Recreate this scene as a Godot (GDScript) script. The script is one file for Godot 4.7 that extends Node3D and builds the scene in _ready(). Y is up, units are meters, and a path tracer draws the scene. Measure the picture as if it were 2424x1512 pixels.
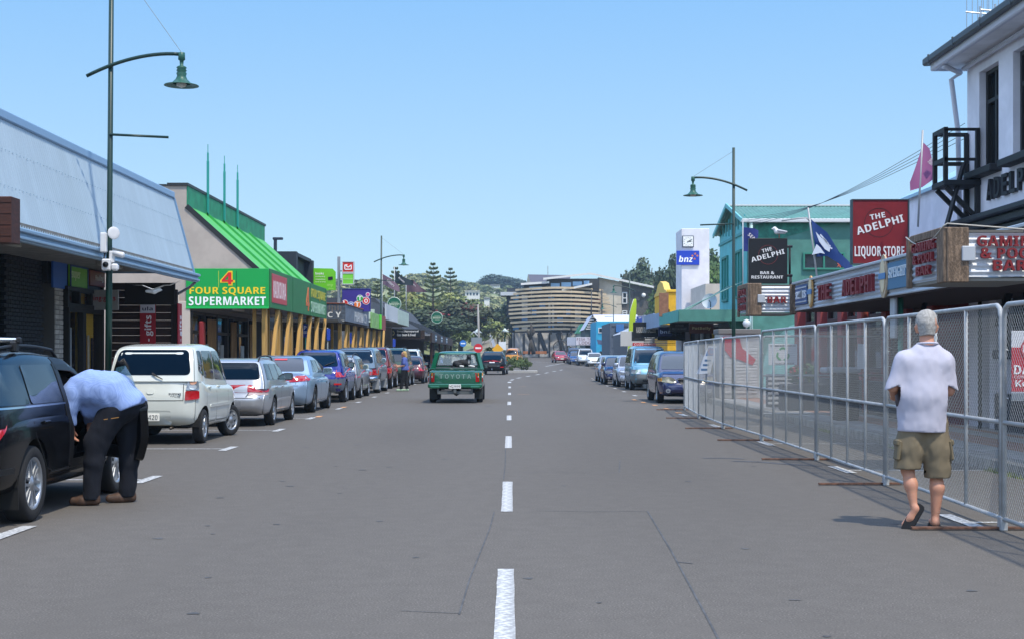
extends Node3D

const FOCAL := 3400.0      # lens, in units of a 2424 wide picture
const EYE := 1.45          # metres above the road
var mats := {}
var names := {}
var rng := RandomNumberGenerator.new()
var bold: SystemFont
var heavy: SystemFont
var serif: SystemFont
var mono: SystemFont


func _ready():
	rng.seed = 7
	# ---- camera ----
	var cam := Camera3D.new()
	cam.name = "camera"
	cam.projection = Camera3D.PROJECTION_FRUSTUM
	cam.near = 0.1
	cam.far = 4000.0
	cam.size = 2.0 * 0.1 * 756.0 / FOCAL
	cam.frustum_offset = Vector2(0, 0.1 * 86.0 / FOCAL)
	cam.position = Vector3(0, EYE, 0)
	add_child(cam)
	# ---- sky ----
	var we := WorldEnvironment.new()
	we.name = "environment"
	var env := Environment.new()
	env.background_mode = Environment.BG_SKY
	var sm := ProceduralSkyMaterial.new()
	sm.sky_top_color = Color(0.15, 0.60, 0.97)
	sm.sky_horizon_color = Color(0.845, 0.975, 1.0)
	sm.sky_curve = 0.175
	sm.sky_energy_multiplier = 1.0
	sm.ground_bottom_color = Color(0.30, 0.31, 0.30)
	sm.ground_horizon_color = Color(0.62, 0.70, 0.74)
	sm.sun_angle_max = 20.0
	sm.sun_curve = 0.1
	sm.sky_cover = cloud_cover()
	sm.sky_cover_modulate = Color(1.75, 1.75, 1.76, 1)  # cloud brightness raised out of view to add fill on shaded walls
	var sky := Sky.new()
	sky.sky_material = sm
	env.sky = sky
	env.tonemap_mode = Environment.TONE_MAPPER_LINEAR
	env.tonemap_exposure = 1.04
	env.sdfgi_enabled = true
	env.ssao_enabled = true
	env.ssil_enabled = true
	env.fog_enabled = true
	env.fog_density = 0.0003
	env.fog_light_color = Color(0.72, 0.83, 0.93)
	we.environment = env
	add_child(we)
	# ---- sun: high, behind the camera on the right ----
	var sun := DirectionalLight3D.new()
	sun.name = "sun"
	sun.light_energy = 1.25
	sun.light_color = Color(1.0, 0.965, 0.9)
	sun.light_angular_distance = 1.5
	sun.shadow_enabled = true
	sun.basis = Basis.looking_at(Vector3(-0.46, -1.75, -0.8))
	add_child(sun)
	bold = font("Droid Sans", 800)
	heavy = bold
	serif = font("Droid Serif", 800)
	mono = font("Droid Sans Mono", 400)
	build_ground()
	build_left_buildings()
	build_right_buildings()
	build_far()
	build_poles()
	build_cars()
	build_fence()
	build_people()
	build_details()


func font(called: String, weight: int) -> SystemFont:
	var f := SystemFont.new()
	f.font_names = PackedStringArray([called])
	f.font_weight = weight
	return f


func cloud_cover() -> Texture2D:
	# scattered cloud, mostly overhead and behind, mirrored in car glass and brightened to fill the shade; clear over the street ahead
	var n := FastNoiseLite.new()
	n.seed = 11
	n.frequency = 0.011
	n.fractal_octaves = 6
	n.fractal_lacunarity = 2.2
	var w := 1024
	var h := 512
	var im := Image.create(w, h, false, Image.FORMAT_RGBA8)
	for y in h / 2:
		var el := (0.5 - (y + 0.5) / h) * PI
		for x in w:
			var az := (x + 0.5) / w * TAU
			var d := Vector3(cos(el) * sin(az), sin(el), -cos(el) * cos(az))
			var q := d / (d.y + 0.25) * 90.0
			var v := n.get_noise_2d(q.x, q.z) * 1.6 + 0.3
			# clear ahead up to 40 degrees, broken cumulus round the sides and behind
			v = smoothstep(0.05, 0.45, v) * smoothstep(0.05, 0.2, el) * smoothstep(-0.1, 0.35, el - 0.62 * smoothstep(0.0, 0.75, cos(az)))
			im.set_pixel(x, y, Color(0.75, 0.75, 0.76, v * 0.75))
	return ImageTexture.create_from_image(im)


# ------------------------------------------------------------------ helpers
func at(x: float, y: float, z: float) -> Vector3:
	return Vector3((x - 1212.0) / FOCAL * z, EYE + (842.0 - y) / FOCAL * z, -z)


func V(x: float, y: float, z: float) -> Vector3:
	return Vector3(x, y, z)


func XF(o: Vector3) -> Transform3D:
	return Transform3D(Basis.IDENTITY, o)


func rise(z: float) -> float:      # the street climbs gently beyond 100 m
	var d := maxf(0.0, z - 95.0)
	return 0.0097 * d * d / (d + 25.0)


func M(hex: String, rough := 0.7, metal := 0.0, spec := 0.5) -> StandardMaterial3D:
	var key := "%s_%s_%s_%s" % [hex, rough, metal, spec]
	if not mats.has(key):
		var m := StandardMaterial3D.new()
		m.albedo_color = Color(hex)
		m.roughness = rough
		m.metallic = metal
		m.metallic_specular = spec
		mats[key] = m
	return mats[key]


func paint(hex: String, flake := 0.0) -> StandardMaterial3D:   # car paint
	var key := "paint" + hex + str(flake)
	if not mats.has(key):
		var m := StandardMaterial3D.new()
		m.albedo_color = Color(hex)
		var black := Color(hex).get_luminance() < 0.1
		m.roughness = 0.34 if flake > 0.0 else 0.22
		m.metallic = flake
		m.metallic_specular = 0.3 if black else 0.5
		m.clearcoat_enabled = true
		m.clearcoat = 0.35 if black else 0.8
		m.clearcoat_roughness = 0.06
		mats[key] = m
	return mats[key]


# a rough surface with two scales of tone in it: stain is how far the colour wanders, size the metres one blotch takes
func worn(hex: String, hex2: String, size := 2.0, rough := 0.8, bump := 0.0, fine := 0.0, stretch := Vector3.ONE, octaves := 5) -> StandardMaterial3D:
	var key := "worn%s%s%s%s%s%s%s" % [hex, hex2, size, rough, bump, fine, stretch]
	if not mats.has(key):
		var c1 := Color(hex).srgb_to_linear()
		var c2 := Color(hex2).srgb_to_linear()
		var hi := Color(maxf(c1.r, c2.r), maxf(c1.g, c2.g), maxf(c1.b, c2.b))
		var lum := minf(c1.get_luminance(), c2.get_luminance()) / maxf(hi.get_luminance(), 0.001)
		var m := StandardMaterial3D.new()
		m.albedo_color = hi.linear_to_srgb()
		m.albedo_texture = tone(clampi(roundi(lum * 8.0), 3, 7), (mats.size() % 3))
		m.roughness = rough
		m.uv1_triplanar = true
		m.uv1_world_triplanar = true
		m.uv1_scale = stretch / (size * 3.0)
		if bump > 0.0:
			m.normal_enabled = true
			m.normal_scale = bump * 0.3
			m.normal_texture = tone(0, 9)
		mats[key] = m
	return mats[key]


# shared blotches: from 1 down to level / 8 of the colour; level 0 is the relief
func tone(level: int, kind: int) -> Texture2D:
	var key := "tone%d_%d" % [level, kind]
	if not mats.has(key):
		var n := FastNoiseLite.new()
		n.seed = 31 + kind
		n.frequency = 0.06 if level == 0 else 0.012
		n.fractal_octaves = 5
		n.fractal_gain = 0.6
		var t := NoiseTexture2D.new()
		t.width = 512
		t.height = 512
		t.seamless = true
		t.noise = n
		if level == 0:
			t.as_normal_map = true
			t.bump_strength = 6.0
		else:
			var g := Gradient.new()
			var c := Color(level / 8.0, level / 8.0, level / 8.0).linear_to_srgb()
			g.set_color(0, c)
			g.set_color(1, Color.WHITE)
			g.set_offset(0, 0.3)
			g.set_offset(1, 0.7)
			t.color_ramp = g
		mats[key] = t
	return mats[key]


func numbered(called: String) -> String:
	if not names.has(called):
		names[called] = 0
		return called
	names[called] += 1
	return "%s_%03d" % [called, names[called]]


func tag(o: Node, label: String, category: String, group := "") -> Node:
	o.set_meta("label", label)
	o.set_meta("category", category)
	if group:
		o.set_meta("group", group)
	return o


func thing(called: String, label: String, category: String, where := Vector3.ZERO, turn := 0.0, group := "") -> Node3D:
	var o := Node3D.new()
	o.name = numbered(called)
	add_child(o)
	o.position = where
	o.rotation.y = turn
	tag(o, label, category, group)
	return o


func put(o: Node3D, called: String, parent: Node) -> Node3D:
	if parent == self:
		o.name = numbered(called)
	else:
		var k := 0
		var nm := called
		while parent.has_node(nm):
			k += 1
			nm = "%s_%03d" % [called, k]
		o.name = nm
	parent.add_child(o)
	return o


func obj(called: String, st: SurfaceTool, m: Material, parent: Node = self) -> MeshInstance3D:
	st.generate_normals()
	var mi := MeshInstance3D.new()
	mi.mesh = st.commit()
	mi.material_override = m
	put(mi, called, parent)
	return mi


func inst(called: String, mesh: Mesh, m: Material, parent: Node, xf := Transform3D.IDENTITY) -> MeshInstance3D:
	var mi := MeshInstance3D.new()
	mi.mesh = mesh
	mi.material_override = m
	put(mi, called, parent)
	mi.transform = xf
	return mi


# the same, for shapes given in the world's coordinates
func wobj(called: String, st: SurfaceTool, m: Material, parent: Node = self) -> MeshInstance3D:
	var mi := obj(called, st, m, parent)
	if parent != self:
		mi.transform = spot(parent).affine_inverse()
	return mi


# one bevelled box, or one box between two corners, as a named mesh in the world's coordinates; lslab in the parent's own
func slab(called: String, m: Material, parent: Node, c: Vector3, s: Vector3, r := 0.01, b := Basis.IDENTITY) -> MeshInstance3D:
	var st := mb()
	cbox(st, c, s, r, b)
	return wobj(called, st, m, parent)


func lslab(called: String, m: Material, parent: Node, c: Vector3, s: Vector3, r := 0.01, b := Basis.IDENTITY) -> MeshInstance3D:
	var st := mb()
	cbox(st, c, s, r, b)
	return obj(called, st, m, parent)


func block(called: String, m: Material, parent: Node, a: Vector3, b: Vector3) -> MeshInstance3D:
	var st := mb()
	span(st, a, b)
	return wobj(called, st, m, parent)


func spot(n: Node) -> Transform3D:
	var t := Transform3D.IDENTITY
	while n is Node3D and n != self:
		t = n.transform * t
		n = n.get_parent()
	return t


func struct(called: String, st: SurfaceTool, m: Material) -> MeshInstance3D:
	var o := obj(called, st, m)
	o.set_meta("kind", "structure")
	return o


func copy(o: Node3D, label: String, where: Vector3, turn := 0.0) -> Node3D:
	var c: Node3D = o.duplicate()
	var base := String(o.name).rstrip("0123456789")
	c.name = numbered(base.rstrip("_"))
	add_child(c)
	c.position = where
	c.rotation.y = turn
	c.set_meta("label", label)
	return c


func mb(smooth := false) -> SurfaceTool:
	var st := SurfaceTool.new()
	st.begin(Mesh.PRIMITIVE_TRIANGLES)
	st.set_smooth_group(0 if smooth else -1)
	return st


func tri(st: SurfaceTool, a: Vector3, b: Vector3, c: Vector3):
	st.add_vertex(a)
	st.add_vertex(b)
	st.add_vertex(c)


func quad(st: SurfaceTool, a: Vector3, b: Vector3, c: Vector3, d: Vector3):
	tri(st, a, b, c)
	tri(st, a, c, d)


func box(st: SurfaceTool, c: Vector3, s: Vector3, b := Basis.IDENTITY):
	var x := b.x * s.x * 0.5
	var y := b.y * s.y * 0.5
	var z := b.z * s.z * 0.5
	quad(st, c - x - y + z, c - x + y + z, c + x + y + z, c + x - y + z)
	quad(st, c + x - y - z, c + x + y - z, c - x + y - z, c - x - y - z)
	quad(st, c - x - y - z, c - x + y - z, c - x + y + z, c - x - y + z)
	quad(st, c + x - y + z, c + x + y + z, c + x + y - z, c + x - y - z)
	quad(st, c - x + y + z, c - x + y - z, c + x + y - z, c + x + y + z)
	quad(st, c - x - y - z, c - x - y + z, c + x - y + z, c + x - y - z)


# from the corner a to the corner b
func span(st: SurfaceTool, a: Vector3, b: Vector3):
	box(st, (a + b) * 0.5, (b - a).abs())


# a box whose edges are cut
func cbox(st: SurfaceTool, c: Vector3, s: Vector3, r := 0.01, b := Basis.IDENTITY):
	r = minf(r, minf(s.x, minf(s.y, s.z)) * 0.45)
	var h := s * 0.5
	var f := func(sx, sy, sz, k) -> Vector3:
		var v := Vector3(sx * h.x, sy * h.y, sz * h.z)
		if k != 0: v.x -= sx * r
		if k != 1: v.y -= sy * r
		if k != 2: v.z -= sz * r
		return c + b * v
	for sg in [-1, 1]:
		for q in [[0, 1, 2], [1, 2, 0], [2, 0, 1]]:
			var p := []
			for uv in [[-1, -1], [1, -1], [1, 1], [-1, 1]]:
				var e := [0, 0, 0]
				e[q[0]] = sg
				e[q[1]] = uv[0] * sg
				e[q[2]] = uv[1]
				p.append(f.call(e[0], e[1], e[2], q[0]))
			quad(st, p[3], p[2], p[1], p[0])
	for ax in 3:
		var u: int = (ax + 1) % 3
		var v: int = (ax + 2) % 3
		for su in [-1, 1]:
			for sv in [-1, 1]:
				var e0 := [0, 0, 0]
				var e1 := [0, 0, 0]
				e0[ax] = -1
				e1[ax] = 1
				e0[u] = su
				e1[u] = su
				e0[v] = sv
				e1[v] = sv
				var a: Vector3 = f.call(e0[0], e0[1], e0[2], u)
				var a2: Vector3 = f.call(e1[0], e1[1], e1[2], u)
				var b0: Vector3 = f.call(e0[0], e0[1], e0[2], v)
				var b2: Vector3 = f.call(e1[0], e1[1], e1[2], v)
				if su * sv > 0:
					quad(st, a, a2, b2, b0)
				else:
					quad(st, b0, b2, a2, a)
	for sx in [-1, 1]:
		for sy in [-1, 1]:
			for sz in [-1, 1]:
				var a: Vector3 = f.call(sx, sy, sz, 0)
				var b1: Vector3 = f.call(sx, sy, sz, 1)
				var c1: Vector3 = f.call(sx, sy, sz, 2)
				if sx * sy * sz > 0:
					tri(st, a, c1, b1)
				else:
					tri(st, a, b1, c1)


func beam(st: SurfaceTool, a: Vector3, b: Vector3, w: float, h: float, up := Vector3.UP):
	var d := b - a
	var zz := d.normalized()
	if absf(zz.dot(up)) > 0.98:
		up = Vector3.RIGHT
	var xx := up.cross(zz).normalized()
	box(st, (a + b) * 0.5, Vector3(w, h, d.length()), Basis(xx, zz.cross(xx), zz))


# a round bar along the points; r is one radius or one per point
func tube(st: SurfaceTool, pts: Array, r, n := 8, caps := true):
	var rings := []
	var side := Vector3.ZERO
	for i in pts.size():
		var d: Vector3 = (pts[mini(i + 1, pts.size() - 1)] - pts[maxi(i - 1, 0)]).normalized()
		if side == Vector3.ZERO:
			side = d.cross(Vector3.UP if absf(d.y) < 0.9 else Vector3.RIGHT).normalized()
		side = (side - d * side.dot(d)).normalized()
		var up := d.cross(side)
		var rr: float = r[i] if r is Array else r
		var ring := []
		for k in n:
			var a := TAU * k / n
			ring.append(pts[i] + (side * cos(a) + up * sin(a)) * rr)
		rings.append(ring)
	for i in rings.size() - 1:
		for k in n:
			var k2 := (k + 1) % n
			quad(st, rings[i][k], rings[i][k2], rings[i + 1][k2], rings[i + 1][k])
	if caps:
		for k in range(1, n - 1):
			tri(st, rings[0][0], rings[0][k + 1], rings[0][k])
			var e: Array = rings[-1]
			tri(st, e[0], e[k], e[k + 1])


# profile: [[radius, along], ...] turned round the axis through o
func lathe(st: SurfaceTool, profile: Array, o: Vector3, axis := Vector3.UP, n := 16):
	var sx := axis.cross(Vector3.FORWARD if absf(axis.z) < 0.9 else Vector3.UP).normalized()
	var sy := axis.cross(sx)
	for i in profile.size() - 1:
		for k in n:
			var a0 := TAU * k / n
			var a1 := TAU * (k + 1) / n
			var d0 := sx * cos(a0) + sy * sin(a0)
			var d1 := sx * cos(a1) + sy * sin(a1)
			var p: Vector3 = o + axis * profile[i][1]
			var q: Vector3 = o + axis * profile[i + 1][1]
			var r0: float = profile[i][0]
			var r1: float = profile[i + 1][0]
			if r0 < 1e-5:
				tri(st, p, q + d1 * r1, q + d0 * r1)
			elif r1 < 1e-5:
				tri(st, p + d0 * r0, p + d1 * r0, q)
			else:
				quad(st, p + d0 * r0, p + d1 * r0, q + d1 * r1, q + d0 * r1)


# a flat outline (in the x-y plane of xf) given a thickness along +z
func prism(st: SurfaceTool, poly: PackedVector2Array, depth: float, xf := Transform3D.IDENTITY):
	if Geometry2D.is_polygon_clockwise(poly):
		poly = poly.duplicate()
		poly.reverse()
	var t := Geometry2D.triangulate_polygon(poly)
	for i in range(0, t.size(), 3):
		var a := poly[t[i]]
		var b := poly[t[i + 1]]
		var c := poly[t[i + 2]]
		tri(st, xf * Vector3(a.x, a.y, depth), xf * Vector3(c.x, c.y, depth), xf * Vector3(b.x, b.y, depth))
		tri(st, xf * Vector3(a.x, a.y, 0), xf * Vector3(b.x, b.y, 0), xf * Vector3(c.x, c.y, 0))
	for i in poly.size():
		var a := poly[i]
		var b := poly[(i + 1) % poly.size()]
		quad(st, xf * Vector3(a.x, a.y, 0), xf * Vector3(a.x, a.y, depth), xf * Vector3(b.x, b.y, depth), xf * Vector3(b.x, b.y, 0))


func pv(a: Array) -> PackedVector2Array:
	var p := PackedVector2Array()
	for q in a:
		p.append(Vector2(q[0], q[1]))
	return p


# an outline with its corners rounded
func rounded(p: PackedVector2Array, r: float, n := 4) -> PackedVector2Array:
	var o := PackedVector2Array()
	for i in p.size():
		var b := p[i]
		var a := p[(i - 1 + p.size()) % p.size()]
		var c := p[(i + 1) % p.size()]
		var rr := minf(r, minf(a.distance_to(b), b.distance_to(c)) * 0.45)
		var s := b + (a - b).normalized() * rr
		var e := b + (c - b).normalized() * rr
		for k in n + 1:
			var t := float(k) / n
			o.append(s.lerp(b, t).lerp(b.lerp(e, t), t))
	return o


func disc(r: float, n := 20, c := Vector2.ZERO) -> PackedVector2Array:
	var p := PackedVector2Array()
	for k in n:
		p.append(c + Vector2.from_angle(TAU * k / n) * r)
	return p


func ring_shape(st: SurfaceTool, r0: float, r1: float, depth: float, xf: Transform3D, n := 28, a0 := 0.0, a1 := TAU):
	for k in n:
		var p := pv([])
		for q in [[k, r0], [k + 1, r0], [k + 1, r1], [k, r1]]:
			p.append(Vector2.from_angle(lerpf(a0, a1, float(q[0]) / n)) * q[1])
		prism(st, p, depth, xf)


func rect(x0: float, y0: float, x1: float, y1: float) -> PackedVector2Array:
	return pv([[x0, y0], [x1, y0], [x1, y1], [x0, y1]])


# lettering fitted into w by h round the point c; turn is the way it faces (0 towards +z)
func letters(parent: Node, s: String, c: Vector3, w: float, h: float, turn: Basis, m: Material, f: Font = null, depth := 0.008, called := "lettering") -> MeshInstance3D:
	var t := TextMesh.new()
	t.text = s
	t.font = f if f else bold
	t.font_size = 64
	t.pixel_size = 0.01
	t.depth = 0.05
	t.curve_step = 1.5
	t.line_spacing = -14
	var b := t.get_aabb()
	var mi := MeshInstance3D.new()
	mi.mesh = t
	mi.material_override = m
	put(mi, called, parent)
	var k := Vector3(w / maxf(b.size.x, 0.01), h / maxf(b.size.y, 0.01), depth / 0.05)
	var bs := Basis(turn.x * k.x, turn.y * k.y, turn.z * k.z)
	var tr := Transform3D(bs, c - bs * b.get_center())
	mi.transform = spot(parent).affine_inverse() * tr if parent != self else tr
	return mi


const FRONT := Basis.IDENTITY
var EAST := Basis(Vector3.UP, PI / 2)     # faces +x: the left side of the street
var WEST := Basis(Vector3.UP, -PI / 2)    # faces -x: the right side of the street


# lays an outline over a curved surface f(a, b), proud of it by off
func drape(st: SurfaceTool, poly: PackedVector2Array, f: Callable, off := 0.006, step := 0.12, skirt := true):
	var lo := poly[0]
	var hi := poly[0]
	for p in poly:
		lo = lo.min(p)
		hi = hi.max(p)
	var nx := maxi(1, int(ceil((hi.x - lo.x) / step)))
	var ny := maxi(1, int(ceil((hi.y - lo.y) / step)))
	var memo := {}
	for i in nx:
		for j in ny:
			var cell := rect(lerpf(lo.x, hi.x, float(i) / nx), lerpf(lo.y, hi.y, float(j) / ny), lerpf(lo.x, hi.x, float(i + 1) / nx), lerpf(lo.y, hi.y, float(j + 1) / ny))
			for q in ([poly] if nx == 1 and ny == 1 else Geometry2D.intersect_polygons(poly, cell)):
				var t := Geometry2D.triangulate_polygon(q)
				for k in range(0, t.size(), 3):
					for z in 3:
						st.add_vertex(lift(memo, f, q[t[k + z]], off))
	if skirt:
		st.set_smooth_group(-1)
		for i in poly.size():
			var a := poly[i]
			var b := poly[(i + 1) % poly.size()]
			var m := maxi(1, int(ceil(a.distance_to(b) / step)))
			for k in m:
				var p := a.lerp(b, float(k) / m)
				var q := a.lerp(b, float(k + 1) / m)
				quad(st, lift(memo, f, p, off), lift(memo, f, q, off), lift(memo, f, q, -0.006), lift(memo, f, p, -0.006))
		st.set_smooth_group(0)


# the point of the surface f at p, moved out by o
func lift(memo: Dictionary, f: Callable, p: Vector2, o: float) -> Vector3:
	var key := Vector2i(roundi(p.x * 5000), roundi(p.y * 5000))
	if not memo.has(key):
		var v: Vector3 = f.call(p.x, p.y)
		var e := 0.006
		var n: Vector3 = (f.call(p.x + e, p.y) - v).cross(f.call(p.x, p.y + e) - v).normalized()
		if n.dot(v - Vector3(0, 0.55, v.z * 0.6)) < 0.0:
			n = -n
		memo[key] = [v, n]
	return memo[key][0] + memo[key][1] * o


# a thin line drawn as an outline
func stroke(a: Vector2, b: Vector2, w: float) -> PackedVector2Array:
	var n := (b - a).orthogonal().normalized() * w * 0.5
	return PackedVector2Array([a - n, b - n, b + n, a + n])


# ------------------------------------------------------------------ vehicles
# A rounded shell: a cube pressed towards a superellipsoid, then stretched between the outlines of a body.
# s runs from the rear bumper (0) to the front (L); v from the bottom edge (0) to the top (1).
class Shell:
	var n := 8.0
	var nh := 5.0                 # roundness across the top edge
	var half := false             # the cabin: only its upper half is used
	var rear := []
	var front := []
	var top := []
	var bot := []
	var wid := []
	var widv := []
	var length := 4.0

	func at_n(nx: float, ny: float, nz: float) -> Vector3:
		var v := maxf(ny, 0.0) if half else ny * 0.5 + 0.5
		var a: float = Shell.pr(rear, v)
		var s := lerpf(a, Shell.pr(front, v), nz * 0.5 + 0.5)
		return Vector3(nx * Shell.pr(wid, s) * Shell.pr(widv, v), lerpf(Shell.pr(bot, s), Shell.pr(top, s), v), length * 0.5 - s)

	static func pr(p: Array, t: float) -> float:
		var k := p.size()
		if t <= p[0][0]: return p[0][1]
		if t >= p[k - 1][0]: return p[k - 1][1]
		var i := 0
		while p[i + 1][0] < t:
			i += 1
		var w: float = p[i + 1][0] - p[i][0]
		var d: float = (p[i + 1][1] - p[i][1]) / w
		var m0 := d
		var m1 := d
		if i > 0:
			var e: float = (p[i][1] - p[i - 1][1]) / (p[i][0] - p[i - 1][0])
			m0 = 0.0 if e * d <= 0.0 else 2.0 * e * d / (e + d)
		if i < k - 2:
			var e: float = (p[i + 2][1] - p[i + 1][1]) / (p[i + 2][0] - p[i + 1][0])
			m1 = 0.0 if e * d <= 0.0 else 2.0 * e * d / (e + d)
		var u: float = (t - p[i][0]) / w
		return p[i][1] * (1 + 2 * u) * (1 - u) * (1 - u) + m0 * w * u * (1 - u) * (1 - u) + p[i + 1][1] * u * u * (3 - 2 * u) + m1 * w * u * u * (u - 1)

	func press(q: Vector3) -> Vector3:
		var k := pow(pow(absf(q.x), n) + pow(absf(q.y), n) + pow(absf(q.z), n), 1.0 / n)
		return q / k

	func left(a: float, b: float) -> float:
		return pow(maxf(0.0, 1.0 - pow(minf(absf(a), 1.0), n) - pow(minf(absf(b), 1.0), n)), 1.0 / n)

	func side(s: float, h: float, sg: float) -> Vector3:
		var v := clampf((h - Shell.pr(bot, s)) / (Shell.pr(top, s) - Shell.pr(bot, s)), 0.0, 1.0)
		var a: float = Shell.pr(rear, v)
		var nz := (s - a) / (Shell.pr(front, v) - a) * 2.0 - 1.0
		var nx := left(v if half else v * 2.0 - 1.0, nz)
		return Vector3(sg * nx * Shell.pr(wid, s) * Shell.pr(widv, v), h, length * 0.5 - s)

	func end(x: float, h: float, sg: float) -> Vector3:      # sg -1 the rear, +1 the front
		var s: float = Shell.pr(rear if sg < 0 else front, 0.5)
		for k in 4:
			var v := clampf((h - Shell.pr(bot, s)) / (Shell.pr(top, s) - Shell.pr(bot, s)), 0.0, 1.0)
			var nx: float = x / (Shell.pr(wid, s) * Shell.pr(widv, v))
			var nz := sg * left(nx, v if half else v * 2.0 - 1.0)
			s = lerpf(Shell.pr(rear, v), Shell.pr(front, v), nz * 0.5 + 0.5)
		return Vector3(x, h, length * 0.5 - s)

	func over(x: float, s: float) -> Vector3:
		var v := 1.0
		for k in 3:
			var a: float = Shell.pr(rear, v)
			var nz := (s - a) / (Shell.pr(front, v) - a) * 2.0 - 1.0
			var ny := left(x / (Shell.pr(wid, s) * Shell.pr(widv, v)), nz)
			v = ny if half else ny * 0.5 + 0.5
		return Vector3(x, lerpf(Shell.pr(bot, s), Shell.pr(top, s), v), length * 0.5 - s)

	# faces: which of right, left, front, rear, top are drawn; arches: [[s, h, r], ...] cut out of the sides
	func mesh(nl: int, nt: int, nw: int, arches := [], hole := PackedVector2Array()) -> SurfaceTool:
		var st := SurfaceTool.new()
		st.begin(Mesh.PRIMITIVE_TRIANGLES)
		st.set_smooth_group(0)
		var q := func(i: int, k: int) -> float:
			var u := float(i) / k * 2.0 - 1.0
			return lerpf(u, sin(u * PI / 2), 0.62)
		var y0 := 0.0 if half else -1.0
		var qy := func(j: int) -> float:
			return sin(float(j) / nt * PI / 2) if half else q.call(j, nt)
		for sg in [-1.0, 1.0]:
			var v := []
			var inside := []
			for i in nl + 1:
				for j in nt + 1:
					var p := press(Vector3(sg, qy.call(j), q.call(i, nl)))
					var w := at_n(p.x, p.y, p.z)
					var cut := false
					for a in arches:
						var s := length * 0.5 - w.z
						var d := Vector2(s - a[0], w.y - a[1])
						if d.length() < a[2]:
							cut = true
							d = (d.normalized() if d.length() > 0.02 else Vector2.UP) * a[2]
							if w.y > Shell.pr(bot, s) - 0.01:
								w = side(a[0] + d.x, maxf(a[1] + d.y, Shell.pr(bot, s)), sg)
					v.append(w)
					inside.append(cut)
			for i in nl:
				for j in nt:
					var c := [i * (nt + 1) + j, (i + 1) * (nt + 1) + j, (i + 1) * (nt + 1) + j + 1, i * (nt + 1) + j + 1]
					if inside[c[0]] and inside[c[1]] and inside[c[2]] and inside[c[3]]:
						continue
					if hole and sg > 0:
						var w: Vector3 = (v[c[0]] + v[c[2]]) * 0.5
						if Geometry2D.is_point_in_polygon(Vector2(length * 0.5 - w.z, w.y), hole):
							continue
					if sg > 0:
						c.reverse()
					four(st, v[c[0]], v[c[1]], v[c[2]], v[c[3]])
		for sg in [-1.0, 1.0]:
			var v := []
			for i in nw + 1:
				for j in nt + 1:
					var e := press(Vector3(q.call(i, nw), qy.call(j), sg))
					v.append(at_n(e.x, e.y, e.z))
			for i in nw:
				for j in nt:
					var p := [v[i * (nt + 1) + j], v[(i + 1) * (nt + 1) + j], v[(i + 1) * (nt + 1) + j + 1], v[i * (nt + 1) + j + 1]]
					if sg < 0:
						p.reverse()
					four(st, p[3], p[2], p[1], p[0])
		if true:
			var v := []
			for i in nw + 1:
				for j in nl + 1:
					var e := press(Vector3(q.call(i, nw), 1.0, q.call(j, nl)))
					v.append(at_n(e.x, e.y, e.z))
			for i in nw:
				for j in nl:
					four(st, v[i * (nl + 1) + j], v[i * (nl + 1) + j + 1], v[(i + 1) * (nl + 1) + j + 1], v[(i + 1) * (nl + 1) + j])
		return st

	func four(st: SurfaceTool, a: Vector3, b: Vector3, c: Vector3, d: Vector3):
		for p in [a, b, c]:
			st.add_vertex(p)
		if a.distance_squared_to(c) > 1e-9:
			for p in [a, c, d]:
				st.add_vertex(p)


var wheel_meshes := {}
var shells := {}
var made_cars := {}


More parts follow.
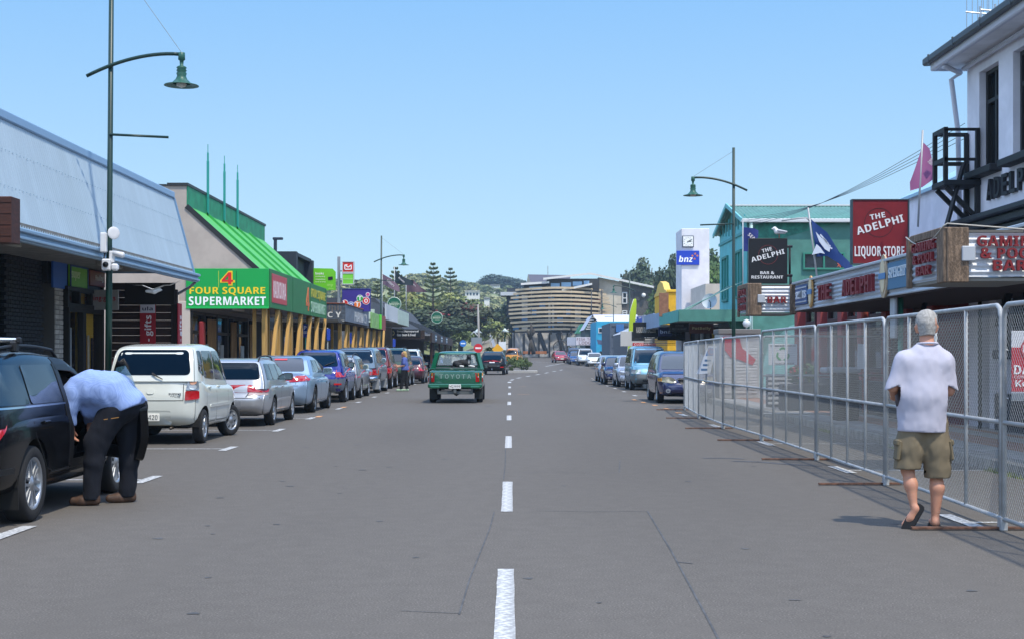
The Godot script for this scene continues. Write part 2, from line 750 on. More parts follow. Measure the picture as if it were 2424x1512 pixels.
# a wheel turned to the right-hand side (+x), centred on its hub
func wheel_parts(r: float, rim: float, wide: float, spokes: int, kind: String) -> Array:
	var key := "%s_%s_%s_%d_%s" % [r, rim, wide, spokes, kind]
	if wheel_meshes.has(key):
		return wheel_meshes[key]
	var h := wide * 0.5
	var t := mb(true)
	lathe(t, [[rim, -h * 0.9], [r - 0.03, -h], [r - 0.006, -h * 0.82], [r, -h * 0.4], [r, h * 0.4], [r - 0.006, h * 0.82], [r - 0.03, h], [rim + 0.012, h * 0.96], [rim - 0.006, h * 0.9]], Vector3.ZERO, Vector3.RIGHT, 28)
	t.generate_normals()
	var g := mb(true)
	lathe(g, [[rim, h * 0.9], [rim - 0.012, h * 0.93], [rim - 0.028, h * 0.8], [rim - 0.034, h * 0.1]], Vector3.ZERO, Vector3.RIGHT, 28)
	g.set_smooth_group(-1)
	for k in spokes:
		var a := TAU * k / spokes + 0.2
		var d := Vector3(0, sin(a), cos(a))
		var e := Vector3(0, cos(a), -sin(a))
		var twin: Array = [-0.022, 0.022] if kind == "twin" else [0.0]
		for o in twin:
			var w0 := 0.034 if kind != "twin" else 0.014
			var w1 := (0.05 if spokes <= 5 else 0.03) if kind != "twin" else 0.013
			if kind == "steel":
				w0 = 0.05
				w1 = 0.085
			var x0 := h * 0.78
			var x1 := h * 0.8
			var p0: Vector3 = d * 0.045 + e * o
			var p1: Vector3 = d * (rim - 0.026) + e * o * 1.6
			var up := Vector3.RIGHT
			quad(g, p0 - e * w0 + up * x0, p0 + e * w0 + up * x0, p1 + e * w1 * 0.7 + up * x1, p1 - e * w1 * 0.7 + up * x1)
			quad(g, p0 - e * w0 + up * x0, p1 - e * w1 * 0.7 + up * x1, p1 - e * w1 + up * (x1 - 0.035), p0 - e * w0 * 1.3 + up * (x0 - 0.03))
			quad(g, p1 + e * w1 * 0.7 + up * x1, p0 + e * w0 + up * x0, p0 + e * w0 * 1.3 + up * (x0 - 0.03), p1 + e * w1 + up * (x1 - 0.035))
	g.set_smooth_group(0)
	lathe(g, [[0.07, h * 0.7], [0.066, h * 0.8], [0.032, h * 0.84], [0.03, h * 0.87], [0.0, h * 0.89]], Vector3.ZERO, Vector3.RIGHT, 14)
	g.generate_normals()
	var b := mb()
	lathe(b, [[0.0, h * 0.35], [rim * 0.7, h * 0.36], [rim * 0.7, h * 0.2], [rim - 0.02, h * 0.15]], Vector3.ZERO, Vector3.RIGHT, 20)
	b.generate_normals()
	wheel_meshes[key] = [t.commit(), g.commit(), b.commit()]
	return wheel_meshes[key]


func wheel(parent: Node, where: Vector3, r: float, rim: float, wide: float, spokes: int, kind: String, metal: Material, steer := 0.0):
	var o := Node3D.new()
	put(o, "wheel", parent)
	o.position = where
	o.rotation.y = (PI if where.x < 0 else 0.0) + steer
	var m := wheel_parts(r, rim, wide, spokes, kind)
	inst("tyre", m[0], M("#1d1d1e", 0.88), o)
	inst("rim", m[1], metal, o)
	inst("brake_disc", m[2], M("#2a2928", 0.5, 0.5), o)


func repaint(o: Node, old: Material, new: Material):
	for k in o.get_children():
		if k is MeshInstance3D and k.material_override == old:
			k.material_override = new
		repaint(k, old, new)


func mirror_x(p: PackedVector2Array) -> PackedVector2Array:
	var o := PackedVector2Array()
	for q in p:
		o.append(Vector2(-q.x, q.y))
	o.reverse()
	return o


# d: the measures of one car, see car_kinds()
func car(d: Dictionary, label: String, category: String, where: Vector3, turn := 0.0, group := "cars parked along the kerb", called := "parked_car") -> Node3D:
	if d.has("key") and made_cars.has(d.key):
		var first: Array = made_cars[d.key]
		var c := copy(first[0], label, where, turn)
		repaint(c, first[1], d.paint)
		shells[c] = shells[first[0]]
		return c
	var o := thing(called, label, category, where, turn, group)
	if d.has("key"):
		made_cars[d.key] = [o, d.paint]
	var L: float = d.L
	var W: float = d.W
	var H: float = d.H
	var fine: float = d.get("fine", 1.0)
	var body: Material = d.paint
	var lower_m: Material = d.get("lower", body)
	var glass: Material = d.get("glass", M("#0b1014", 0.06, 0.0, 0.75))
	var trim := M("#161617", 0.55)
	var ra: float = d.ro
	var fa: float = d.ro + d.wb
	var wr: float = d.wr
	var lo := Shell.new()
	lo.length = L
	lo.n = d.get("n", 7.0)
	lo.rear = d.get("lo_rear", [[0.0, 0.1], [0.25, 0.01], [0.55, 0.0], [0.75, 0.05], [1.0, 0.1]])
	lo.front = d.get("lo_front", [[0.0, L - 0.12], [0.3, L], [0.55, L - 0.01], [0.8, L - 0.1], [1.0, L - 0.25]])
	lo.top = d.belt
	var cl: float = d.get("clear", 0.2)
	lo.bot = [[0.0, cl + 0.08], [0.4, cl], [L - 0.5, cl], [L, cl + 0.05]]
	lo.wid = d.get("wid", [[0.0, W * 0.48], [0.5, W * 0.5], [L - 0.7, W * 0.5], [L, W * 0.46]])
	lo.widv = d.get("widv", [[0.0, 0.955], [0.3, 0.985], [0.6, 1.0], [0.85, 0.985], [1.0, 0.94]])
	var arches := [[ra, wr + 0.01, wr + d.get("gap", 0.055)], [fa, wr + 0.01, wr + d.get("gap", 0.055)]]
	obj("body", lo.mesh(int(46 * fine), int(14 * fine), int(14 * fine), arches, d.get("hole", PackedVector2Array())), body, o)
	# the dark floor and the wells of the wheels
	var u := mb()
	box(u, Vector3(0, cl + 0.12, 0), Vector3(W * 0.7, 0.2, L * 0.86))
	if not d.has("hole"):
		box(u, Vector3(0, cl + 0.3, L * 0.5 - (ra + fa) * 0.5), Vector3(W * 0.9, 0.3, d.wb - wr * 2.0 - 0.2))
	obj("underbody", u, M("#0e0e0e", 0.95), o)
	var well := mb()
	for a in [ra, fa]:
		for sg in [-1.0, 1.0]:
			for k in 10:
				var a0: float = PI * k / 10.0
				var a1: float = PI * (k + 1) / 10.0
				var R: float = wr + d.get("gap", 0.055) + 0.01
				var zc: float = L * 0.5 - a
				var p := Vector3(sg * W * 0.485, wr + sin(a0) * R, zc + cos(a0) * R)
				var q := Vector3(sg * W * 0.485, wr + sin(a1) * R, zc + cos(a1) * R)
				var e := Vector3(-sg * 0.32, 0, 0)
				quad(well, p, q, q + e, p + e)
				tri(well, p + e, q + e, Vector3(sg * W * 0.485 + e.x, wr, zc))
	obj("wheel_well", well, M("#0e0e0e", 0.95), o).set_meta("kind", "stuff")
	var tread: float = W * 0.5 - d.get("tyre", 0.2) * 0.5 - 0.012
	for a in [ra, fa]:
		for sg in [-1.0, 1.0]:
			wheel(o, Vector3(sg * tread, wr, L * 0.5 - a), wr, d.get("rim", wr - 0.1), d.get("tyre", 0.2), d.get("spokes", 7), d.get("rim_kind", "plain"), d.get("rim_m", M("#a9adb2", 0.35, 0.75)), d.get("steer", 0.0) if a == fa else 0.0)
	# cabin
	var cb := Shell.new()
	if not d.has("no_cabin"):
		cb.length = L
		cb.half = true
		cb.n = d.get("cn", 10.0)
		cb.rear = d.cab_rear
		cb.front = d.cab_front
		cb.top = d.roof
		cb.bot = []
		for p in d.belt:
			cb.bot.append([p[0], p[1] - 0.15])
		cb.wid = lo.wid
		cb.widv = d.get("cab_widv", [[0.0, 0.965], [0.18, 0.95], [0.55, 0.87], [1.0, 0.765]])
		obj("cabin", cb.mesh(int(30 * fine), int(10 * fine), int(14 * fine), [], d.get("hole", PackedVector2Array())), body, o)
		for sg in [-1.0, 1.0]:
			for w in d.get("windows", []):
				var g := mb(true)
				drape(g, rounded(pv(w), d.get("win_r", 0.05)), func(a, b): return cb.side(a, b, sg), 0.007, 0.16)
				obj("side_window", g, glass, o)
		if d.has("rear_window"):
			var g := mb(true)
			drape(g, rounded(pv(d.rear_window), d.get("rear_r", 0.08)), func(a, b): return cb.end(a, b, -1.0), 0.007, 0.14)
			obj("rear_window", g, d.get("rear_glass", glass), o)
		if d.has("windscreen"):
			var g := mb(true)
			drape(g, rounded(pv(d.windscreen), 0.08), func(a, b): return cb.end(a, b, 1.0), 0.007, 0.14)
			obj("windscreen", g, d.get("screen_glass", glass), o)
	# what is laid on the body: [name, face, outline, material, proud] with face side, rear, front; side pieces come in pairs
	for f in d.get("laid", []):
		var shell: Shell = cb if f.size() > 5 and f[5] == "cabin" else lo
		var p: PackedVector2Array = f[2] if f[2] is PackedVector2Array else pv(f[2])
		match f[1]:
			"side", "right":
				for sg in ([-1.0, 1.0] if f[1] == "side" else [1.0]):
					var g := mb(true)
					drape(g, p, func(a, b): return shell.side(a, b, sg), f[4], 0.15)
					obj(f[0], g, f[3], o)
			"rear", "front":
				var g := mb(true)
				drape(g, p, func(a, b): return shell.end(a, b, -1.0 if f[1] == "rear" else 1.0), f[4], 0.15)
				obj(f[0], g, f[3], o)
			"rears", "fronts":                     # both sides of the middle
				for q in [p, mirror_x(p)]:
					var g := mb(true)
					drape(g, q, func(a, b): return shell.end(a, b, -1.0 if f[1] == "rears" else 1.0), f[4], 0.15)
					obj(f[0], g, f[3], o)
			"top":
				var g := mb(true)
				drape(g, p, func(a, b): return shell.over(a, b), f[4], 0.15)
				obj(f[0], g, f[3], o)
	for sm in d.get("seams", []):
		var g := mb()
		for sg in [-1.0, 1.0]:
			for k in sm.size() - 1:
				var a := Vector2(sm[k][0], sm[k][1])
				var b := Vector2(sm[k + 1][0], sm[k + 1][1])
				drape(g, stroke(a, b, 0.009), func(x, y): return lo.side(x, y, sg), 0.0025, 0.15, false)
		obj("door_seam", g, M("#08080a", 0.9), o)
	for h in d.get("handles", []):
		for sg in [-1.0, 1.0]:
			var g := mb()
			var p: Vector3 = lo.side(h[0], h[1], sg)
			cbox(g, p + Vector3(sg * 0.012, 0, 0), Vector3(0.03, 0.03, 0.16), 0.009)
			obj("door_handle", g, d.get("handle_m", body), o)
	if d.has("mirror"):
		for sg in [-1.0, 1.0]:
			var p: Vector3 = lo.side(d.mirror[0], d.mirror[1] - 0.05, sg)
			var c := Vector3(p.x + sg * (0.14 + d.get("mirror_out", 0.0)), d.mirror[1] + 0.07, p.z)
			var g := mb()
			beam(g, p - Vector3(sg * 0.05, 0, 0), c - Vector3(0, 0.05, 0), 0.05, 0.035)
			g.set_smooth_group(0)
			var q := Transform3D(Basis.from_scale(Vector3(0.115, 0.085, 0.06) * d.get("mirror_size", 1.0)), c)
			for k in 8:
				for j in 12:
					var pt := []
					for e in [[0, 0], [1, 0], [1, 1], [0, 1]]:
						var t: float = (k + e[0]) / 8.0 * PI
						var ph: float = (j + e[1]) / 12.0 * TAU
						var z := cos(t)
						var rr := pow(sin(t), 0.5)
						pt.append(q * Vector3(rr * signf(cos(ph)) * pow(absf(cos(ph)), 0.5), rr * signf(sin(ph)) * pow(absf(sin(ph)), 0.5), minf(z, 0.35)))
					quad(g, pt[0], pt[1], pt[2], pt[3])
			var mi := obj("mirror", g, d.get("mirror_m", body), o)
			var gl := mb()
			var rp := rounded(rect(-0.09, -0.062, 0.09, 0.062), 0.03)
			prism(gl, rp, 0.004, Transform3D(Basis.from_scale(Vector3(1, 1, 1) * d.get("mirror_size", 1.0)), c + Vector3(0, 0, 0.0225 * d.get("mirror_size", 1.0))))
			obj("mirror_glass", gl, M("#8d979c", 0.05, 0.95), mi)
	for pl in d.get("plates", []):                  # [end, height, text]
		var sg := -1.0 if pl[0] == "rear" else 1.0
		var p: Vector3 = lo.end(0.0 if pl.size() < 4 else pl[3], pl[1], sg)
		var g := mb()
		cbox(g, p - Vector3(0, 0, sg * 0.012), Vector3(0.36, 0.125, 0.02), 0.006)
		var mi := obj("number_plate", g, M("#e8e6dc", 0.5), o)
		if pl[2]:
			letters(mi, pl[2], spot(o) * (p - Vector3(0, 0, sg * 0.024)), 0.3, 0.078, Basis(Vector3.UP, turn + (0.0 if sg < 0 else PI)), M("#15151a", 0.6), mono, 0.004)
	if d.has("rails"):
		for sg in [-1.0, 1.0]:
			var g := mb(true)
			var pts := []
			for k in 9:
				var s := lerpf(d.rails[0], d.rails[1], k / 8.0)
				var p: Vector3 = cb.over(sg * W * d.get("rail_x", 0.33), s)
				pts.append(p + Vector3(0, 0.0 if k == 0 or k == 8 else 0.06, 0))
			tube(g, pts, 0.017, 6)
			obj("roof_rail", g, d.get("rail_m", trim), o)
	if d.has("wiper"):
		var g := mb()
		var a: Vector3 = cb.end(d.wiper[0], d.wiper[1], -1.0) + Vector3(0, 0, 0.03)
		var b: Vector3 = cb.end(d.wiper[2], d.wiper[3], -1.0) + Vector3(0, 0, 0.03)
		tube(g, [a, a.lerp(b, 0.5) + Vector3(0, 0, 0.015), b], [0.018, 0.012, 0.008], 5)
		obj("rear_wiper", g, trim, o)
	if d.has("spoiler"):
		var g := mb(true)
		var sp: Array = d.spoiler                    # half width, s, reach behind, height under the roof
		for k in 12:
			var x0 := lerpf(-sp[0], sp[0], k / 12.0)
			var x1 := lerpf(-sp[0], sp[0], (k + 1) / 12.0)
			var y0: float = cb.over(x0, sp[1]).y + sp[3]
			var y1: float = cb.over(x1, sp[1]).y + sp[3]
			var z0: float = L * 0.5 - sp[1] - 0.05
			var z1: float = L * 0.5 - sp[1] + sp[2]
			quad(g, Vector3(x0, y0, z0), Vector3(x1, y1, z0), Vector3(x1, y1 - 0.035, z1), Vector3(x0, y0 - 0.035, z1))
			quad(g, Vector3(x0, y0 - 0.035, z1), Vector3(x1, y1 - 0.035, z1), Vector3(x1, y1 - 0.065, z1 - 0.01), Vector3(x0, y0 - 0.065, z1 - 0.01))
			quad(g, Vector3(x0, y0 - 0.065, z1 - 0.01), Vector3(x1, y1 - 0.065, z1 - 0.01), Vector3(x1, y1 - 0.09, z0), Vector3(x0, y0 - 0.09, z0))
		obj("spoiler", g, body, o)
	shells[o] = [lo, cb]
	return o


# measures shared by hatchbacks, wagons, saloons and vans
func base_car(p: Dictionary) -> Dictionary:
	var L: float = p.L
	var W: float = p.W
	var H: float = p.H
	var hb: float = p.hb
	var hf: float = p.hf
	var d := p.duplicate()
	if not d.has("belt"):
		d.belt = [[0.0, hb - 0.04], [maxf(p.sb, 0.1), hb], [p.sc, hf], [p.sc + 0.12, hf + 0.0], [lerpf(p.sc, L, 0.55), lerpf(hf, p.hh, 0.35)], [L - 0.22, p.hh + 0.04], [L, p.hh - 0.05]]
	if not d.has("cab_rear"):
		d.cab_rear = [[0.0, p.sb], [0.5, lerpf(p.sb, p.sr, 0.42)], [1.0, p.sr]]
	d.cab_front = [[0.0, p.sc], [0.5, lerpf(p.sc, p.sa, 0.48)], [1.0, p.sa]]
	d.roof = [[p.sr, H - p.get("roof_drop", 0.05)], [lerpf(p.sr, p.sa, 0.5), H], [p.sa, H - 0.05]]
	var w := []
	var y1: float = H - p.get("win_top", 0.14)
	for q in p.get("pw", []):
		var y0b: float = Shell.pr(d.belt, q[0]) + 0.03
		var y0f: float = Shell.pr(d.belt, q[1]) + 0.03
		w.append([[q[0], y0b], [q[1], y0f], [q[3], y1], [q[2], y1]])
	d.windows = w
	if not d.has("rear_window"):
		var a: float = p.get("rw0", W * 0.385)
		var b: float = p.get("rw1", W * 0.32)
		d.rear_window = [[-a, p.ry0], [a, p.ry0], [b, p.ry1], [-b, p.ry1]]
	if not d.has("windscreen"):
		d.windscreen = [[-W * 0.41, hf + 0.04], [W * 0.41, hf + 0.04], [W * 0.335, H - 0.1], [-W * 0.335, H - 0.1]]
	return d


func seam_pair(b0: float, b1: float, y0: float, y1: float) -> Array:
	return [[[b0, y1], [b0, y0 + 0.08], [b0 + 0.08, y0], [b1 - 0.05, y0], [b1, y0 + 0.05], [b1, y1]]]


func build_cars():
	var red := M("#a80f14", 0.12, 0.0, 0.7)
	var amber := M("#e08a1e", 0.15, 0.0, 0.7)
	var clear := M("#d9dde2", 0.08, 0.25, 0.7)
	var lamp := M("#c9d0d6", 0.06, 0.45, 0.8)
	var black := M("#121213", 0.5)
	var chrome := M("#d0d3d6", 0.12, 1.0)
	var dark := M("#0b1014", 0.06, 0.0, 0.75)

	# --- black wagon with its door open, nearest on the left ---
	var ob := base_car({"L": 4.8, "W": 1.78, "H": 1.5, "wb": 2.67, "ro": 1.12, "wr": 0.335, "rim": 0.235, "tyre": 0.215, "spokes": 6, "rim_kind": "twin", "hb": 1.0, "hf": 0.99, "hh": 0.76, "sb": 0.12, "sr": 0.62, "sc": 3.75, "sa": 2.75, "fine": 1.4,
		"ry0": 1.03, "ry1": 1.38, "paint": paint("#07080b"), "hole": pv([[2.14, 0.42], [3.05, 0.42], [3.3, 0.62], [3.34, 0.94], [2.95, 1.27], [2.6, 1.36], [2.14, 1.38]]), "clear": 0.24, "win_top": 0.13, "pw": [[0.42, 1.12, 0.72, 1.15], [1.16, 2.02, 1.19, 2.02]],
		"laid": [["taillight", "side", rounded(pv([[0.05, 0.7], [0.05, 0.86], [0.56, 0.92], [0.46, 0.82], [0.24, 0.68]]), 0.04), red, 0.012], ["reverse_light", "side", rounded(pv([[0.05, 0.87], [0.05, 0.94], [0.3, 0.955], [0.54, 0.945], [0.56, 0.928]]), 0.02), M("#d4c6c8", 0.1, 0.2), 0.012], ["taillight", "rears", rounded(rect(0.52, 0.74, 0.83, 0.92), 0.04), red, 0.009],
			["side_moulding", "side", rounded(rect(0.1, 0.46, 0.62, 0.51), 0.02), M("#17181a", 0.5), 0.012], ["sill_cladding", "side", pv([[1.55, 0.26], [3.35, 0.26], [3.35, 0.4], [1.55, 0.4]]), M("#17181a", 0.5), 0.012],
			
			["window_trim", "side", pv([[0.4, 1.0], [2.1, 1.0], [2.1, 1.016], [0.4, 1.016]]), chrome, 0.006, "cabin"]],
		"seams": [[[1.13, 1.0], [1.13, 0.75], [1.45, 0.45], [1.6, 0.41], [2.1, 0.41], [2.1, 1.0]]], "handles": [[1.42, 0.86]], "mirror": [3.15, 0.98], "rails": [0.75, 2.7], "plates": [["rear", 0.8, ""]]})
	var o := car(ob, "black wagon with a roof bar and its driver door open", "car", V(-5.06, 0, -13.86))
	# the trim round the door opening and what shows inside
	var rim: Array = [[2.14, 0.42], [3.05, 0.42], [3.3, 0.62], [3.34, 0.94], [2.95, 1.27], [2.6, 1.36], [2.14, 1.38]]
	for k in rim.size():
		var sg := mb()
		var cab: bool = rim[k][1] > 0.97 or rim[(k + 1) % rim.size()][1] > 0.97
		var e0 := Vector2(rim[k][0], rim[k][1])
		var e1 := Vector2(rim[(k + 1) % rim.size()][0], rim[(k + 1) % rim.size()][1])
		drape(sg, stroke(e0, e1, 0.11), func(a, b): return shells[o][1 if b > 0.93 else 0].side(a, b, 1.0), 0.006, 0.1)
		obj("door_frame_trim", sg, M("#0c0d0f", 0.5), o)
	lslab("front_seat", M("#1d1d20", 0.9), o, V(0.4, 0.72, -0.1), V(0.5, 0.75, 0.2), 0.06)
	lslab("seat_cushion", M("#1d1d20", 0.9), o, V(0.4, 0.5, -0.4), V(0.5, 0.16, 0.6), 0.05)
	lslab("cabin_floor", M("#0d0d0e", 0.95), o, V(0.0, 0.34, -0.3), V(1.5, 0.08, 2.2), 0.02)
	lslab("dashboard", M("#141416", 0.8), o, V(0, 0.85, -1.05), V(1.5, 0.25, 0.4), 0.05)
	# roof bar, mud flaps and the open door with its pane
	var st := mb(true)
	tube(st, [V(-0.62, 1.59, 1.0), V(0, 1.605, 1.0), V(0.62, 1.59, 1.0)], 0.024, 10)
	obj("roof_bar", st, M("#c6cacd", 0.25, 0.9), o)
	st = mb()
	for sg in [-1, 1]:
		cbox(st, V(sg * 0.6, 1.535, 1.0), V(0.06, 0.1, 0.11), 0.015)
		cbox(st, V(sg * 0.64, 1.592, 1.0), V(0.04, 0.055, 0.06), 0.01)
	obj("roof_bar_foot", st, black, o)
	st = mb()
	box(st, V(0.76, 0.3, 1.66), V(0.2, 0.32, 0.012), Basis(Vector3.RIGHT, 0.12))
	obj("mud_flap", st, M("#131313", 0.9), o)
	var door := Node3D.new()
	put(door, "door", o)
	door.position = V(0.86, 0, -0.98)
	door.rotation.y = 0.64               # swung well open about the hinge at its front edge
	var f := func(a: float, b: float) -> Vector3: return V(0.03 * sin(clampf((b - 0.3) / 0.7, 0, 1) * PI) - maxf(0.0, b - 0.95) * 0.35, b, a)
	st = mb(true)
	drape(st, rounded(pv([[0.02, 0.42], [0.9, 0.42], [1.0, 0.62], [1.02, 0.97], [0.02, 0.95]]), 0.05), f, 0.02, 0.2)
	drape(st, rounded(pv([[0.02, 0.42], [0.9, 0.42], [1.0, 0.62], [1.02, 0.97], [0.02, 0.95]]), 0.05), f, -0.06, 0.2)
	obj("door_panel", st, paint("#07080b"), door)
	st = mb()
	drape(st, pv([[0.1, 0.96], [1.0, 0.97], [0.98, 1.25], [0.9, 1.36], [0.65, 1.34]]), f, -0.005, 0.3)
	var pane := StandardMaterial3D.new()
	pane.albedo_color = Color(0.45, 0.62, 0.55, 0.5)
	pane.roughness = 0.03
	pane.transparency = BaseMaterial3D.TRANSPARENCY_ALPHA
	obj("door_pane", st, pane, door)
	st = mb()
	cbox(st, V(-0.09, 0.72, 0.55), V(0.05, 0.07, 0.6), 0.02)
	cbox(st, V(-0.07, 0.5, 0.5), V(0.06, 0.12, 0.7), 0.02)
	obj("door_trim", st, M("#1a1a1c", 0.8), door)

	# --- pearl white tall hatchback ---
	var so := base_car({"L": 3.53, "W": 1.6, "H": 1.66, "wb": 2.36, "ro": 0.53, "wr": 0.285, "rim": 0.19, "tyre": 0.165, "spokes": 7, "steer": -0.42, "hb": 1.05, "hf": 1.0, "hh": 0.82, "sb": 0.03, "sr": 0.34, "sc": 2.82, "sa": 2.15, "fine": 1.3, "cn": 12.0, "n": 8.0, "belt": [[0.0, 1.19], [0.25, 1.18], [0.75, 1.05], [2.4, 1.0], [2.95, 0.98], [3.3, 0.86], [3.53, 0.76]],
		"lo_rear": [[0.0, 0.09], [0.12, 0.02], [0.5, 0.0], [0.75, 0.045], [1.0, 0.07]], "cab_widv": [[0.0, 0.955], [0.5, 0.9], [1.0, 0.83]],
		"ry0": 1.14, "ry1": 1.55, "rw0": 0.64, "rw1": 0.565, "rear_r": 0.09, "paint": paint("#d5d8cf"), "glass": M("#141d26", 0.04, 0.0, 0.85), "rear_glass": M("#07080a", 0.05, 0.0, 0.45), "clear": 0.24, "win_top": 0.12, "gap": 0.05,
		"pw": [[0.3, 0.6, 0.42, 0.63], [0.66, 1.4, 0.69, 1.4], [1.47, 2.5, 1.47, 2.02]],
		"laid": [["taillight", "rears", rounded(pv([[0.56, 0.73], [0.74, 0.75], [0.735, 0.88], [0.565, 0.875]]), 0.02), red, 0.026], ["reverse_light", "rears", rounded(pv([[0.567, 0.885], [0.735, 0.89], [0.715, 1.04], [0.6, 1.07]]), 0.03), M("#7f888f", 0.08, 0.3, 0.8), 0.03], ["lamp_lens", "rears", disc(0.045, 14, Vector2(0.655, 0.94)), M("#cfd6da", 0.06, 0.5), 0.036], ["lamp_lens", "rears", disc(0.04, 14, Vector2(0.655, 1.015)), M("#c08a6a", 0.1, 0.2), 0.036],
			["tailgate_seam", "rears", stroke(Vector2(0.535, 0.735), Vector2(0.535, 1.08), 0.012), M("#333330", 0.8), 0.003], ["tailgate_seam", "rear", stroke(Vector2(-0.54, 0.725), Vector2(0.54, 0.725), 0.012), M("#333330", 0.8), 0.003],
			["plate_recess", "rear", rounded(rect(-0.33, 0.33, 0.33, 0.565), 0.03), M("#b9bcb4", 0.5), 0.002], ["side_moulding", "side", rounded(rect(0.9, 0.59, 2.5, 0.64), 0.012), paint("#d5d8cf"), 0.014], ["lock_cover", "rear", rounded(rect(-0.06, 0.83, 0.06, 0.915), 0.04), paint("#d5d8cf"), 0.014],
			["grille", "front", rounded(rect(-0.4, 0.5, 0.4, 0.62), 0.04), black, 0.006], ["headlight", "fronts", rounded(rect(0.45, 0.62, 0.72, 0.8), 0.05), lamp, 0.012]],
		"seams": [seam_pair(0.64, 1.43, 0.35, 1.0)[0], seam_pair(1.43, 2.42, 0.35, 1.0)[0]], "handles": [[0.88, 0.93], [1.64, 0.93]], "mirror": [2.28, 1.06], "mirror_out": 0.02, "mirror_size": 1.1, "plates": [["rear", 0.45, "EMG420", -0.03]], "wiper": [0.02, 1.17, 0.2, 1.075], "spoiler": [0.56, 0.36, 0.03, 0.015]})
	o = car(so, "pearl white tall hatchback with clouds mirrored in its rear window", "car", V(-5.9, 0, -25.15))
	letters(o, "SUZUKI", V(-5.9 + 0.4, 0.83, -25.15 + 1.755), 0.2, 0.035, FRONT, M("#55585c", 0.25, 0.8), bold, 0.008)
	letters(o, "SOLIO", V(-5.9 + 0.41, 0.785, -25.15 + 1.757), 0.16, 0.032, FRONT, M("#55585c", 0.25, 0.8), bold, 0.008)
	st = mb(true)
	tube(st, [V(0.33, 0.28, 1.55), V(0.33, 0.27, 1.74)], 0.025, 8)
	obj("exhaust", st, M("#5a5148", 0.5, 0.8), o)

	# --- silver wagon ---
	var im := base_car({"L": 4.35, "W": 1.69, "H": 1.41, "wb": 2.52, "ro": 0.98, "wr": 0.295, "rim": 0.19, "tyre": 0.19, "spokes": 5, "hb": 0.93, "hf": 0.9, "hh": 0.66, "sb": 0.12, "sr": 0.5, "sc": 3.3, "sa": 2.42, "fine": 1.2,
		"ry0": 0.97, "ry1": 1.31, "rw0": 0.66, "rw1": 0.57, "paint": paint("#b4b6ba", 0.55), "glass": M("#101a24", 0.05, 0.0, 0.85), "rear_glass": M("#0a0d0f", 0.05, 0.0, 0.5), "clear": 0.2, "win_top": 0.12, "roof_drop": 0.03,
		"lo_rear": [[0.0, 0.12], [0.15, 0.02], [0.48, 0.0], [0.55, 0.02], [0.6, 0.09], [1.0, 0.11]],
		"pw": [[0.42, 0.95, 0.6, 0.98], [1.02, 1.8, 1.06, 1.8], [1.86, 3.0, 1.86, 2.36]],
		"laid": [["taillight", "rears", rounded(pv([[0.42, 0.71], [0.8, 0.71], [0.78, 0.87], [0.42, 0.85]]), 0.03), red, 0.014], ["reverse_light", "rears", rounded(rect(0.43, 0.645, 0.79, 0.705), 0.02), M("#c9b6b4", 0.15), 0.014], ["taillight", "side", rounded(rect(0.08, 0.7, 0.22, 0.86), 0.03), red, 0.01],
			["bumper_line", "rear", rect(-0.82, 0.585, 0.82, 0.6), M("#55575c", 0.7), 0.003], ["tailgate_seam", "rears", stroke(Vector2(0.4, 0.62), Vector2(0.62, 0.96), 0.01), M("#3b3c40", 0.8), 0.003], ["plate_recess", "rear", rect(-0.3, 0.36, 0.3, 0.53), M("#8d8f94", 0.5), 0.002], ["number_plate", "rears", rect(0.0, 0.375, 0.18, 0.505), M("#d8d8d4", 0.5), 0.012],
			["side_moulding", "side", rect(1.35, 0.5, 3.1, 0.545), paint("#b4b6ba", 0.55), 0.012], ["headlight", "fronts", rounded(rect(0.4, 0.55, 0.78, 0.66), 0.04), lamp, 0.01], ["grille", "front", rect(-0.35, 0.52, 0.35, 0.6), black, 0.006]],
		"seams": [seam_pair(1.0, 1.83, 0.3, 0.9)[0], seam_pair(1.83, 2.9, 0.3, 0.9)[0]], "handles": [[1.2, 0.8], [2.05, 0.8]], "mirror": [2.75, 0.93], "mirror_m": M("#2a2c2e", 0.5), "rails": [0.55, 2.35]})
	car(im, "silver wagon with roof rails behind the white hatchback", "car", V(-5.83, 0, -31.4))

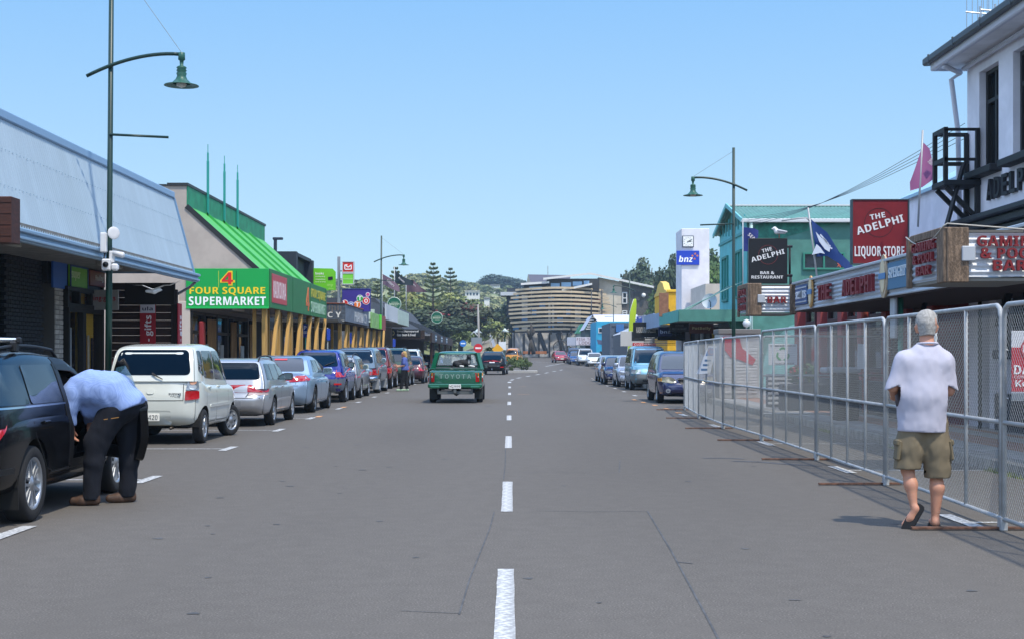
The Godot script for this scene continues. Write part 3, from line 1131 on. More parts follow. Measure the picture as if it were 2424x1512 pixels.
	# --- ice blue saloon ---
	var bm := base_car({"L": 4.86, "W": 1.85, "H": 1.47, "wb": 2.89, "ro": 1.12, "wr": 0.34, "rim": 0.27, "tyre": 0.26, "spokes": 5, "rim_m": M("#5a5d61", 0.35, 0.8), "hb": 1.02, "hf": 0.96, "hh": 0.72, "sb": 0.62, "sr": 1.35, "sc": 3.65, "sa": 2.75, "fine": 1.2,
		"belt": [[0.0, 0.98], [0.12, 1.03], [0.62, 1.03], [1.4, 1.0], [3.65, 0.96], [4.2, 0.87], [4.6, 0.76], [4.86, 0.66]], "ry0": 1.06, "ry1": 1.4, "rw0": 0.68, "rw1": 0.56, "paint": paint("#93abc4", 0.5), "glass": M("#131f2b", 0.05, 0.0, 0.85), "rear_glass": M("#121b28", 0.05, 0.0, 0.8), "clear": 0.17, "win_top": 0.12,
		"pw": [[1.12, 1.5, 1.5, 1.52], [1.54, 2.15, 1.54, 2.15], [2.21, 3.25, 2.21, 2.72]],
		"laid": [["taillight", "rears", rounded(pv([[0.4, 0.79], [0.86, 0.83], [0.86, 0.96], [0.56, 0.94], [0.4, 0.86]]), 0.03), red, 0.014], ["taillight", "side", rounded(pv([[0.05, 0.83], [0.34, 0.86], [0.36, 0.95], [0.05, 0.96]]), 0.03), red, 0.01], ["brake_light", "rear", rect(-0.16, 1.345, 0.16, 1.37), M("#ff3a3a", 0.3), 0.012, "cabin"],
			["bumper_line", "rear", rect(-0.9, 0.7, 0.9, 0.715), M("#4d5a66", 0.7), 0.003], ["boot_seam", "rears", stroke(Vector2(0.56, 0.74), Vector2(0.62, 1.02), 0.012), M("#4d5a66", 0.7), 0.003], ["lower_valance", "rear", rect(-0.5, 0.2, 0.5, 0.34), black, 0.004], ["number_plate", "rear", rect(-0.18, 0.78, 0.18, 0.9), M("#dadad6", 0.5), 0.012],
			["side_vent", "side", rounded(rect(3.25, 0.72, 3.42, 0.77), 0.01), black, 0.004], ["headlight", "fronts", rounded(rect(0.4, 0.6, 0.82, 0.73), 0.04), lamp, 0.01], ["grille", "fronts", rounded(rect(0.04, 0.58, 0.3, 0.7), 0.04), black, 0.008]],
		"seams": [seam_pair(1.52, 2.18, 0.3, 0.96)[0], seam_pair(2.18, 3.15, 0.3, 0.95)[0]], "handles": [[1.66, 0.83], [2.36, 0.82]], "mirror": [3.0, 0.98], "mirror_out": 0.03, "mirror_size": 1.15})
	car(bm, "ice blue saloon on large dark five-spoke wheels", "car", V(-5.98, 0, -38.3))

	# --- two-tone blue four-wheel drive with a spare wheel on its tailgate ---
	var ra := base_car({"L": 4.1, "W": 1.72, "H": 1.67, "wb": 2.41, "ro": 0.85, "wr": 0.345, "rim": 0.21, "tyre": 0.22, "spokes": 5, "hb": 1.1, "hf": 1.06, "hh": 0.88, "sb": 0.14, "sr": 0.5, "sc": 3.05, "sa": 2.3, "ry0": 1.13, "ry1": 1.56, "paint": paint("#1a2788"), "clear": 0.3, "win_top": 0.13, "gap": 0.06,
		"pw": [[0.35, 0.95, 0.55, 0.98], [1.02, 1.75, 1.05, 1.75], [1.82, 2.8, 1.82, 2.25]],
		"laid": [["rear_bumper", "rear", pv([[-0.86, 0.34], [0.86, 0.34], [0.86, 0.74], [-0.86, 0.74]]), M("#6f7884", 0.45, 0.3), 0.016], ["lower_cladding", "side", pv([[0.03, 0.4], [0.45, 0.4], [0.45, 0.76], [0.03, 0.76]]), M("#6f7884", 0.45, 0.3), 0.014], ["lower_cladding", "side", pv([[1.3, 0.34], [2.8, 0.34], [2.8, 0.66], [1.3, 0.66]]), M("#6f7884", 0.45, 0.3), 0.014],
			["taillight", "rears", rounded(rect(0.6, 0.8, 0.84, 1.07), 0.04), red, 0.014], ["taillight", "side", rounded(rect(0.06, 0.8, 0.22, 1.07), 0.03), red, 0.01], ["bumper_light", "rears", rect(0.55, 0.56, 0.75, 0.61), M("#c2161b", 0.2), 0.022], ["headlight", "fronts", rounded(rect(0.42, 0.72, 0.76, 0.86), 0.03), lamp, 0.01]],
		"seams": [seam_pair(1.0, 1.78, 0.42, 1.05)[0], seam_pair(1.78, 2.75, 0.42, 1.05)[0]], "handles": [[1.2, 0.95], [2.0, 0.94]], "mirror": [2.6, 1.1], "mirror_m": M("#23262a", 0.4), "mirror_size": 1.1, "spoiler": [0.62, 0.5, 0.09, 0.03], "wiper": [0.25, 1.16, 0.55, 1.28]})
	o = car(ra, "blue and grey four-wheel drive with a paw print on its spare wheel cover", "car", V(-6.05, 0, -46.3))
	st = mb(true)
	lathe(st, [[0.0, 0.0], [0.36, 0.0], [0.385, 0.05], [0.385, 0.19], [0.36, 0.22], [0.33, 0.225], [0.0, 0.23]], V(-0.1, 0.92, 2.02), V(0, 0, 1), 30)
	obj("spare_wheel_cover", st, M("#17181a", 0.5), o)
	st = mb()
	for q in [[0.05, 0.78, 0.085, 0.07], [-0.09, 0.86, 0.035, 0.05], [-0.01, 0.93, 0.035, 0.055], [0.1, 0.93, 0.035, 0.055], [0.18, 0.86, 0.035, 0.05]]:
		prism(st, disc(1.0, 16), 0.006, Transform3D(Basis.from_scale(V(q[2], q[3], 1)), V(q[0] - 0.1 + 0.03, q[1] - 0.02, 2.252)))
	obj("paw_print", st, M("#e0531f", 0.5), o)
	st = mb()
	for sg in [-1, 1]:
		box(st, V(sg * 0.74, 0.27, 2.05 - 1.25), V(0.24, 0.34, 0.012))
	obj("mud_flap", st, M("#77808c", 0.6), o)

	# --- silver grey wagon in front of it ---
	var fo := base_car({"L": 4.45, "W": 1.73, "H": 1.5, "wb": 2.55, "ro": 0.95, "wr": 0.32, "tyre": 0.2, "spokes": 6, "hb": 0.98, "hf": 0.96, "hh": 0.74, "sb": 0.12, "sr": 0.5, "sc": 3.4, "sa": 2.5, "ry0": 1.01, "ry1": 1.42, "paint": paint("#8d9198", 0.5), "glass": M("#101a24", 0.05, 0.0, 0.85), "pw": [[0.4, 0.95, 0.6, 0.98], [1.02, 1.8, 1.06, 1.8], [1.86, 3.0, 1.86, 2.45]],
		"laid": [["taillight", "rears", rounded(rect(0.55, 0.72, 0.84, 0.95), 0.03), red, 0.012], ["headlight", "fronts", rounded(rect(0.4, 0.58, 0.8, 0.72), 0.04), lamp, 0.01]], "seams": [seam_pair(1.0, 1.83, 0.32, 0.95)[0], seam_pair(1.83, 2.9, 0.32, 0.95)[0]], "handles": [[1.2, 0.85], [2.05, 0.85]], "mirror": [2.8, 1.0], "mirror_m": M("#b9bfae", 0.3), "rails": [0.55, 2.4], "fine": 0.9})
	car(fo, "silver grey wagon between the blue four-wheel drive and the grey utility", "car", V(-6.05, 0, -50.9))

	# --- slate blue utility with a canopy over its tray ---
	var na := base_car({"L": 5.2, "W": 1.85, "H": 1.8, "wb": 3.2, "ro": 1.15, "wr": 0.37, "tyre": 0.25, "spokes": 6, "hb": 1.14, "hf": 1.16, "hh": 1.0, "sb": 0.06, "sr": 0.42, "sc": 4.05, "sa": 3.2, "ry0": 1.18, "ry1": 1.68, "rw0": 0.74, "rw1": 0.62, "paint": paint("#5f7486", 0.35), "glass": M("#121b24", 0.05, 0.0, 0.85), "rear_glass": M("#15181b", 0.08, 0.0, 0.7), "clear": 0.4, "cn": 12.0,
		"pw": [[0.4, 1.55, 0.62, 1.55], [1.75, 2.45, 1.78, 2.45], [2.52, 3.6, 2.52, 3.12]],
		"laid": [["taillight", "rears", rounded(rect(0.72, 0.72, 0.9, 1.1), 0.02), red, 0.014], ["taillight", "side", rounded(rect(0.03, 0.72, 0.12, 1.1), 0.02), red, 0.01], ["tailgate_seam", "rears", rect(0.69, 0.66, 0.7, 1.13), black, 0.003], ["headlight", "fronts", rounded(rect(0.45, 0.8, 0.85, 0.98), 0.04), lamp, 0.01]],
		"seams": [seam_pair(1.68, 2.48, 0.5, 1.12)[0], seam_pair(2.48, 3.5, 0.5, 1.12)[0], [[1.62, 0.5], [1.62, 1.14]]], "handles": [[1.9, 1.03], [2.66, 1.03]], "mirror": [3.35, 1.2], "mirror_m": chrome, "mirror_size": 1.2, "fine": 0.9})
	o = car(na, "slate blue double cab utility with a matching canopy", "pickup truck", V(-6.1, 0, -57.9))
	st = mb(true)
	tube(st, [V(-0.86, 0.6, 2.5), V(-0.7, 0.58, 2.66), V(0.7, 0.58, 2.66), V(0.86, 0.6, 2.5)], 0.075, 10)
	obj("rear_bumper", st, chrome, o)
	st = mb()
	for k in [1.0, -2.2]:
		box(st, V(0.79, 0.36, k + 0.98), V(0.27, 0.4, 0.012))
	obj("mud_flap", st, M("#8c9093", 0.7), o)

	# --- the queue further on ---
	var suv := func(hex: String, h := 1.8, flake := 0.0) -> Dictionary:
		return base_car({"L": 4.6, "W": 1.8, "H": h, "wb": 2.7, "ro": 0.95, "wr": 0.37, "tyre": 0.24, "spokes": 6, "hb": 1.15, "hf": 1.12, "hh": 0.98, "sb": 0.06, "sr": 0.32, "sc": 3.45, "sa": 2.75, "ry0": 1.19, "ry1": h - 0.13, "rw0": 0.7, "rw1": 0.6, "paint": paint(hex, flake), "clear": 0.36, "cn": 12.0, "fine": 0.7, "key": "suv%s" % h,
			"pw": [[0.32, 1.05, 0.45, 1.07], [1.12, 1.95, 1.15, 1.95], [2.02, 3.1, 2.02, 2.65]], "laid": [["taillight", "rears", rounded(rect(0.68, 0.7, 0.87, 1.08), 0.02), red, 0.014], ["taillight", "side", rounded(rect(0.03, 0.7, 0.1, 1.08), 0.02), red, 0.01], ["rear_bumper", "rear", rect(-0.88, 0.45, 0.88, 0.63), M("#24262a", 0.5), 0.014], ["headlight", "fronts", rounded(rect(0.45, 0.76, 0.85, 0.93), 0.03), lamp, 0.01]],
			"seams": [seam_pair(1.1, 1.98, 0.48, 1.1)[0]], "mirror": [2.95, 1.2], "mirror_m": M("#1c1d1f", 0.4), "mirror_size": 1.15, "rails": [0.4, 2.6]})
	car(suv.call("#6f2029", 1.86), "dark red four-wheel drive in front of the slate blue utility", "car", V(-6.2, 0, -65.2))
	o = car(suv.call("#33503f", 1.86, 0.2), "dark green four-wheel drive with grey lower trim", "car", V(-5.85, 0, -71.3))
	var hatch := func(hex: String, flake := 0.0, h := 1.46, l := 4.1) -> Dictionary:
		return base_car({"L": l, "W": 1.7, "H": h, "wb": 2.5, "ro": 0.8, "wr": 0.3, "tyre": 0.19, "spokes": 7, "hb": 0.97, "hf": 0.93, "hh": 0.7, "sb": 0.14, "sr": 0.55, "sc": 3.2, "sa": 2.3, "ry0": 1.0, "ry1": h - 0.1, "paint": paint(hex, flake), "fine": 0.8, "key": "hatch%s" % h, "glass": M("#101820", 0.05, 0.0, 0.85),
			"pw": [[0.5, 0.95, 0.68, 0.98], [1.02, 1.75, 1.06, 1.75], [1.82, 2.9, 1.82, 2.28]], "laid": [["taillight", "rears", rounded(rect(0.55, 0.68, 0.83, 0.92), 0.04), red, 0.012], ["headlight", "fronts", rounded(pv([[0.44, 0.55], [0.8, 0.6], [0.78, 0.74], [0.5, 0.68]]), 0.05), lamp, 0.012], ["grille", "front", rounded(rect(-0.4, 0.52, 0.4, 0.62), 0.03), black, 0.008], ["lower_grille", "front", rounded(rect(-0.5, 0.27, 0.5, 0.4), 0.03), black, 0.006], ["fog_light", "fronts", disc(0.06, 14, Vector2(0.62, 0.36)), lamp, 0.012]],
			"seams": [seam_pair(1.0, 1.78, 0.3, 0.92)[0], seam_pair(1.78, 2.75, 0.3, 0.92)[0]], "handles": [[1.2, 0.83], [2.0, 0.82]], "mirror": [2.65, 0.97], "plates": [["front", 0.46, ""]]})
	car(hatch.call("#472431", 0.2), "maroon hatchback past the woman in the blue top", "car", V(-5.45, 0, -77.2))
	o = car(suv.call("#e2e3e0", 1.86), "tall white four-wheel drive at the head of the left queue", "car", V(-6.0, 0, -83.5))
	car(hatch.call("#2f4a86"), "blue hatchback beyond the pub on the left", "car", V(-7.6, rise(122), -122), 0.9)
	car(hatch.call("#dfe2e4"), "white hatchback beyond the pub beside the blue one", "car", V(-9.9, rise(124), -124), 0.9)

	# --- vehicles driving away ---
	build_ute(V(-1.75, 0, -46.4), red, amber, chrome, black)
	var je := base_car({"L": 4.82, "W": 1.94, "H": 1.76, "wb": 2.91, "ro": 0.98, "wr": 0.385, "tyre": 0.26, "spokes": 5, "hb": 1.12, "hf": 1.1, "hh": 0.95, "sb": 0.12, "sr": 0.62, "sc": 3.75, "sa": 2.95, "ry0": 1.16, "ry1": 1.62, "rw0": 0.74, "rw1": 0.6, "paint": paint("#101215"), "clear": 0.26, "pw": [[0.5, 1.1, 0.72, 1.12], [1.2, 2.0, 1.22, 2.0], [2.08, 3.3, 2.08, 2.85]],
		"laid": [["taillight", "rears", rounded(pv([[0.5, 0.99], [0.92, 0.98], [0.94, 1.12], [0.5, 1.1]]), 0.03), red, 0.014], ["taillight", "side", rounded(rect(0.06, 0.98, 0.34, 1.12), 0.03), red, 0.01], ["reflector", "rears", rect(0.62, 0.55, 0.84, 0.62), M("#c8181c", 0.2), 0.012], ["bumper_strip", "rear", rounded(rect(-0.62, 0.66, 0.62, 0.7), 0.015), chrome, 0.012], ["number_plate", "rear", rect(-0.2, 0.9, 0.2, 1.02), M("#c9ccd0", 0.5), 0.014], ["badge", "rear", rect(-0.1, 1.1, 0.1, 1.14), chrome, 0.01]],
		"seams": [seam_pair(1.15, 2.04, 0.42, 1.08)[0]], "mirror": [3.1, 1.15], "mirror_size": 1.1, "rails": [0.8, 2.9]})
	o = car(je, "black four-wheel drive driving away beyond the green utility", "car", V(-1.35, rise(108), -109.5), -0.06, "vehicles driving away")
	st = mb(true)
	lathe(st, [[0.0, 0.0], [0.03, 0.01], [0.03, 0.05], [0.0, 0.06]], V(0, 0.42, 2.52))
	box(st, V(0, 0.4, 2.46), V(0.08, 0.05, 0.2))
	obj("tow_ball", st, chrome, o)

	# --- parked on the right, facing this way ---
	var od := base_car({"L": 4.84, "W": 1.8, "H": 1.63, "wb": 2.83, "ro": 1.0, "wr": 0.32, "tyre": 0.21, "spokes": 7, "hb": 1.02, "hf": 1.0, "hh": 0.8, "sb": 0.12, "sr": 0.5, "sc": 3.98, "sa": 2.95, "ry0": 1.05, "ry1": 1.5, "paint": paint("#262b52"), "glass": M("#131c26", 0.05, 0.0, 0.85), "screen_glass": M("#202b33", 0.05, 0.0, 0.85), "clear": 0.2, "fine": 1.1, "win_top": 0.13,
		"pw": [[0.3, 1.3, 0.5, 1.32], [1.38, 2.2, 1.4, 2.2], [2.28, 3.5, 2.28, 2.9]],
		"laid": [["headlight", "fronts", rounded(pv([[0.36, 0.66], [0.52, 0.62], [0.84, 0.68], [0.84, 0.8], [0.6, 0.82], [0.42, 0.76]]), 0.04), M("#b9b39c", 0.12, 0.2), 0.014], ["grille", "front", rounded(pv([[-0.36, 0.76], [-0.24, 0.6], [0.24, 0.6], [0.36, 0.76]]), 0.03), M("#1a1b1e", 0.5), 0.012], ["grille_bar", "front", rounded(pv([[-0.37, 0.745], [0.37, 0.745], [0.37, 0.775], [-0.37, 0.775]]), 0.01), chrome, 0.02], ["grille_bar", "front", rect(-0.27, 0.66, 0.27, 0.675), chrome, 0.018],
			["grille_badge", "front", disc(0.05, 14, Vector2(0, 0.69)), chrome, 0.024], ["lower_grille", "front", rounded(rect(-0.5, 0.3, 0.5, 0.42), 0.04), black, 0.006], ["fog_light", "fronts", disc(0.065, 14, Vector2(0.62, 0.4)), lamp, 0.012], ["side_strip", "side", rect(1.3, 0.4, 3.4, 0.42), chrome, 0.008], ["taillight", "rears", rounded(rect(0.55, 0.75, 0.85, 1.0), 0.03), red, 0.012], ["turn_light", "fronts", rounded(rect(0.8, 0.68, 0.875, 0.78), 0.02), M("#c98a2a", 0.15), 0.02]],
		"seams": [seam_pair(1.35, 2.24, 0.3, 1.0)[0], seam_pair(2.24, 3.3, 0.3, 1.0)[0]], "handles": [[1.55, 0.9], [2.42, 0.9]], "mirror": [3.25, 1.05], "mirror_size": 1.2, "plates": [["front", 0.53, "DLA166"]], "rail_x": 0.36})
	car(od, "dark blue people carrier with clouded headlights, behind the mesh fence", "car", V(5.36, 0, -45.85), PI)
	var bo := base_car({"L": 4.3, "W": 1.69, "H": 1.9, "wb": 2.4, "ro": 1.05, "wr": 0.31, "tyre": 0.2, "spokes": 6, "hb": 1.12, "hf": 1.12, "hh": 0.95, "sb": 0.06, "sr": 0.3, "sc": 3.95, "sa": 3.2, "ry0": 1.17, "ry1": 1.7, "cn": 12.0, "paint": paint("#5e93ae", 0.25), "glass": M("#121b20", 0.05, 0.0, 0.85), "screen_glass": M("#161d20", 0.05, 0.0, 0.8), "clear": 0.24, "belt": [[0.0, 1.08], [0.1, 1.12], [3.95, 1.12], [4.15, 1.0], [4.3, 0.84]], "pw": [[0.3, 1.4, 0.4, 1.4], [1.5, 2.5, 1.5, 2.5], [2.6, 3.7, 2.6, 3.2]],
		"laid": [["front_bumper", "front", pv([[-0.83, 0.3], [0.83, 0.3], [0.83, 0.68], [-0.83, 0.68]]), M("#6d7376", 0.55), 0.02], ["lower_cladding", "side", pv([[3.0, 0.3], [4.27, 0.3], [4.27, 0.62], [3.0, 0.62]]), M("#6d7376", 0.55), 0.016], ["lower_cladding", "side", pv([[1.4, 0.3], [2.95, 0.3], [2.95, 0.62], [1.4, 0.62]]), M("#6d7376", 0.55), 0.016], ["headlight", "fronts", rounded(rect(0.42, 0.71, 0.8, 0.88), 0.03), lamp, 0.014], ["bumper_slot", "front", rounded(rect(-0.35, 0.4, 0.35, 0.46), 0.02), black, 0.026], ["sticker", "front", rect(0.58, 1.17, 0.7, 1.21), M("#35a0d8", 0.4), 0.01, "cabin"]],
		"mirror": [3.5, 1.2], "mirror_m": M("#1c1d1f", 0.4), "mirror_size": 1.3})
	car(bo, "teal blue van with a grey bumper next to the people carrier", "van", V(5.85, 0, -62.5), PI)
	car(hatch.call("#a9b1c0", 0.4, 1.5), "pale silver hatchback behind the teal van", "car", V(5.72, 0, -68.3), PI)
	car(hatch.call("#161f4c", 0.0, 1.46), "navy blue hatchback behind the pale silver one", "car", V(5.5, 0, -74.2), PI)
	car(hatch.call("#9aa3b2", 0.4, 1.5), "grey silver hatchback fifth in the right-hand row", "car", V(5.65, 0, -81.5), PI)
	car(hatch.call("#2d4f9c", 0.0, 1.5), "bright blue hatchback last in the right-hand row", "car", V(6.3, 0, -88.5), PI)
	car(hatch.call("#e4e6e6", 0.0, 1.46), "white hatchback first of the row by the backpackers lodge", "car", V(8.6, rise(150), -150), PI)
	car(suv.call("#dfe3e6", 1.86), "white people carrier second in the row by the backpackers lodge", "car", V(8.0, rise(157), -157), PI)
	car(hatch.call("#2b4c80", 0.0, 1.5), "blue hatchback third in the row by the backpackers lodge", "car", V(7.4, rise(165), -165), PI)
	car(suv.call("#23406e", 1.86), "dark blue four-wheel drive last by the backpackers lodge", "car", V(7.5, rise(172), -172), PI)
	car(hatch.call("#b01226", 0.0, 1.46), "red car coming round the far bend", "car", V(6.0, rise(180), -180), PI + 0.12, "oncoming cars")
	# --- orange camper van ---
	var vw := base_car({"L": 4.5, "W": 1.72, "H": 1.95, "wb": 2.4, "ro": 1.1, "wr": 0.32, "tyre": 0.17, "spokes": 0, "hb": 1.15, "hf": 1.12, "hh": 1.0, "sb": 0.08, "sr": 0.3, "sc": 4.42, "sa": 4.1, "ry0": 1.22, "ry1": 1.72, "paint": paint("#d98d12"), "cn": 5.0, "belt": [[0.0, 1.1], [0.2, 1.15], [4.3, 1.15], [4.5, 1.1]], "pw": [[0.5, 1.5, 0.55, 1.5], [1.65, 2.7, 1.65, 2.7], [2.85, 3.9, 2.85, 3.8]],
		"laid": [["rear_grille", "rears", rounded(rect(0.3, 0.85, 0.62, 0.98), 0.02), M("#6a2c10", 0.5), 0.01], ["taillight", "rears", rect(0.68, 0.65, 0.8, 0.98), red, 0.012]], "mirror": [3.9, 1.3], "mirror_m": black, "fine": 0.9})
	car(vw, "orange camper van beyond the black four-wheel drive", "van", V(0.15, rise(152), -154), -0.12, "vehicles driving away")


func build_ute(where: Vector3, red: Material, amber: Material, chrome: Material, black: Material):
	var green := paint("#0a5a3f")
	var d := base_car({"L": 4.7, "W": 1.69, "H": 1.6, "wb": 2.85, "ro": 1.12, "wr": 0.33, "tyre": 0.2, "spokes": 6, "rim_kind": "steel", "hb": 1.02, "hf": 1.0, "hh": 0.86, "sb": 1.75, "sr": 2.02, "sc": 3.5, "sa": 2.85, "ry0": 1.14, "ry1": 1.52, "paint": green, "clear": 0.4, "no_cabin": true, "fine": 1.2, "n": 10.0,
		"belt": [[0.0, 1.0], [0.06, 1.02], [1.9, 1.02], [3.5, 1.0], [4.3, 0.92], [4.7, 0.82]], "lo_rear": [[0.0, 0.03], [1.0, 0.03]], "widv": [[0.0, 0.97], [0.5, 1.0], [1.0, 0.985]],
		"laid": [["tailgate_panel", "rear", rounded(rect(-0.63, 0.62, 0.63, 0.96), 0.02), paint("#095238"), 0.012], ["taillight", "rears", rect(0.7, 0.66, 0.83, 0.79), red, 0.02], ["turn_light", "rears", rect(0.7, 0.84, 0.83, 0.935), amber, 0.02], ["reverse_light", "rears", rect(0.7, 0.795, 0.83, 0.835), M("#e3e0d8", 0.2), 0.02], ["taillight", "side", rect(0.05, 0.66, 0.12, 0.93), red, 0.01], ["headlight", "fronts", rect(0.5, 0.66, 0.8, 0.8), chrome, 0.01]],
		"seams": [seam_pair(2.15, 3.25, 0.48, 1.0)[0], [[1.72, 0.45], [1.72, 1.02]]], "handles": [[2.35, 0.9]], "mirror": [3.1, 1.05], "mirror_m": M("#1a1a1a", 0.5)})
	var o := car(d, "green utility with a dog on its tray, driving away", "pickup truck", where, 0.0, "vehicles driving away", "utility_truck")
	# cab: frame of posts round open panes
	var z := func(s: float) -> float: return 2.35 - s
	var roof := mb(true)
	var rs := Shell.new()
	rs.length = 4.7
	rs.half = true
	rs.n = 5.0
	rs.rear = [[0.0, 1.86], [1.0, 1.98]]
	rs.front = [[0.0, 3.02], [1.0, 2.9]]
	rs.top = [[1.9, 1.585], [2.4, 1.61], [2.9, 1.585]]
	rs.bot = [[1.9, 1.51], [2.9, 1.51]]
	rs.wid = [[1.9, 0.645], [3.0, 0.645]]
	rs.widv = [[0.0, 1.0], [1.0, 0.9]]
	obj("roof", rs.mesh(12, 5, 12), green, o)
	var f := mb()
	for q in [[1.8, 1.95, 0.13, 0.16], [2.55, 2.5, 0.05, 0.08], [3.5, 2.95, 0.05, 0.07]]:
		for sg in [-1.0, 1.0]:
			f = mb()
			beam(f, V(sg * 0.755, 1.0, z.call(q[0])), V(sg * 0.615, 1.54, z.call(q[1])), q[2], q[3])
			obj("cab_pillar", f, green, o)
	lslab("cab_back", green, o, V(0, 1.08, z.call(1.84)), V(1.5, 0.16, 0.08), 0.02)
	lslab("cab_header", green, o, V(0, 1.535, z.call(1.95)), V(1.24, 0.05, 0.08), 0.02)
	f = mb()
	for sg in [-1.0, 1.0]:
		beam(f, V(sg * 0.67, 1.15, z.call(1.79)), V(sg * 0.57, 1.51, z.call(1.89)), 0.025, 0.02)
	box(f, V(0, 1.15, z.call(1.79)), V(1.34, 0.025, 0.02))
	box(f, V(0, 1.51, z.call(1.89)), V(1.14, 0.025, 0.02))
	obj("window_seal", f, black, o)
	var pane := StandardMaterial3D.new()
	pane.albedo_color = Color(0.75, 0.85, 0.86, 0.16)
	pane.roughness = 0.03
	pane.transparency = BaseMaterial3D.TRANSPARENCY_ALPHA
	f = mb()
	quad(f, V(-0.67, 1.15, z.call(1.8)), V(-0.57, 1.51, z.call(1.9)), V(0.57, 1.51, z.call(1.9)), V(0.67, 1.15, z.call(1.8)))
	obj("rear_pane", f, pane, o)
	f = mb()
	quad(f, V(-0.72, 1.02, z.call(3.46)), V(-0.6, 1.52, z.call(2.95)), V(0.6, 1.52, z.call(2.95)), V(0.72, 1.02, z.call(3.46)))
	obj("windscreen", f, pane, o)
	f = mb()
	for sg in [-1.0, 1.0]:
		cbox(f, V(sg * 0.36, 0.98, z.call(2.35)), V(0.46, 0.5, 0.14), 0.05)
		cbox(f, V(sg * 0.36, 1.3, z.call(2.33)), V(0.26, 0.16, 0.08), 0.03)
	obj("seat", f, M("#3a3f45", 0.9), o)
	f = mb()
	cbox(f, V(0, 0.97, z.call(3.2)), V(1.45, 0.14, 0.35), 0.04)
	cbox(f, V(0.02, 1.44, z.call(2.92)), V(0.26, 0.06, 0.02), 0.01)
	obj("dashboard", f, M("#1b1c1e", 0.8), o)
	# tray: rails, toolbox lid, tailgate lettering, step bumper, tow bar
	f = mb(true)
	for y in [1.055]:
		tube(f, [V(-0.8, y, 2.28), V(0.8, y, 2.28)], 0.016, 6)
		for sg in [-1.0, 1.0]:
			tube(f, [V(sg * 0.8, y, 2.28), V(sg * 0.8, y, 0.65)], 0.016, 6)
			for k in [2.28, 1.5, 0.7]:
				tube(f, [V(sg * 0.8, y, k), V(sg * 0.8, 1.0, k)], 0.013, 6)
	for k in [-0.4, 0.35]:
		tube(f, [V(k, 1.055, 2.28), V(k, 1.0, 2.28)], 0.013, 6)
	obj("tray_rail", f, green, o)
	f = mb()
	cbox(f, V(0, 1.055, 1.05), V(1.3, 0.09, 0.8), 0.02)
	obj("tray_cover", f, M("#2c2f30", 0.8), o)
	for k in 6:
		letters(o, "TOYOTA"[k], where + V(-0.425 + k * 0.172, 0.83, 2.345), 0.115 if k != 2 else 0.12, 0.135, FRONT, M("#7d9b8c", 0.4, 0.3), bold, 0.01, "tailgate_letter")
	f = mb()
	cbox(f, V(0, 0.54, 2.38), V(1.66, 0.13, 0.14), 0.03)
	cbox(f, V(-0.62, 0.5, 2.4), V(0.3, 0.08, 0.16), 0.02)
	cbox(f, V(0.62, 0.5, 2.4), V(0.3, 0.08, 0.16), 0.02)
	obj("rear_bumper", f, green, o)
	f = mb()
	cbox(f, V(0.0, 0.52, 2.46), V(0.37, 0.13, 0.015), 0.004)
	var pl := obj("number_plate", f, M("#e6e6e0", 0.5), o)
	letters(pl, "WQ3898", where + V(0, 0.52, 2.47), 0.33, 0.085, FRONT, M("#17171b", 0.6), mono, 0.004)
	f = mb()
	cbox(f, V(0, 0.33, 2.36), V(1.1, 0.1, 0.06), 0.01)
	cbox(f, V(0, 0.38, 2.4), V(0.09, 0.14, 0.1), 0.01)
	for sg in [-1.0, 1.0]:
		box(f, V(sg * 0.52, 0.4, 2.34), V(0.06, 0.16, 0.06))
	obj("tow_bar", f, M("#5c605f", 0.6, 0.3), o)
	f = mb(true)
	tube(f, [V(-0.66, 0.33, 1.23), V(-0.15, 0.33, 1.23), V(0, 0.33, 1.23), V(0.15, 0.33, 1.23), V(0.66, 0.33, 1.23)], [0.045, 0.05, 0.14, 0.05, 0.045], 10)
	obj("axle", f, M("#171717", 0.8), o)
	f = mb()
	for sg in [-1.0, 1.0]:
		box(f, V(sg * 0.7, 0.3, 1.66), V(0.24, 0.36, 0.012))
	obj("mud_flap", f, M("#2b302f", 0.85), o)


# ------------------------------------------------------------------ ground and road
func hit(x: float, y: float) -> Vector3:      # where a line of sight meets the street
	var z := 30.0
	for k in 60:
		z = lerpf(z, (rise(z) - EYE) * FOCAL / minf(842.0 - y, -4.0), 0.5)
		z = clampf(z, 3.0, 400.0)
	return V((x - 1212.0) / FOCAL * z, rise(z), -z)


func on_road(x: float, z: float, up := 0.0) -> Vector3:
	return V(x, rise(z) + up, -z)


func patch(st: SurfaceTool, a: Vector3, b: Vector3, w: float, up := 0.004):   # a painted strip from a to b
	var n := (b - a).cross(Vector3.UP).normalized() * w * 0.5
	var k := clampi(int(a.distance_to(b) / 0.3), 1, 24)
	var last := []
	for i in k + 1:
		var c := a.lerp(b, float(i) / k) + V(0, up, 0)
		var e := n.normalized() * minf(w * 0.025, 0.003)
		var now := [c - n + e * rng.randf_range(-1, 1), c + n + e * rng.randf_range(-1, 1)]
		if last:
			quad(st, last[0], now[0], now[1], last[1])
		last = now


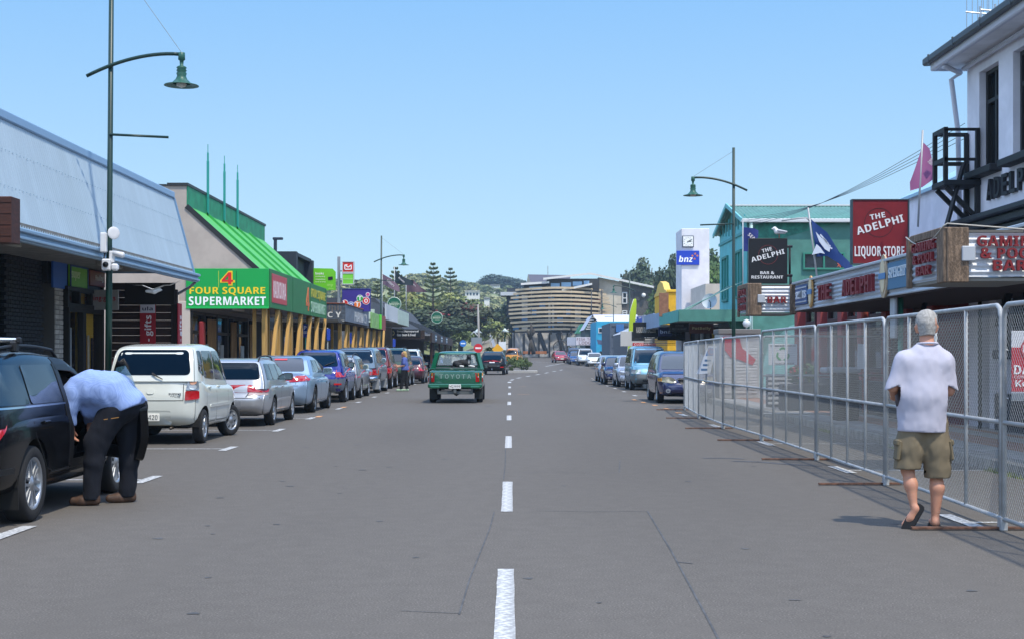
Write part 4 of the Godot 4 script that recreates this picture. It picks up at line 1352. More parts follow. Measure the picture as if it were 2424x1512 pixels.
func asphalt() -> StandardMaterial3D:
	var n := FastNoiseLite.new()
	n.seed = 3
	n.frequency = 0.35
	n.fractal_octaves = 2
	var a := n.get_seamless_image(1024, 1024)
	n.seed = 4
	n.frequency = 0.02
	n.fractal_octaves = 4
	var b := n.get_seamless_image(1024, 1024)
	var da := a.get_data()
	var db := b.get_data()
	var step := da.size() / (1024 * 1024)
	var o := PackedByteArray()
	o.resize(1024 * 1024 * 3)
	for i in 1024 * 1024:
		var g := 97.0 + (da[i * step] - 128) * 0.15 + (db[i * step] - 128) * 0.025
		if da[i * step] > 205: g += 22.0
		var v := clampi(int(g), 0, 255)
		o[i * 3] = v
		o[i * 3 + 1] = clampi(v - 2, 0, 255)
		o[i * 3 + 2] = clampi(v - 4, 0, 255)
	var m := StandardMaterial3D.new()
	m.albedo_texture = ImageTexture.create_from_image(Image.create_from_data(1024, 1024, false, Image.FORMAT_RGB8, o))
	m.albedo_color = Color(1, 0.975, 0.94)
	m.vertex_color_use_as_albedo = true
	m.roughness = 0.93
	m.metallic_specular = 0.3
	m.uv1_triplanar = true
	m.uv1_world_triplanar = true
	m.uv1_scale = Vector3.ONE / 5.3
	return m


const ROAD_LEFT := [[-10, -6.9], [95, -6.9], [112, -7.0], [140, -8.5], [175, -5.0], [215, -2.5], [252, -2.0]]
const ROAD_RIGHT := [[-10, 6.05], [60, 6.15], [95, 7.2], [130, 9.0], [150, 9.6], [164, 8.4], [182, 7.4], [200, 9.0], [252, 20.0]]


func build_ground():
	# the land: one sheet to the horizon
	var land := mb()
	var zs := [-60.0, 0.0, 60.0, 100.0, 140.0, 180.0, 230.0, 300.0, 420.0, 700.0, 1400.0, 2600.0]
	var xs := [-1500.0, -400.0, -120.0, -40.0, 40.0, 120.0, 400.0, 1500.0]
	for i in zs.size() - 1:
		for j in xs.size() - 1:
			var p := []
			for e in [[0, 0], [0, 1], [1, 1], [1, 0]]:
				var z: float = zs[i + e[0]]
				p.append(V(xs[j + e[1]], (rise(minf(z, 260.0)) if z > 0 else 0.0) - 0.06, -z))
			quad(land, p[0], p[3], p[2], p[1])
	struct("ground", land, worn("#57513f", "#6a6250", 6.0, 0.95))
	# the road, with the wear of its lanes in its tone
	var n := FastNoiseLite.new()
	n.seed = 21
	n.frequency = 0.09
	n.fractal_octaves = 4
	var st := mb()
	st.set_smooth_group(0)
	var rows := []
	var z := -10.0
	while z < 252.0:
		rows.append(z)
		z += 0.5 if z < 40.0 else (1.5 if z < 110.0 else 4.0)
	var ring := []
	for r in rows:
		var x0 := Shell.pr(ROAD_LEFT, r)
		var x1 := Shell.pr(ROAD_RIGHT, r)
		var line := []
		for k in 31:
			var x := lerpf(x0, x1, k / 30.0)
			var v := 1.0 + n.get_noise_2d(x * 2.0, r * 0.55) * 0.09 + n.get_noise_2d(x * 8.0 + 90.0, r * 1.4) * 0.03
			v += 0.05 * cos((x + 0.1) * 1.75) - 0.06 * smoothstep(4.6, 6.0, absf(x + 0.5))
			line.append([on_road(x, r), Color(v, v, v)])
		ring.append(line)
	for i in ring.size() - 1:
		for k in 30:
			for c in [ring[i][k], ring[i + 1][k], ring[i + 1][k + 1], ring[i][k], ring[i + 1][k + 1], ring[i][k + 1]]:
				st.set_color(c[1])
				st.add_vertex(c[0])
	var road := struct("road", st, asphalt())
	var white := worn("#c9c9c7", "#8f8f8e", 0.12, 0.85)
	var orange := worn("#c98232", "#b8905e", 0.4, 0.8)
	# centre line
	for q in [[5.2, 9.76, 0.0], [13.36, 16.54, 0.0], [22.6, 25.95, 0.0], [32.4, 35.0, 0.0], [42.5, 45.6, 0.0], [53.6, 56.7, 0.0], [64.9, 68.5, 0.0]]:
		var s := mb()
		patch(s, on_road(-0.03 - q[0] * 0.0012, q[0]), on_road(-0.03 - q[1] * 0.0012, q[1]), 0.11)
		obj("centre_dash", s, white, road)
	var bend := [[1205, 906], [1208, 900], [1221, 895], [1244, 891], [1266, 887], [1288, 883], [1307, 879], [1324, 876], [1339, 872.6]]
	for k in bend.size() - 1:
		var a := hit(bend[k][0], bend[k][1])
		var b := hit(bend[k + 1][0], bend[k + 1][1])
		var s := mb()
		patch(s, a.lerp(b, 0.1), a.lerp(b, 0.5), 0.2)
		obj("centre_dash", s, white, road)
	for q in [[1.3, 192, 5.0, 180], [3.5, 150, 6.4, 176]]:
		var s := mb()
		patch(s, on_road(q[0], q[1]), on_road(q[2], q[3]), 0.16)
		obj("edge_line", s, white, road)
	# parking bays
	for q in [[11.7, -4.1], [16.8, -4.27], [22.4, -4.43], [28.0, -4.55], [33.3, -4.67], [39.4, -4.75], [44.9, -4.8], [50.6, -4.85], [56.2, -4.88], [61.8, -4.9], [67.4, -4.92], [73.0, -4.95]]:
		var s := mb()
		patch(s, on_road(-6.86, q[0]), on_road(q[1] - 0.07, q[0]), 0.09)
		obj("bay_line", s, white, road)
		s = mb()
		patch(s, on_road(q[1], q[0] - 0.5), on_road(q[1], q[0] + 0.5), 0.13, 0.008)
		obj("bay_tick", s, white, road)
	for q in [[12.5, 3.94], [18.2, 4.2], [23.7, 4.2], [29.7, 4.2], [35.2, 4.2], [52.5, 4.5], [58.2, 4.55], [64.0, 4.6], [69.5, 4.62], [75.5, 4.7], [81.5, 4.8], [87.5, 4.95], [93.0, 5.2]]:
		var s := mb()
		patch(s, on_road(6.0, q[0]), on_road(q[1] + 0.07, q[0]), 0.08)
		obj("bay_line", s, white, road)
		s = mb()
		patch(s, on_road(q[1], q[0] - 0.5), on_road(q[1], q[0] + 0.6), 0.13, 0.008)
		obj("bay_tick", s, white, road)
	for q in [[34.3, -4.62], [40.5, -4.75], [36.6, 4.25], [39.5, 4.25], [42.2, 4.2], [44.8, 4.1], [47.5, 4.05]]:
		var s := mb()
		patch(s, on_road(q[1], q[0] - 0.35), on_road(q[1], q[0] + 0.35), 0.13, 0.008)
		obj("orange_tick", s, orange, road)
	for q in [[[1226, 932.5], [1254, 933]], [[1228, 914], [1245, 914.3]]]:
		var s := mb()
		patch(s, hit(q[0][0], q[0][1]), hit(q[1][0], q[1][1]), 0.1)
		obj("orange_line", s, orange, road)
	# joints, seals and repairs
	var seal := worn("#434344", "#555555", 0.6, 0.85)
	for q in [[[[1170, 1212], [1160, 1250], [1140, 1300], [1112, 1370], [1087, 1455]], 0.012], [[[1533, 1210], [1560, 1255], [1590, 1305], [1630, 1380], [1668, 1450], [1705, 1520]], 0.014], [[[1195, 1118], [1300, 1117], [1400, 1119], [1466, 1118], [1468, 1090]], 0.012], [[[1268, 1209], [1400, 1211], [1533, 1210]], 0.012], [[[1205, 1022], [1290, 1020], [1352, 1022]], 0.02], [[[1197, 1040], [1196, 1100], [1192, 1135]], 0.012], [[[950, 1446], [1087, 1452]], 0.01]]:
		for k in q[0].size() - 1:
			var s := mb()
			patch(s, hit(q[0][k][0], q[0][k][1]), hit(q[0][k + 1][0], q[0][k + 1][1]), q[1], 0.003)
			obj("crack", s, seal, road)
	for q in [[[[1664, 1084], [1720, 1084], [1762, 1086]], 0.13], [[[1735, 1091], [1800, 1093], [1860, 1098], [1940, 1103]], 0.16], [[[1470, 939], [1330, 938]], 0.1], [[[1150, 960], [1160, 961]], 0.1], [[[1600, 1330], [1640, 1334]], 0.02], [[[1868, 1420], [1896, 1421]], 0.02]]:
		for k in q[0].size() - 1:
			var s := mb()
			patch(s, hit(q[0][k][0], q[0][k][1]), hit(q[0][k + 1][0], q[0][k + 1][1]), q[1], 0.003)
			obj("tar_seal", s, worn("#3e3f42", "#505052", 0.8, 0.8), road)
	# oil spots
	for k in 46:
		var s := mb()
		var c := on_road(rng.randf_range(-3.6, 3.4), rng.randf_range(7.0, 34.0), 0.003)
		var r := rng.randf_range(0.015, 0.05)
		for a in 9:
			tri(s, c, c + V(cos(a * TAU / 9), 0, sin(a * TAU / 9)) * r * (1.0 + 0.3 * sin(a * 2.1 + k)), c + V(cos((a + 1) * TAU / 9), 0, sin((a + 1) * TAU / 9)) * r * (1.0 + 0.3 * sin((a + 1) * 2.1 + k)))
		obj("oil_spot", s, seal, road)
	# pavements with a row of kerb stones
	pavement("left_pavement", -16.0, -7.15, -7.15, -6.85, 97.0)
	pavement("right_pavement", 6.36, 16.0, 6.05, 6.35, 76.0)


func pavement(called: String, x0: float, x1: float, k0: float, k1: float, far: float):
	var st := mb()
	var edge := x1 if k0 < 0 else x0
	span(st, V(x0, -0.1, 3.0), V(x1, 0.145, -far))
	var o := struct(called, st, worn("#8b8a88", "#a09e9b", 1.2, 0.9, 2.0))
	var stone := worn("#7c7a74", "#98958e", 0.5, 0.9, 3.0)
	var dark := worn("#6c6a66", "#8a877f", 0.5, 0.9, 3.0)
	var z := 2.0
	var k := 0
	while z < far:
		lslab("kerb_stone", stone if k % 3 else dark, o, V((k0 + k1) * 0.5, 0.045, -z - 0.6), V(0.3, 0.23, 1.19), 0.02)
		z += 1.2
		k += 1
	if k0 > 0:
		for q in [[6.95, 7.6, "#8f6a58"], [8.1, 8.3, "#8f6a58"]]:
			st = mb()
			for i in 40:
				span(st, V(q[0], 0.14, -2.0 - i * 1.8), V(q[1], 0.1495, -3.79 - i * 1.8))
			obj("red_paver_band", st, worn(q[2], "#a17c69", 0.4, 0.9), o).set_meta("kind", "stuff")
		for q in [[17.5, 6.02], [22.0, 6.0], [27.5, 6.03]]:
			var w := mb()
			for i in 90:
				var p := V(q[1] + rng.randf_range(-0.07, 0.02), 0.0, -q[0] + rng.randf_range(-0.7, 0.7))
				var d := V(rng.randf_range(-0.06, 0.06), rng.randf_range(0.02, 0.08), rng.randf_range(-0.06, 0.06))
				tri(w, p + V(0.006, 0, 0), p + d, p - V(0.006, 0, 0.01))
			obj("gutter_weeds", w, M("#6f7a35", 0.9), o).set_meta("kind", "stuff")


# ------------------------------------------------------------------ left side of the street
func board(called: String, label: String, category: String, c: Vector3, w: float, h: float, turn: Basis, m: Material, thick := 0.06, group := "", frame: Material = null) -> Node3D:
	var o := thing(called, label, category, c - V(0, h * 0.5, 0), 0.0, group)
	var st := mb()
	cbox(st, c - turn.z * thick * 0.5, V(w, h, thick), 0.008, turn)
	wobj("panel", st, m, o)
	if frame:
		for e in [[0, 1, w, 0.04], [0, -1, w, 0.04], [1, 0, 0.04, h - 0.08], [-1, 0, 0.04, h - 0.08]]:
			slab("frame", frame, o, c + turn.x * e[0] * (w * 0.5 - 0.02) + turn.y * e[1] * (h * 0.5 - 0.02) + turn.z * 0.004, V(e[2], e[3], 0.03), 0.006, turn)
	return o


# text on a board: u, v are the middle of the words on it, from its own middle
func print_on(o: Node3D, s: String, c: Vector3, turn: Basis, u: float, v: float, w: float, h: float, m: Material, f: Font = null, depth := 0.006, lean := 0.0):
	var b := turn * Basis(V(0, 0, 1), lean)
	return letters(o, s, c + turn.x * u + turn.y * v + turn.z * 0.006, w, h, b, m, f, depth)


func ribs(st: SurfaceTool, a: Vector3, along: Vector3, up: Vector3, length: float, height: Vector3, pitch: float, amp: float, per := 6):
	# corrugated sheet: waves along «along», ridges running «height»
	var n := int(length / pitch * per)
	for i in n:
		var p := a + along * (length * i / n) + up * amp * sin(TAU * i / per)
		var q := a + along * (length * (i + 1) / n) + up * amp * sin(TAU * (i + 1) / per)
		quad(st, p, p + height, q + height, q)


func window_unit(parent: Node, called: String, c: Vector3, w: float, h: float, turn: Basis, frame: Material, glass: Material, cols := 1, bars := [], fw := 0.07, deep := 0.1):
	var o := Node3D.new()
	put(o, called, parent)
	o.transform = spot(parent).affine_inverse() * Transform3D(turn, c)
	var st := mb()
	for s in [-1, 1]:
		cbox(st, V(s * (w - fw) * 0.5, 0, 0), V(fw, h, deep), 0.008)
		cbox(st, V(0, s * (h - fw) * 0.5, 0), V(w - fw * 2, fw, deep), 0.008)
	for k in range(1, cols):
		cbox(st, V(-w * 0.5 + w * k / cols, 0, 0), V(fw, h - fw * 2, deep * 0.9), 0.008)
	for b in bars:
		cbox(st, V(0, b, 0.003), V(w - fw * 2, fw, deep * 0.9), 0.008)
	obj("window_frame", st, frame, o)
	var ys := [-h * 0.5 + fw]
	for b in bars:
		ys.append(b)
	ys.append(h * 0.5 - fw)
	for k in cols:
		for j in ys.size() - 1:
			st = mb()
			var x0 := -w * 0.5 + w * k / cols + 0.01
			quad(st, V(x0, ys[j], -deep * 0.2), V(x0, ys[j + 1], -deep * 0.2), V(x0 + w / cols - 0.02, ys[j + 1], -deep * 0.2), V(x0 + w / cols - 0.02, ys[j], -deep * 0.2))
			obj("pane", st, glass, o)
	return o


func shop_glass() -> StandardMaterial3D:
	if not mats.has("shop_glass"):
		var m := StandardMaterial3D.new()
		m.albedo_color = Color(0.06, 0.07, 0.08, 0.2)
		m.roughness = 0.02
		m.transparency = BaseMaterial3D.TRANSPARENCY_ALPHA
		mats["shop_glass"] = m
	return mats["shop_glass"]


func build_left_buildings():
	var before := get_child_count()
	blue_shops()
	for k in range(before, get_child_count()):
		get_child(k).position += V(-0.3, 0.06, -1.4)
	supermarket()
	pharmacy_row()
	pub_row()


func blue_shops():
	var o := thing("shop_building", "low row of shops under a pale blue corrugated mansard roof", "building", V(-9.0, 0, -24))
	var blue := worn("#95a8b5", "#9fb1bd", 1.5, 0.6, 0.0, 0.0, V(1, 0.12, 1))
	var edge := M("#7c99b2", 0.45)
	var dark := M("#101319", 0.85)
	var st := mb(true)
	var low := V(-6.98, 3.26, -31.35)
	var up := V(-0.46, 1.72, 0.0)
	ribs(st, low, V(0, 0, 1), V(0.96, 0.26, 0), 24.0, up, 0.11, 0.007)
	wobj("mansard_roof", st, blue, o)
	st = mb()
	for y in [0.36, 0.7]:
		for i in 150:
			var p: Vector3 = low + up * y + V(0.014, 0.004, 0.055 + i * 0.16)
			box(st, p, V(0.012, 0.014, 0.014))
	wobj("roof_screws", st, M("#8ea6b8", 0.5), o).set_meta("kind", "stuff")
	slab("ridge_capping", M("#7f9dba", 0.4), o, V(-7.47, 5.05, -19.35), V(0.14, 0.15, 24.05), 0.02)
	st = mb()
	quad(st, low + V(0.02, 0, 0), low + up + V(0.02, 0, 0), low + up + V(-3, 0, 0), low + V(-3, 0, 0))
	wobj("end_flashing", st, edge, o)
	st = mb()
	beam(st, low + V(0.02, 0, -0.02), low + up + V(0.02, 0, -0.02), 0.05, 0.05)
	wobj("barge_strip", st, M("#6a8aa9", 0.4), o)
	st = mb()
	cbox(st, V(-6.93, 3.16, -19.4), V(0.1, 0.2, 24.1), 0.012)
	cbox(st, V(-6.86, 3.22, -19.4), V(0.06, 0.06, 24.12), 0.012)
	cbox(st, V(-6.865, 3.11, -19.4), V(0.04, 0.05, 24.12), 0.012)
	wobj("gutter", st, edge, o)
	block("soffit", worn("#7d7a74", "#6d6a64", 1.0, 0.9), o, V(-9.6, 3.3, -7.4), V(-6.99, 3.36, -31.34))
	for z in [10.0, 16.0, 22.0, 28.2]:
		slab("strip_light", M("#8d8b82", 0.6), o, V(-8.0, 3.25, -z), V(0.13, 0.09, 1.5), 0.02)
	# walls: dark painted brick, a pier of white bricks and the shop windows
	st = mb()
	span(st, V(-20, 0, -7.4), V(-9.35, 4.9, -27.6))
	span(st, V(-20, 0, -27.6), V(-11.5, 4.9, -31.3))
	span(st, V(-11.5, 2.86, -27.6), V(-9.1, 4.9, -31.3))
	wobj("wall", st, dark, o)
	st = mb()
	for r in 42:
		for k in 9:
			var z := 25.55 + k * 0.24 + (0.12 if r % 2 else 0.0)
			cbox(st, V(-9.3, 0.2 + r * 0.076, -z), V(0.2, 0.066, 0.23), 0.006)
	wobj("dark_bricks", st, worn("#10141b", "#1b2028", 0.3, 0.7), o).set_meta("kind", "stuff")
	block("pier_mortar", M("#5f5d59", 0.9), o, V(-9.5, 0.1, -27.9), V(-9.05, 3.3, -28.44))
	var whites := [worn("#b9b4aa", "#a39e94", 0.4, 0.85), worn("#c4bfb5", "#aca79d", 0.4, 0.85), worn("#aea99f", "#999489", 0.4, 0.85)]
	for r in 27:
		for k in 2:
			slab("brick", whites[(r * 2 + k * 5) % 3], o, V(-9.14, 0.22 + r * 0.098, -28.05 - k * 0.26), V(0.22, 0.086, 0.25), 0.008)
	var fr := M("#17140f", 0.6)
	block("shop_end_wall", M("#2a241f", 0.9), o, V(-14, 0, -31.38), V(-9.05, 3.3, -31.5))
	window_unit(o, "shop_window", V(-9.0, 1.35, -29.05), 1.1, 2.1, EAST, fr, shop_glass(), 1, [], 0.09, 0.14)
	window_unit(o, "shop_window", V(-9.0, 1.35, -30.35), 1.45, 2.1, EAST, fr, shop_glass(), 1, [], 0.09, 0.14)
	window_unit(o, "fanlight", V(-9.0, 2.62, -29.75), 2.62, 0.44, EAST, fr, shop_glass(), 3, [], 0.09, 0.14)
	block("shop_floor", M("#4a4238", 0.8), o, V(-11.4, 0.0, -28.5), V(-9.1, 0.3, -31.3))
	# what stands in the window, and a panel painting a reflection
	var d := board("window_poster", "tall pale poster standing inside the blue-roofed shop window", "poster", V(-9.14, 1.25, -29.05), 0.62, 1.5, EAST, M("#cfdbe2", 0.6), 0.02)
	d = board("painted_reflection", "yellow panel painted as a reflection inside the blue-roofed shop window", "reflection", V(-9.14, 1.65, -30.35), 1.2, 2.6, EAST, M("#f2c443", 0.7), 0.05)  # added to stand in for the yellow building mirrored in the glass
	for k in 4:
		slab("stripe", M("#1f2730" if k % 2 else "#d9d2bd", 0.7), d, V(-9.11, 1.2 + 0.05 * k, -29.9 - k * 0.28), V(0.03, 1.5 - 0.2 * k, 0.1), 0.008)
	for k in 3:
		st = mb(true)
		lathe(st, [[0.0, 0.0], [0.16, 0.02], [0.19, 0.3], [0.14, 0.62], [0.05, 0.74], [0.0, 0.76]], V(-9.4, 0.3, -29.8 - k * 0.42), Vector3.UP, 12)
		tag(wobj("clothes_stand", st, M(["#5a2c80", "#b9b6ad", "#7a2f58"][k], 0.9), self), ["purple garment displayed inside the blue-roofed shop window", "cream garment displayed between two darker ones in the shop window", "plum garment displayed nearest the wooden wall in the shop window"][k], "garment")
	# signs over the window
	board("shop_sign", "plain bright blue fascia panel over the white brick pier", "sign", V(-9.0, 3.08, -28.15), 0.9, 0.62, EAST, M("#2f5fae", 0.5), 0.05)
	d = board("shop_sign", "lime green fascia panel lettered super over the shop window", "sign", V(-8.96, 3.05, -29.3), 1.25, 0.5, EAST, M("#6fae2c", 0.5), 0.05, "", M("#27406f", 0.5))
	print_on(d, "super", V(-8.96, 3.05, -29.3), EAST, -0.25, 0.02, 0.6, 0.2, M("#c7dca0", 0.6))
	d = board("shop_sign", "dark red fascia panel lettered Healing over the shop window", "sign", V(-8.94, 3.1, -30.6), 1.15, 0.34, EAST, M("#7d2a22", 0.5), 0.05)
	print_on(d, "Healing", V(-8.94, 3.1, -30.6), EAST, 0.1, 0.0, 0.6, 0.15, M("#c9b9a9", 0.6))
	d = board("shop_sign", "hanging white sign with red letters clothing gifts under the canopy", "sign", V(-8.86, 2.62, -30.3), 0.92, 0.44, FRONT, M("#9a9794", 0.6), 0.06)
	print_on(d, "clothing·gifts", V(-8.86, 2.62, -30.3), FRONT, 0.0, 0.02, 0.8, 0.14, M("#a3202a", 0.6))
	d = board("shop_sign", "grey fascia board with a small emblem under the lime panel", "sign", V(-8.97, 2.82, -30.1), 1.3, 0.18, EAST, M("#34383e", 0.6), 0.04)
	# timber wall at the end of the row
	var t := thing("timber_wall", "dark brown boarded wall with red banners at the canopy end", "wall", V(-8.3, 0, -31.45))
	for k in 17:
		slab("board", worn("#2c1a13", "#3a231a", 0.5, 0.8, 0.0, 0.0, V(0.3, 3, 1)), t, V(-8.24, 0.25 + k * 0.17, -31.5 + 0.006 * (k % 2)), V(1.55, 0.165, 0.05), 0.01)
	slab("bulkhead", M("#1c120d", 0.8), t, V(-7.98, 2.8, -31.42), V(1.15, 0.5, 0.08), 0.01)
	slab("end_post", M("#241610", 0.8), t, V(-7.44, 1.5, -31.5), V(0.14, 2.8, 0.14), 0.01)
	var c := V(-8.03, 1.66, -31.4)
	d = board("shop_banner", "tall red banner lettered clothing gifts on the dark boarded wall", "banner", c, 0.36, 1.85, FRONT, M("#a01220", 0.6), 0.03)
	var cap := mb()
	cbox(cap, c + V(0, 0.8, 0.006), V(0.34, 0.2, 0.012), 0.004)
	wobj("name_panel", cap, M("#c9c4cc", 0.6), d)
	print_on(d, "ula", c, FRONT, 0.0, 0.8, 0.24, 0.09, M("#3d3550", 0.6), null, 0.016)
	print_on(d, "clothing - gifts", c, FRONT, 0.03, -0.1, 1.5, 0.2, M("#e4dcdc", 0.6), null, 0.008, PI / 2)
	c = V(-7.32, 1.66, -31.55)
	d = board("shop_banner", "narrow red banner facing the street beside the boarded wall", "banner", c, 0.36, 1.85, EAST, M("#a01220", 0.6), 0.03)
	print_on(d, "clothing - gifts", c, EAST, 0.03, -0.1, 1.5, 0.2, M("#e4dcdc", 0.6), null, 0.008, PI / 2)
	st = mb(true)
	tube(st, [V(-6.95, 3.05, -31.4), V(-7.1, 2.95, -31.5), V(-7.4, 2.8, -31.6), V(-7.55, 2.72, -31.7)], 0.035, 8)
	tag(wobj("downpipe", st, M("#8a8d90", 0.5), self), "grey rainwater pipe bent under the blue canopy corner", "pipe")
	# hand trolley outside the shop
	t = thing("hand_trolley", "red two-wheeled hand trolley standing outside the shop window", "trolley", V(-8.1, 0.145, -29.4))
	st = mb(true)
	for s in [-0.2, 0.2]:
		tube(st, [V(s, 0.1, 0), V(s, 1.15, -0.05), V(s * 0.6, 1.22, -0.06)], 0.016, 6)
	for y in [0.3, 0.6, 0.9, 1.15]:
		tube(st, [V(-0.2, y, -0.02), V(0.2, y, -0.02)], 0.012, 6)
	obj("frame", st, M("#a01c20", 0.4), t)
	for s in [-0.24, 0.24]:
		st = mb(true)
		lathe(st, [[0.0, -0.03], [0.1, -0.03], [0.12, 0.0], [0.1, 0.03], [0.0, 0.03]], V(s, 0.12, -0.05), Vector3.RIGHT, 14)
		obj("tyre", st, M("#1a1a1a", 0.9), t)
	# brown sign at the picture's edge
	c = V(-6.58, 3.21, -17.8)
	d = board("timber_sign", "brown timber sign with a green emblem hung from the blue roof", "sign", c, 0.36, 0.62, FRONT, worn("#3b1c14", "#4a251a", 0.4, 0.7, 0.0, 0.0, V(0.4, 3, 1)), 0.35)
	st = mb()
	prism(st, disc(0.15, 24), 0.02, Transform3D(Basis.from_scale(V(1.2, 1, 1)), c + V(-0.16, -0.03, 0.0)))
	wobj("emblem", st, M("#4f7a5c", 0.6), d)
	for y in [-0.2, -0.05, 0.1, 0.25]:
		slab("groove", M("#22100b", 0.9), d, c + V(0.05, y - 0.02, 0.003), V(0.26, 0.006, 0.006), 0.001)


func supermarket():
	var o := thing("supermarket_building", "supermarket with a beige end wall and steep bright green roof", "building", V(-12, 0, -47))
	var beige := worn("#b3a79c", "#aa9e93", 2.5, 0.9)
	var st := mb()
	prism(st, pv([[-9.3, 5.72], [-9.3, 3.0], [-7.32, 3.0], [-7.32, 3.9]]), 0.25, XF(V(0, 0, -41.25)))
	span(st, V(-24, 0, -41.0), V(-9.302, 6.3, -53.9))
	wobj("wall", st, beige, o)
	st = mb()
	span(st, V(-9.85, 6.3, -40.95), V(-9.25, 6.38, -53.95))
	span(st, V(-9.87, 6.3, -40.95), V(-23.9, 6.34, -41.2))
	wobj("parapet_capping", st, M("#23262a", 0.5), o)
	block("parapet_band", worn("#1f8a62", "#1c7d59", 1.5, 0.6), o, V(-9.31, 5.7, -41.02), V(-9.27, 6.29, -53.8))
	# sloping roof in sheets between standing seams
	var green := worn("#4fae45", "#57b54c", 2.0, 0.5)
	var seam := M("#2f9a49", 0.5)
	var zs := [41.0, 43.5, 46.0, 48.2, 50.6, 53.8]
	for k in 5:
		st = mb()
		quad(st, V(-9.28, 5.74, -zs[k]), V(-7.28, 3.93, -zs[k]), V(-7.28, 3.93, -zs[k + 1]), V(-9.28, 5.74, -zs[k + 1]))
		wobj("roof_sheet", st, green, o)
		if k:
			st = mb()
			beam(st, V(-9.27, 5.77, -zs[k]), V(-7.27, 3.96, -zs[k]), 0.07, 0.07)
			wobj("roof_seam", st, seam, o)
	st = mb()
	beam(st, V(-9.3, 5.72, -40.99), V(-7.26, 3.89, -40.99), 0.05, 0.14)
	wobj("barge_board", st, M("#1a1d1f", 0.6), o)
	for z in [43.5, 46.0, 48.2]:
		st = mb()
		cbox(st, V(-9.22, 6.5, -z), V(0.07, 1.7, 0.07), 0.01)
		cbox(st, V(-9.22, 7.3, -z), V(0.05, 0.6, 0.05), 0.008)
		tube(st, [V(-9.22, 7.55, -z), V(-9.22, 7.85, -z)], 0.012, 6)
		wobj("roof_mast", st, M("#1c8d84", 0.5), o)
	# shop front under the canopy
	var fr := M("#2b2622", 0.6)
	block("front_beam", M("#8d857c", 0.8), o, V(-9.3, 2.72, -41.1), V(-9.2, 2.95, -53.7))
	block("dark_entrance", M("#0c0c0d", 0.9), o, V(-9.29, 0.145, -50.7), V(-9.25, 2.7, -53.6))
	for k in 5:
		var z := 41.9 + k * 1.75
		window_unit(o, "shop_window", V(-9.22, 1.45, -z), 1.7, 2.55, EAST, fr, M("#12161a", 0.05, 0.0, 0.8), 1 + k % 2, [0.7], 0.09, 0.14)
	for q in [[43.5, 1.2, "#8a6238"], [46.9, 0.9, "#7a5a38"], [50.0, 0.4, "#916a3d"]]:
		slab("plywood_panel", worn(q[2], "#a47b4c", 0.8, 0.85, 0.0, 0.0, V(3, 0.4, 3)), o, V(-9.1, 1.4, -q[0]), V(0.03, 2.3, q[1]), 0.006)
	for z in [42.6, 44.9, 48.3]:
		slab("window_notice", M(["#a8b2b5", "#6f2420", "#9b9d9a"][int(z) % 3], 0.7), o, V(-9.08, 1.1, -z), V(0.03, 1.4, 0.5), 0.006)
	st = mb()
	cbox(st, V(-8.9, 1.3, -41.2), V(0.14, 2.3, 0.3), 0.04)
	tag(wobj("drinks_machine", st, M("#7d1a1c", 0.5), self), "red drinks machine at the near end of the supermarket front", "vending machine")
	# downpipe and panel on the end wall
	st = mb(true)
	tube(st, [V(-9.55, 0.2, -40.95), V(-9.55, 3.2, -40.95)], 0.05, 8)
	wobj("downpipe", st, beige, o)
	slab("wall_panel", M("#b9ada1", 0.85), o, V(-9.55, 1.7, -40.97), V(0.72, 2.6, 0.05), 0.012)
	# canopy: a box of signboards
	var c := thing("shop_canopy", "green sign-faced canopy over the supermarket footpath", "canopy", V(-8.1, 2.8, -47.4))
	block("soffit", worn("#8c8880", "#7b776f", 1.0, 0.9), c, V(-9.25, 2.86, -41.05), V(-7.0, 2.95, -53.6))
	block("deck", M("#4b6b4d", 0.7), c, V(-9.25, 3.8, -41.05), V(-7.0, 3.86, -53.6))
	for z in [43.0, 46.0, 49.0, 52.0]:
		slab("strip_light", M("#aaa79e", 0.6), c, V(-8.2, 2.82, -z), V(0.14, 0.08, 1.3), 0.02)
	var gsign := M("#0f9a44", 0.4)
	var p := V(-8.12, 3.36, -40.93)
	var d := board("shop_sign", "green FOUR SQUARE SUPERMARKET sign with a red 4, facing down the street", "sign", p, 2.36, 1.14, FRONT, gsign, 0.05)
	slab("lower_trim", M("#1fb257", 0.4), d, p + V(0, -0.545, 0.004), V(2.36, 0.055, 0.02), 0.004)
	print_on(d, "4", p, FRONT, 0.005, 0.29, 0.42, 0.42, M("#f0c419", 0.5))
	print_on(d, "4", p, FRONT, 0.005, 0.29, 0.33, 0.34, M("#d1201f", 0.5), null, 0.016)
	for s in [-0.25, 0.26]:
		slab("rule", M("#b9c93c" if s < 0 else "#0b4a24", 0.5), d, p + V(s, 0.26, 0.004), V(0.014, 0.48, 0.006), 0.002)
	print_on(d, "FOUR SQUARE", p, FRONT, 0.0, -0.08, 2.16, 0.24, M("#efcb1d", 0.5))
	print_on(d, "SUPERMARKET", p, FRONT, 0.0, -0.355, 2.2, 0.25, M("#eef0ee", 0.5))
	p = V(-6.93, 3.38, -47.35)
	d = board("shop_sign", "long faded green supermarket sign along the canopy, facing the road", "sign", p, 12.5, 1.12, EAST, worn("#14692f", "#1d7038", 1.0, 0.55), 0.05)
	slab("red_panel", M("#b32a3a", 0.4), d, p + V(0.005, 0.02, 4.6), V(0.02, 0.84, 2.7), 0.006)
	print_on(d, "KAIKOURA", p, EAST, -4.6, 0.0, 2.3, 0.5, M("#e6d6d4", 0.5), null, 0.02)
	print_on(d, "4", p, EAST, 1.3, -0.02, 0.75, 0.8, M("#c8642b", 0.5), null, 0.012)
	print_on(d, "FOUR SQUARE", p, EAST, 4.0, 0.2, 3.8, 0.38, M("#a8a335", 0.6), null, 0.012)
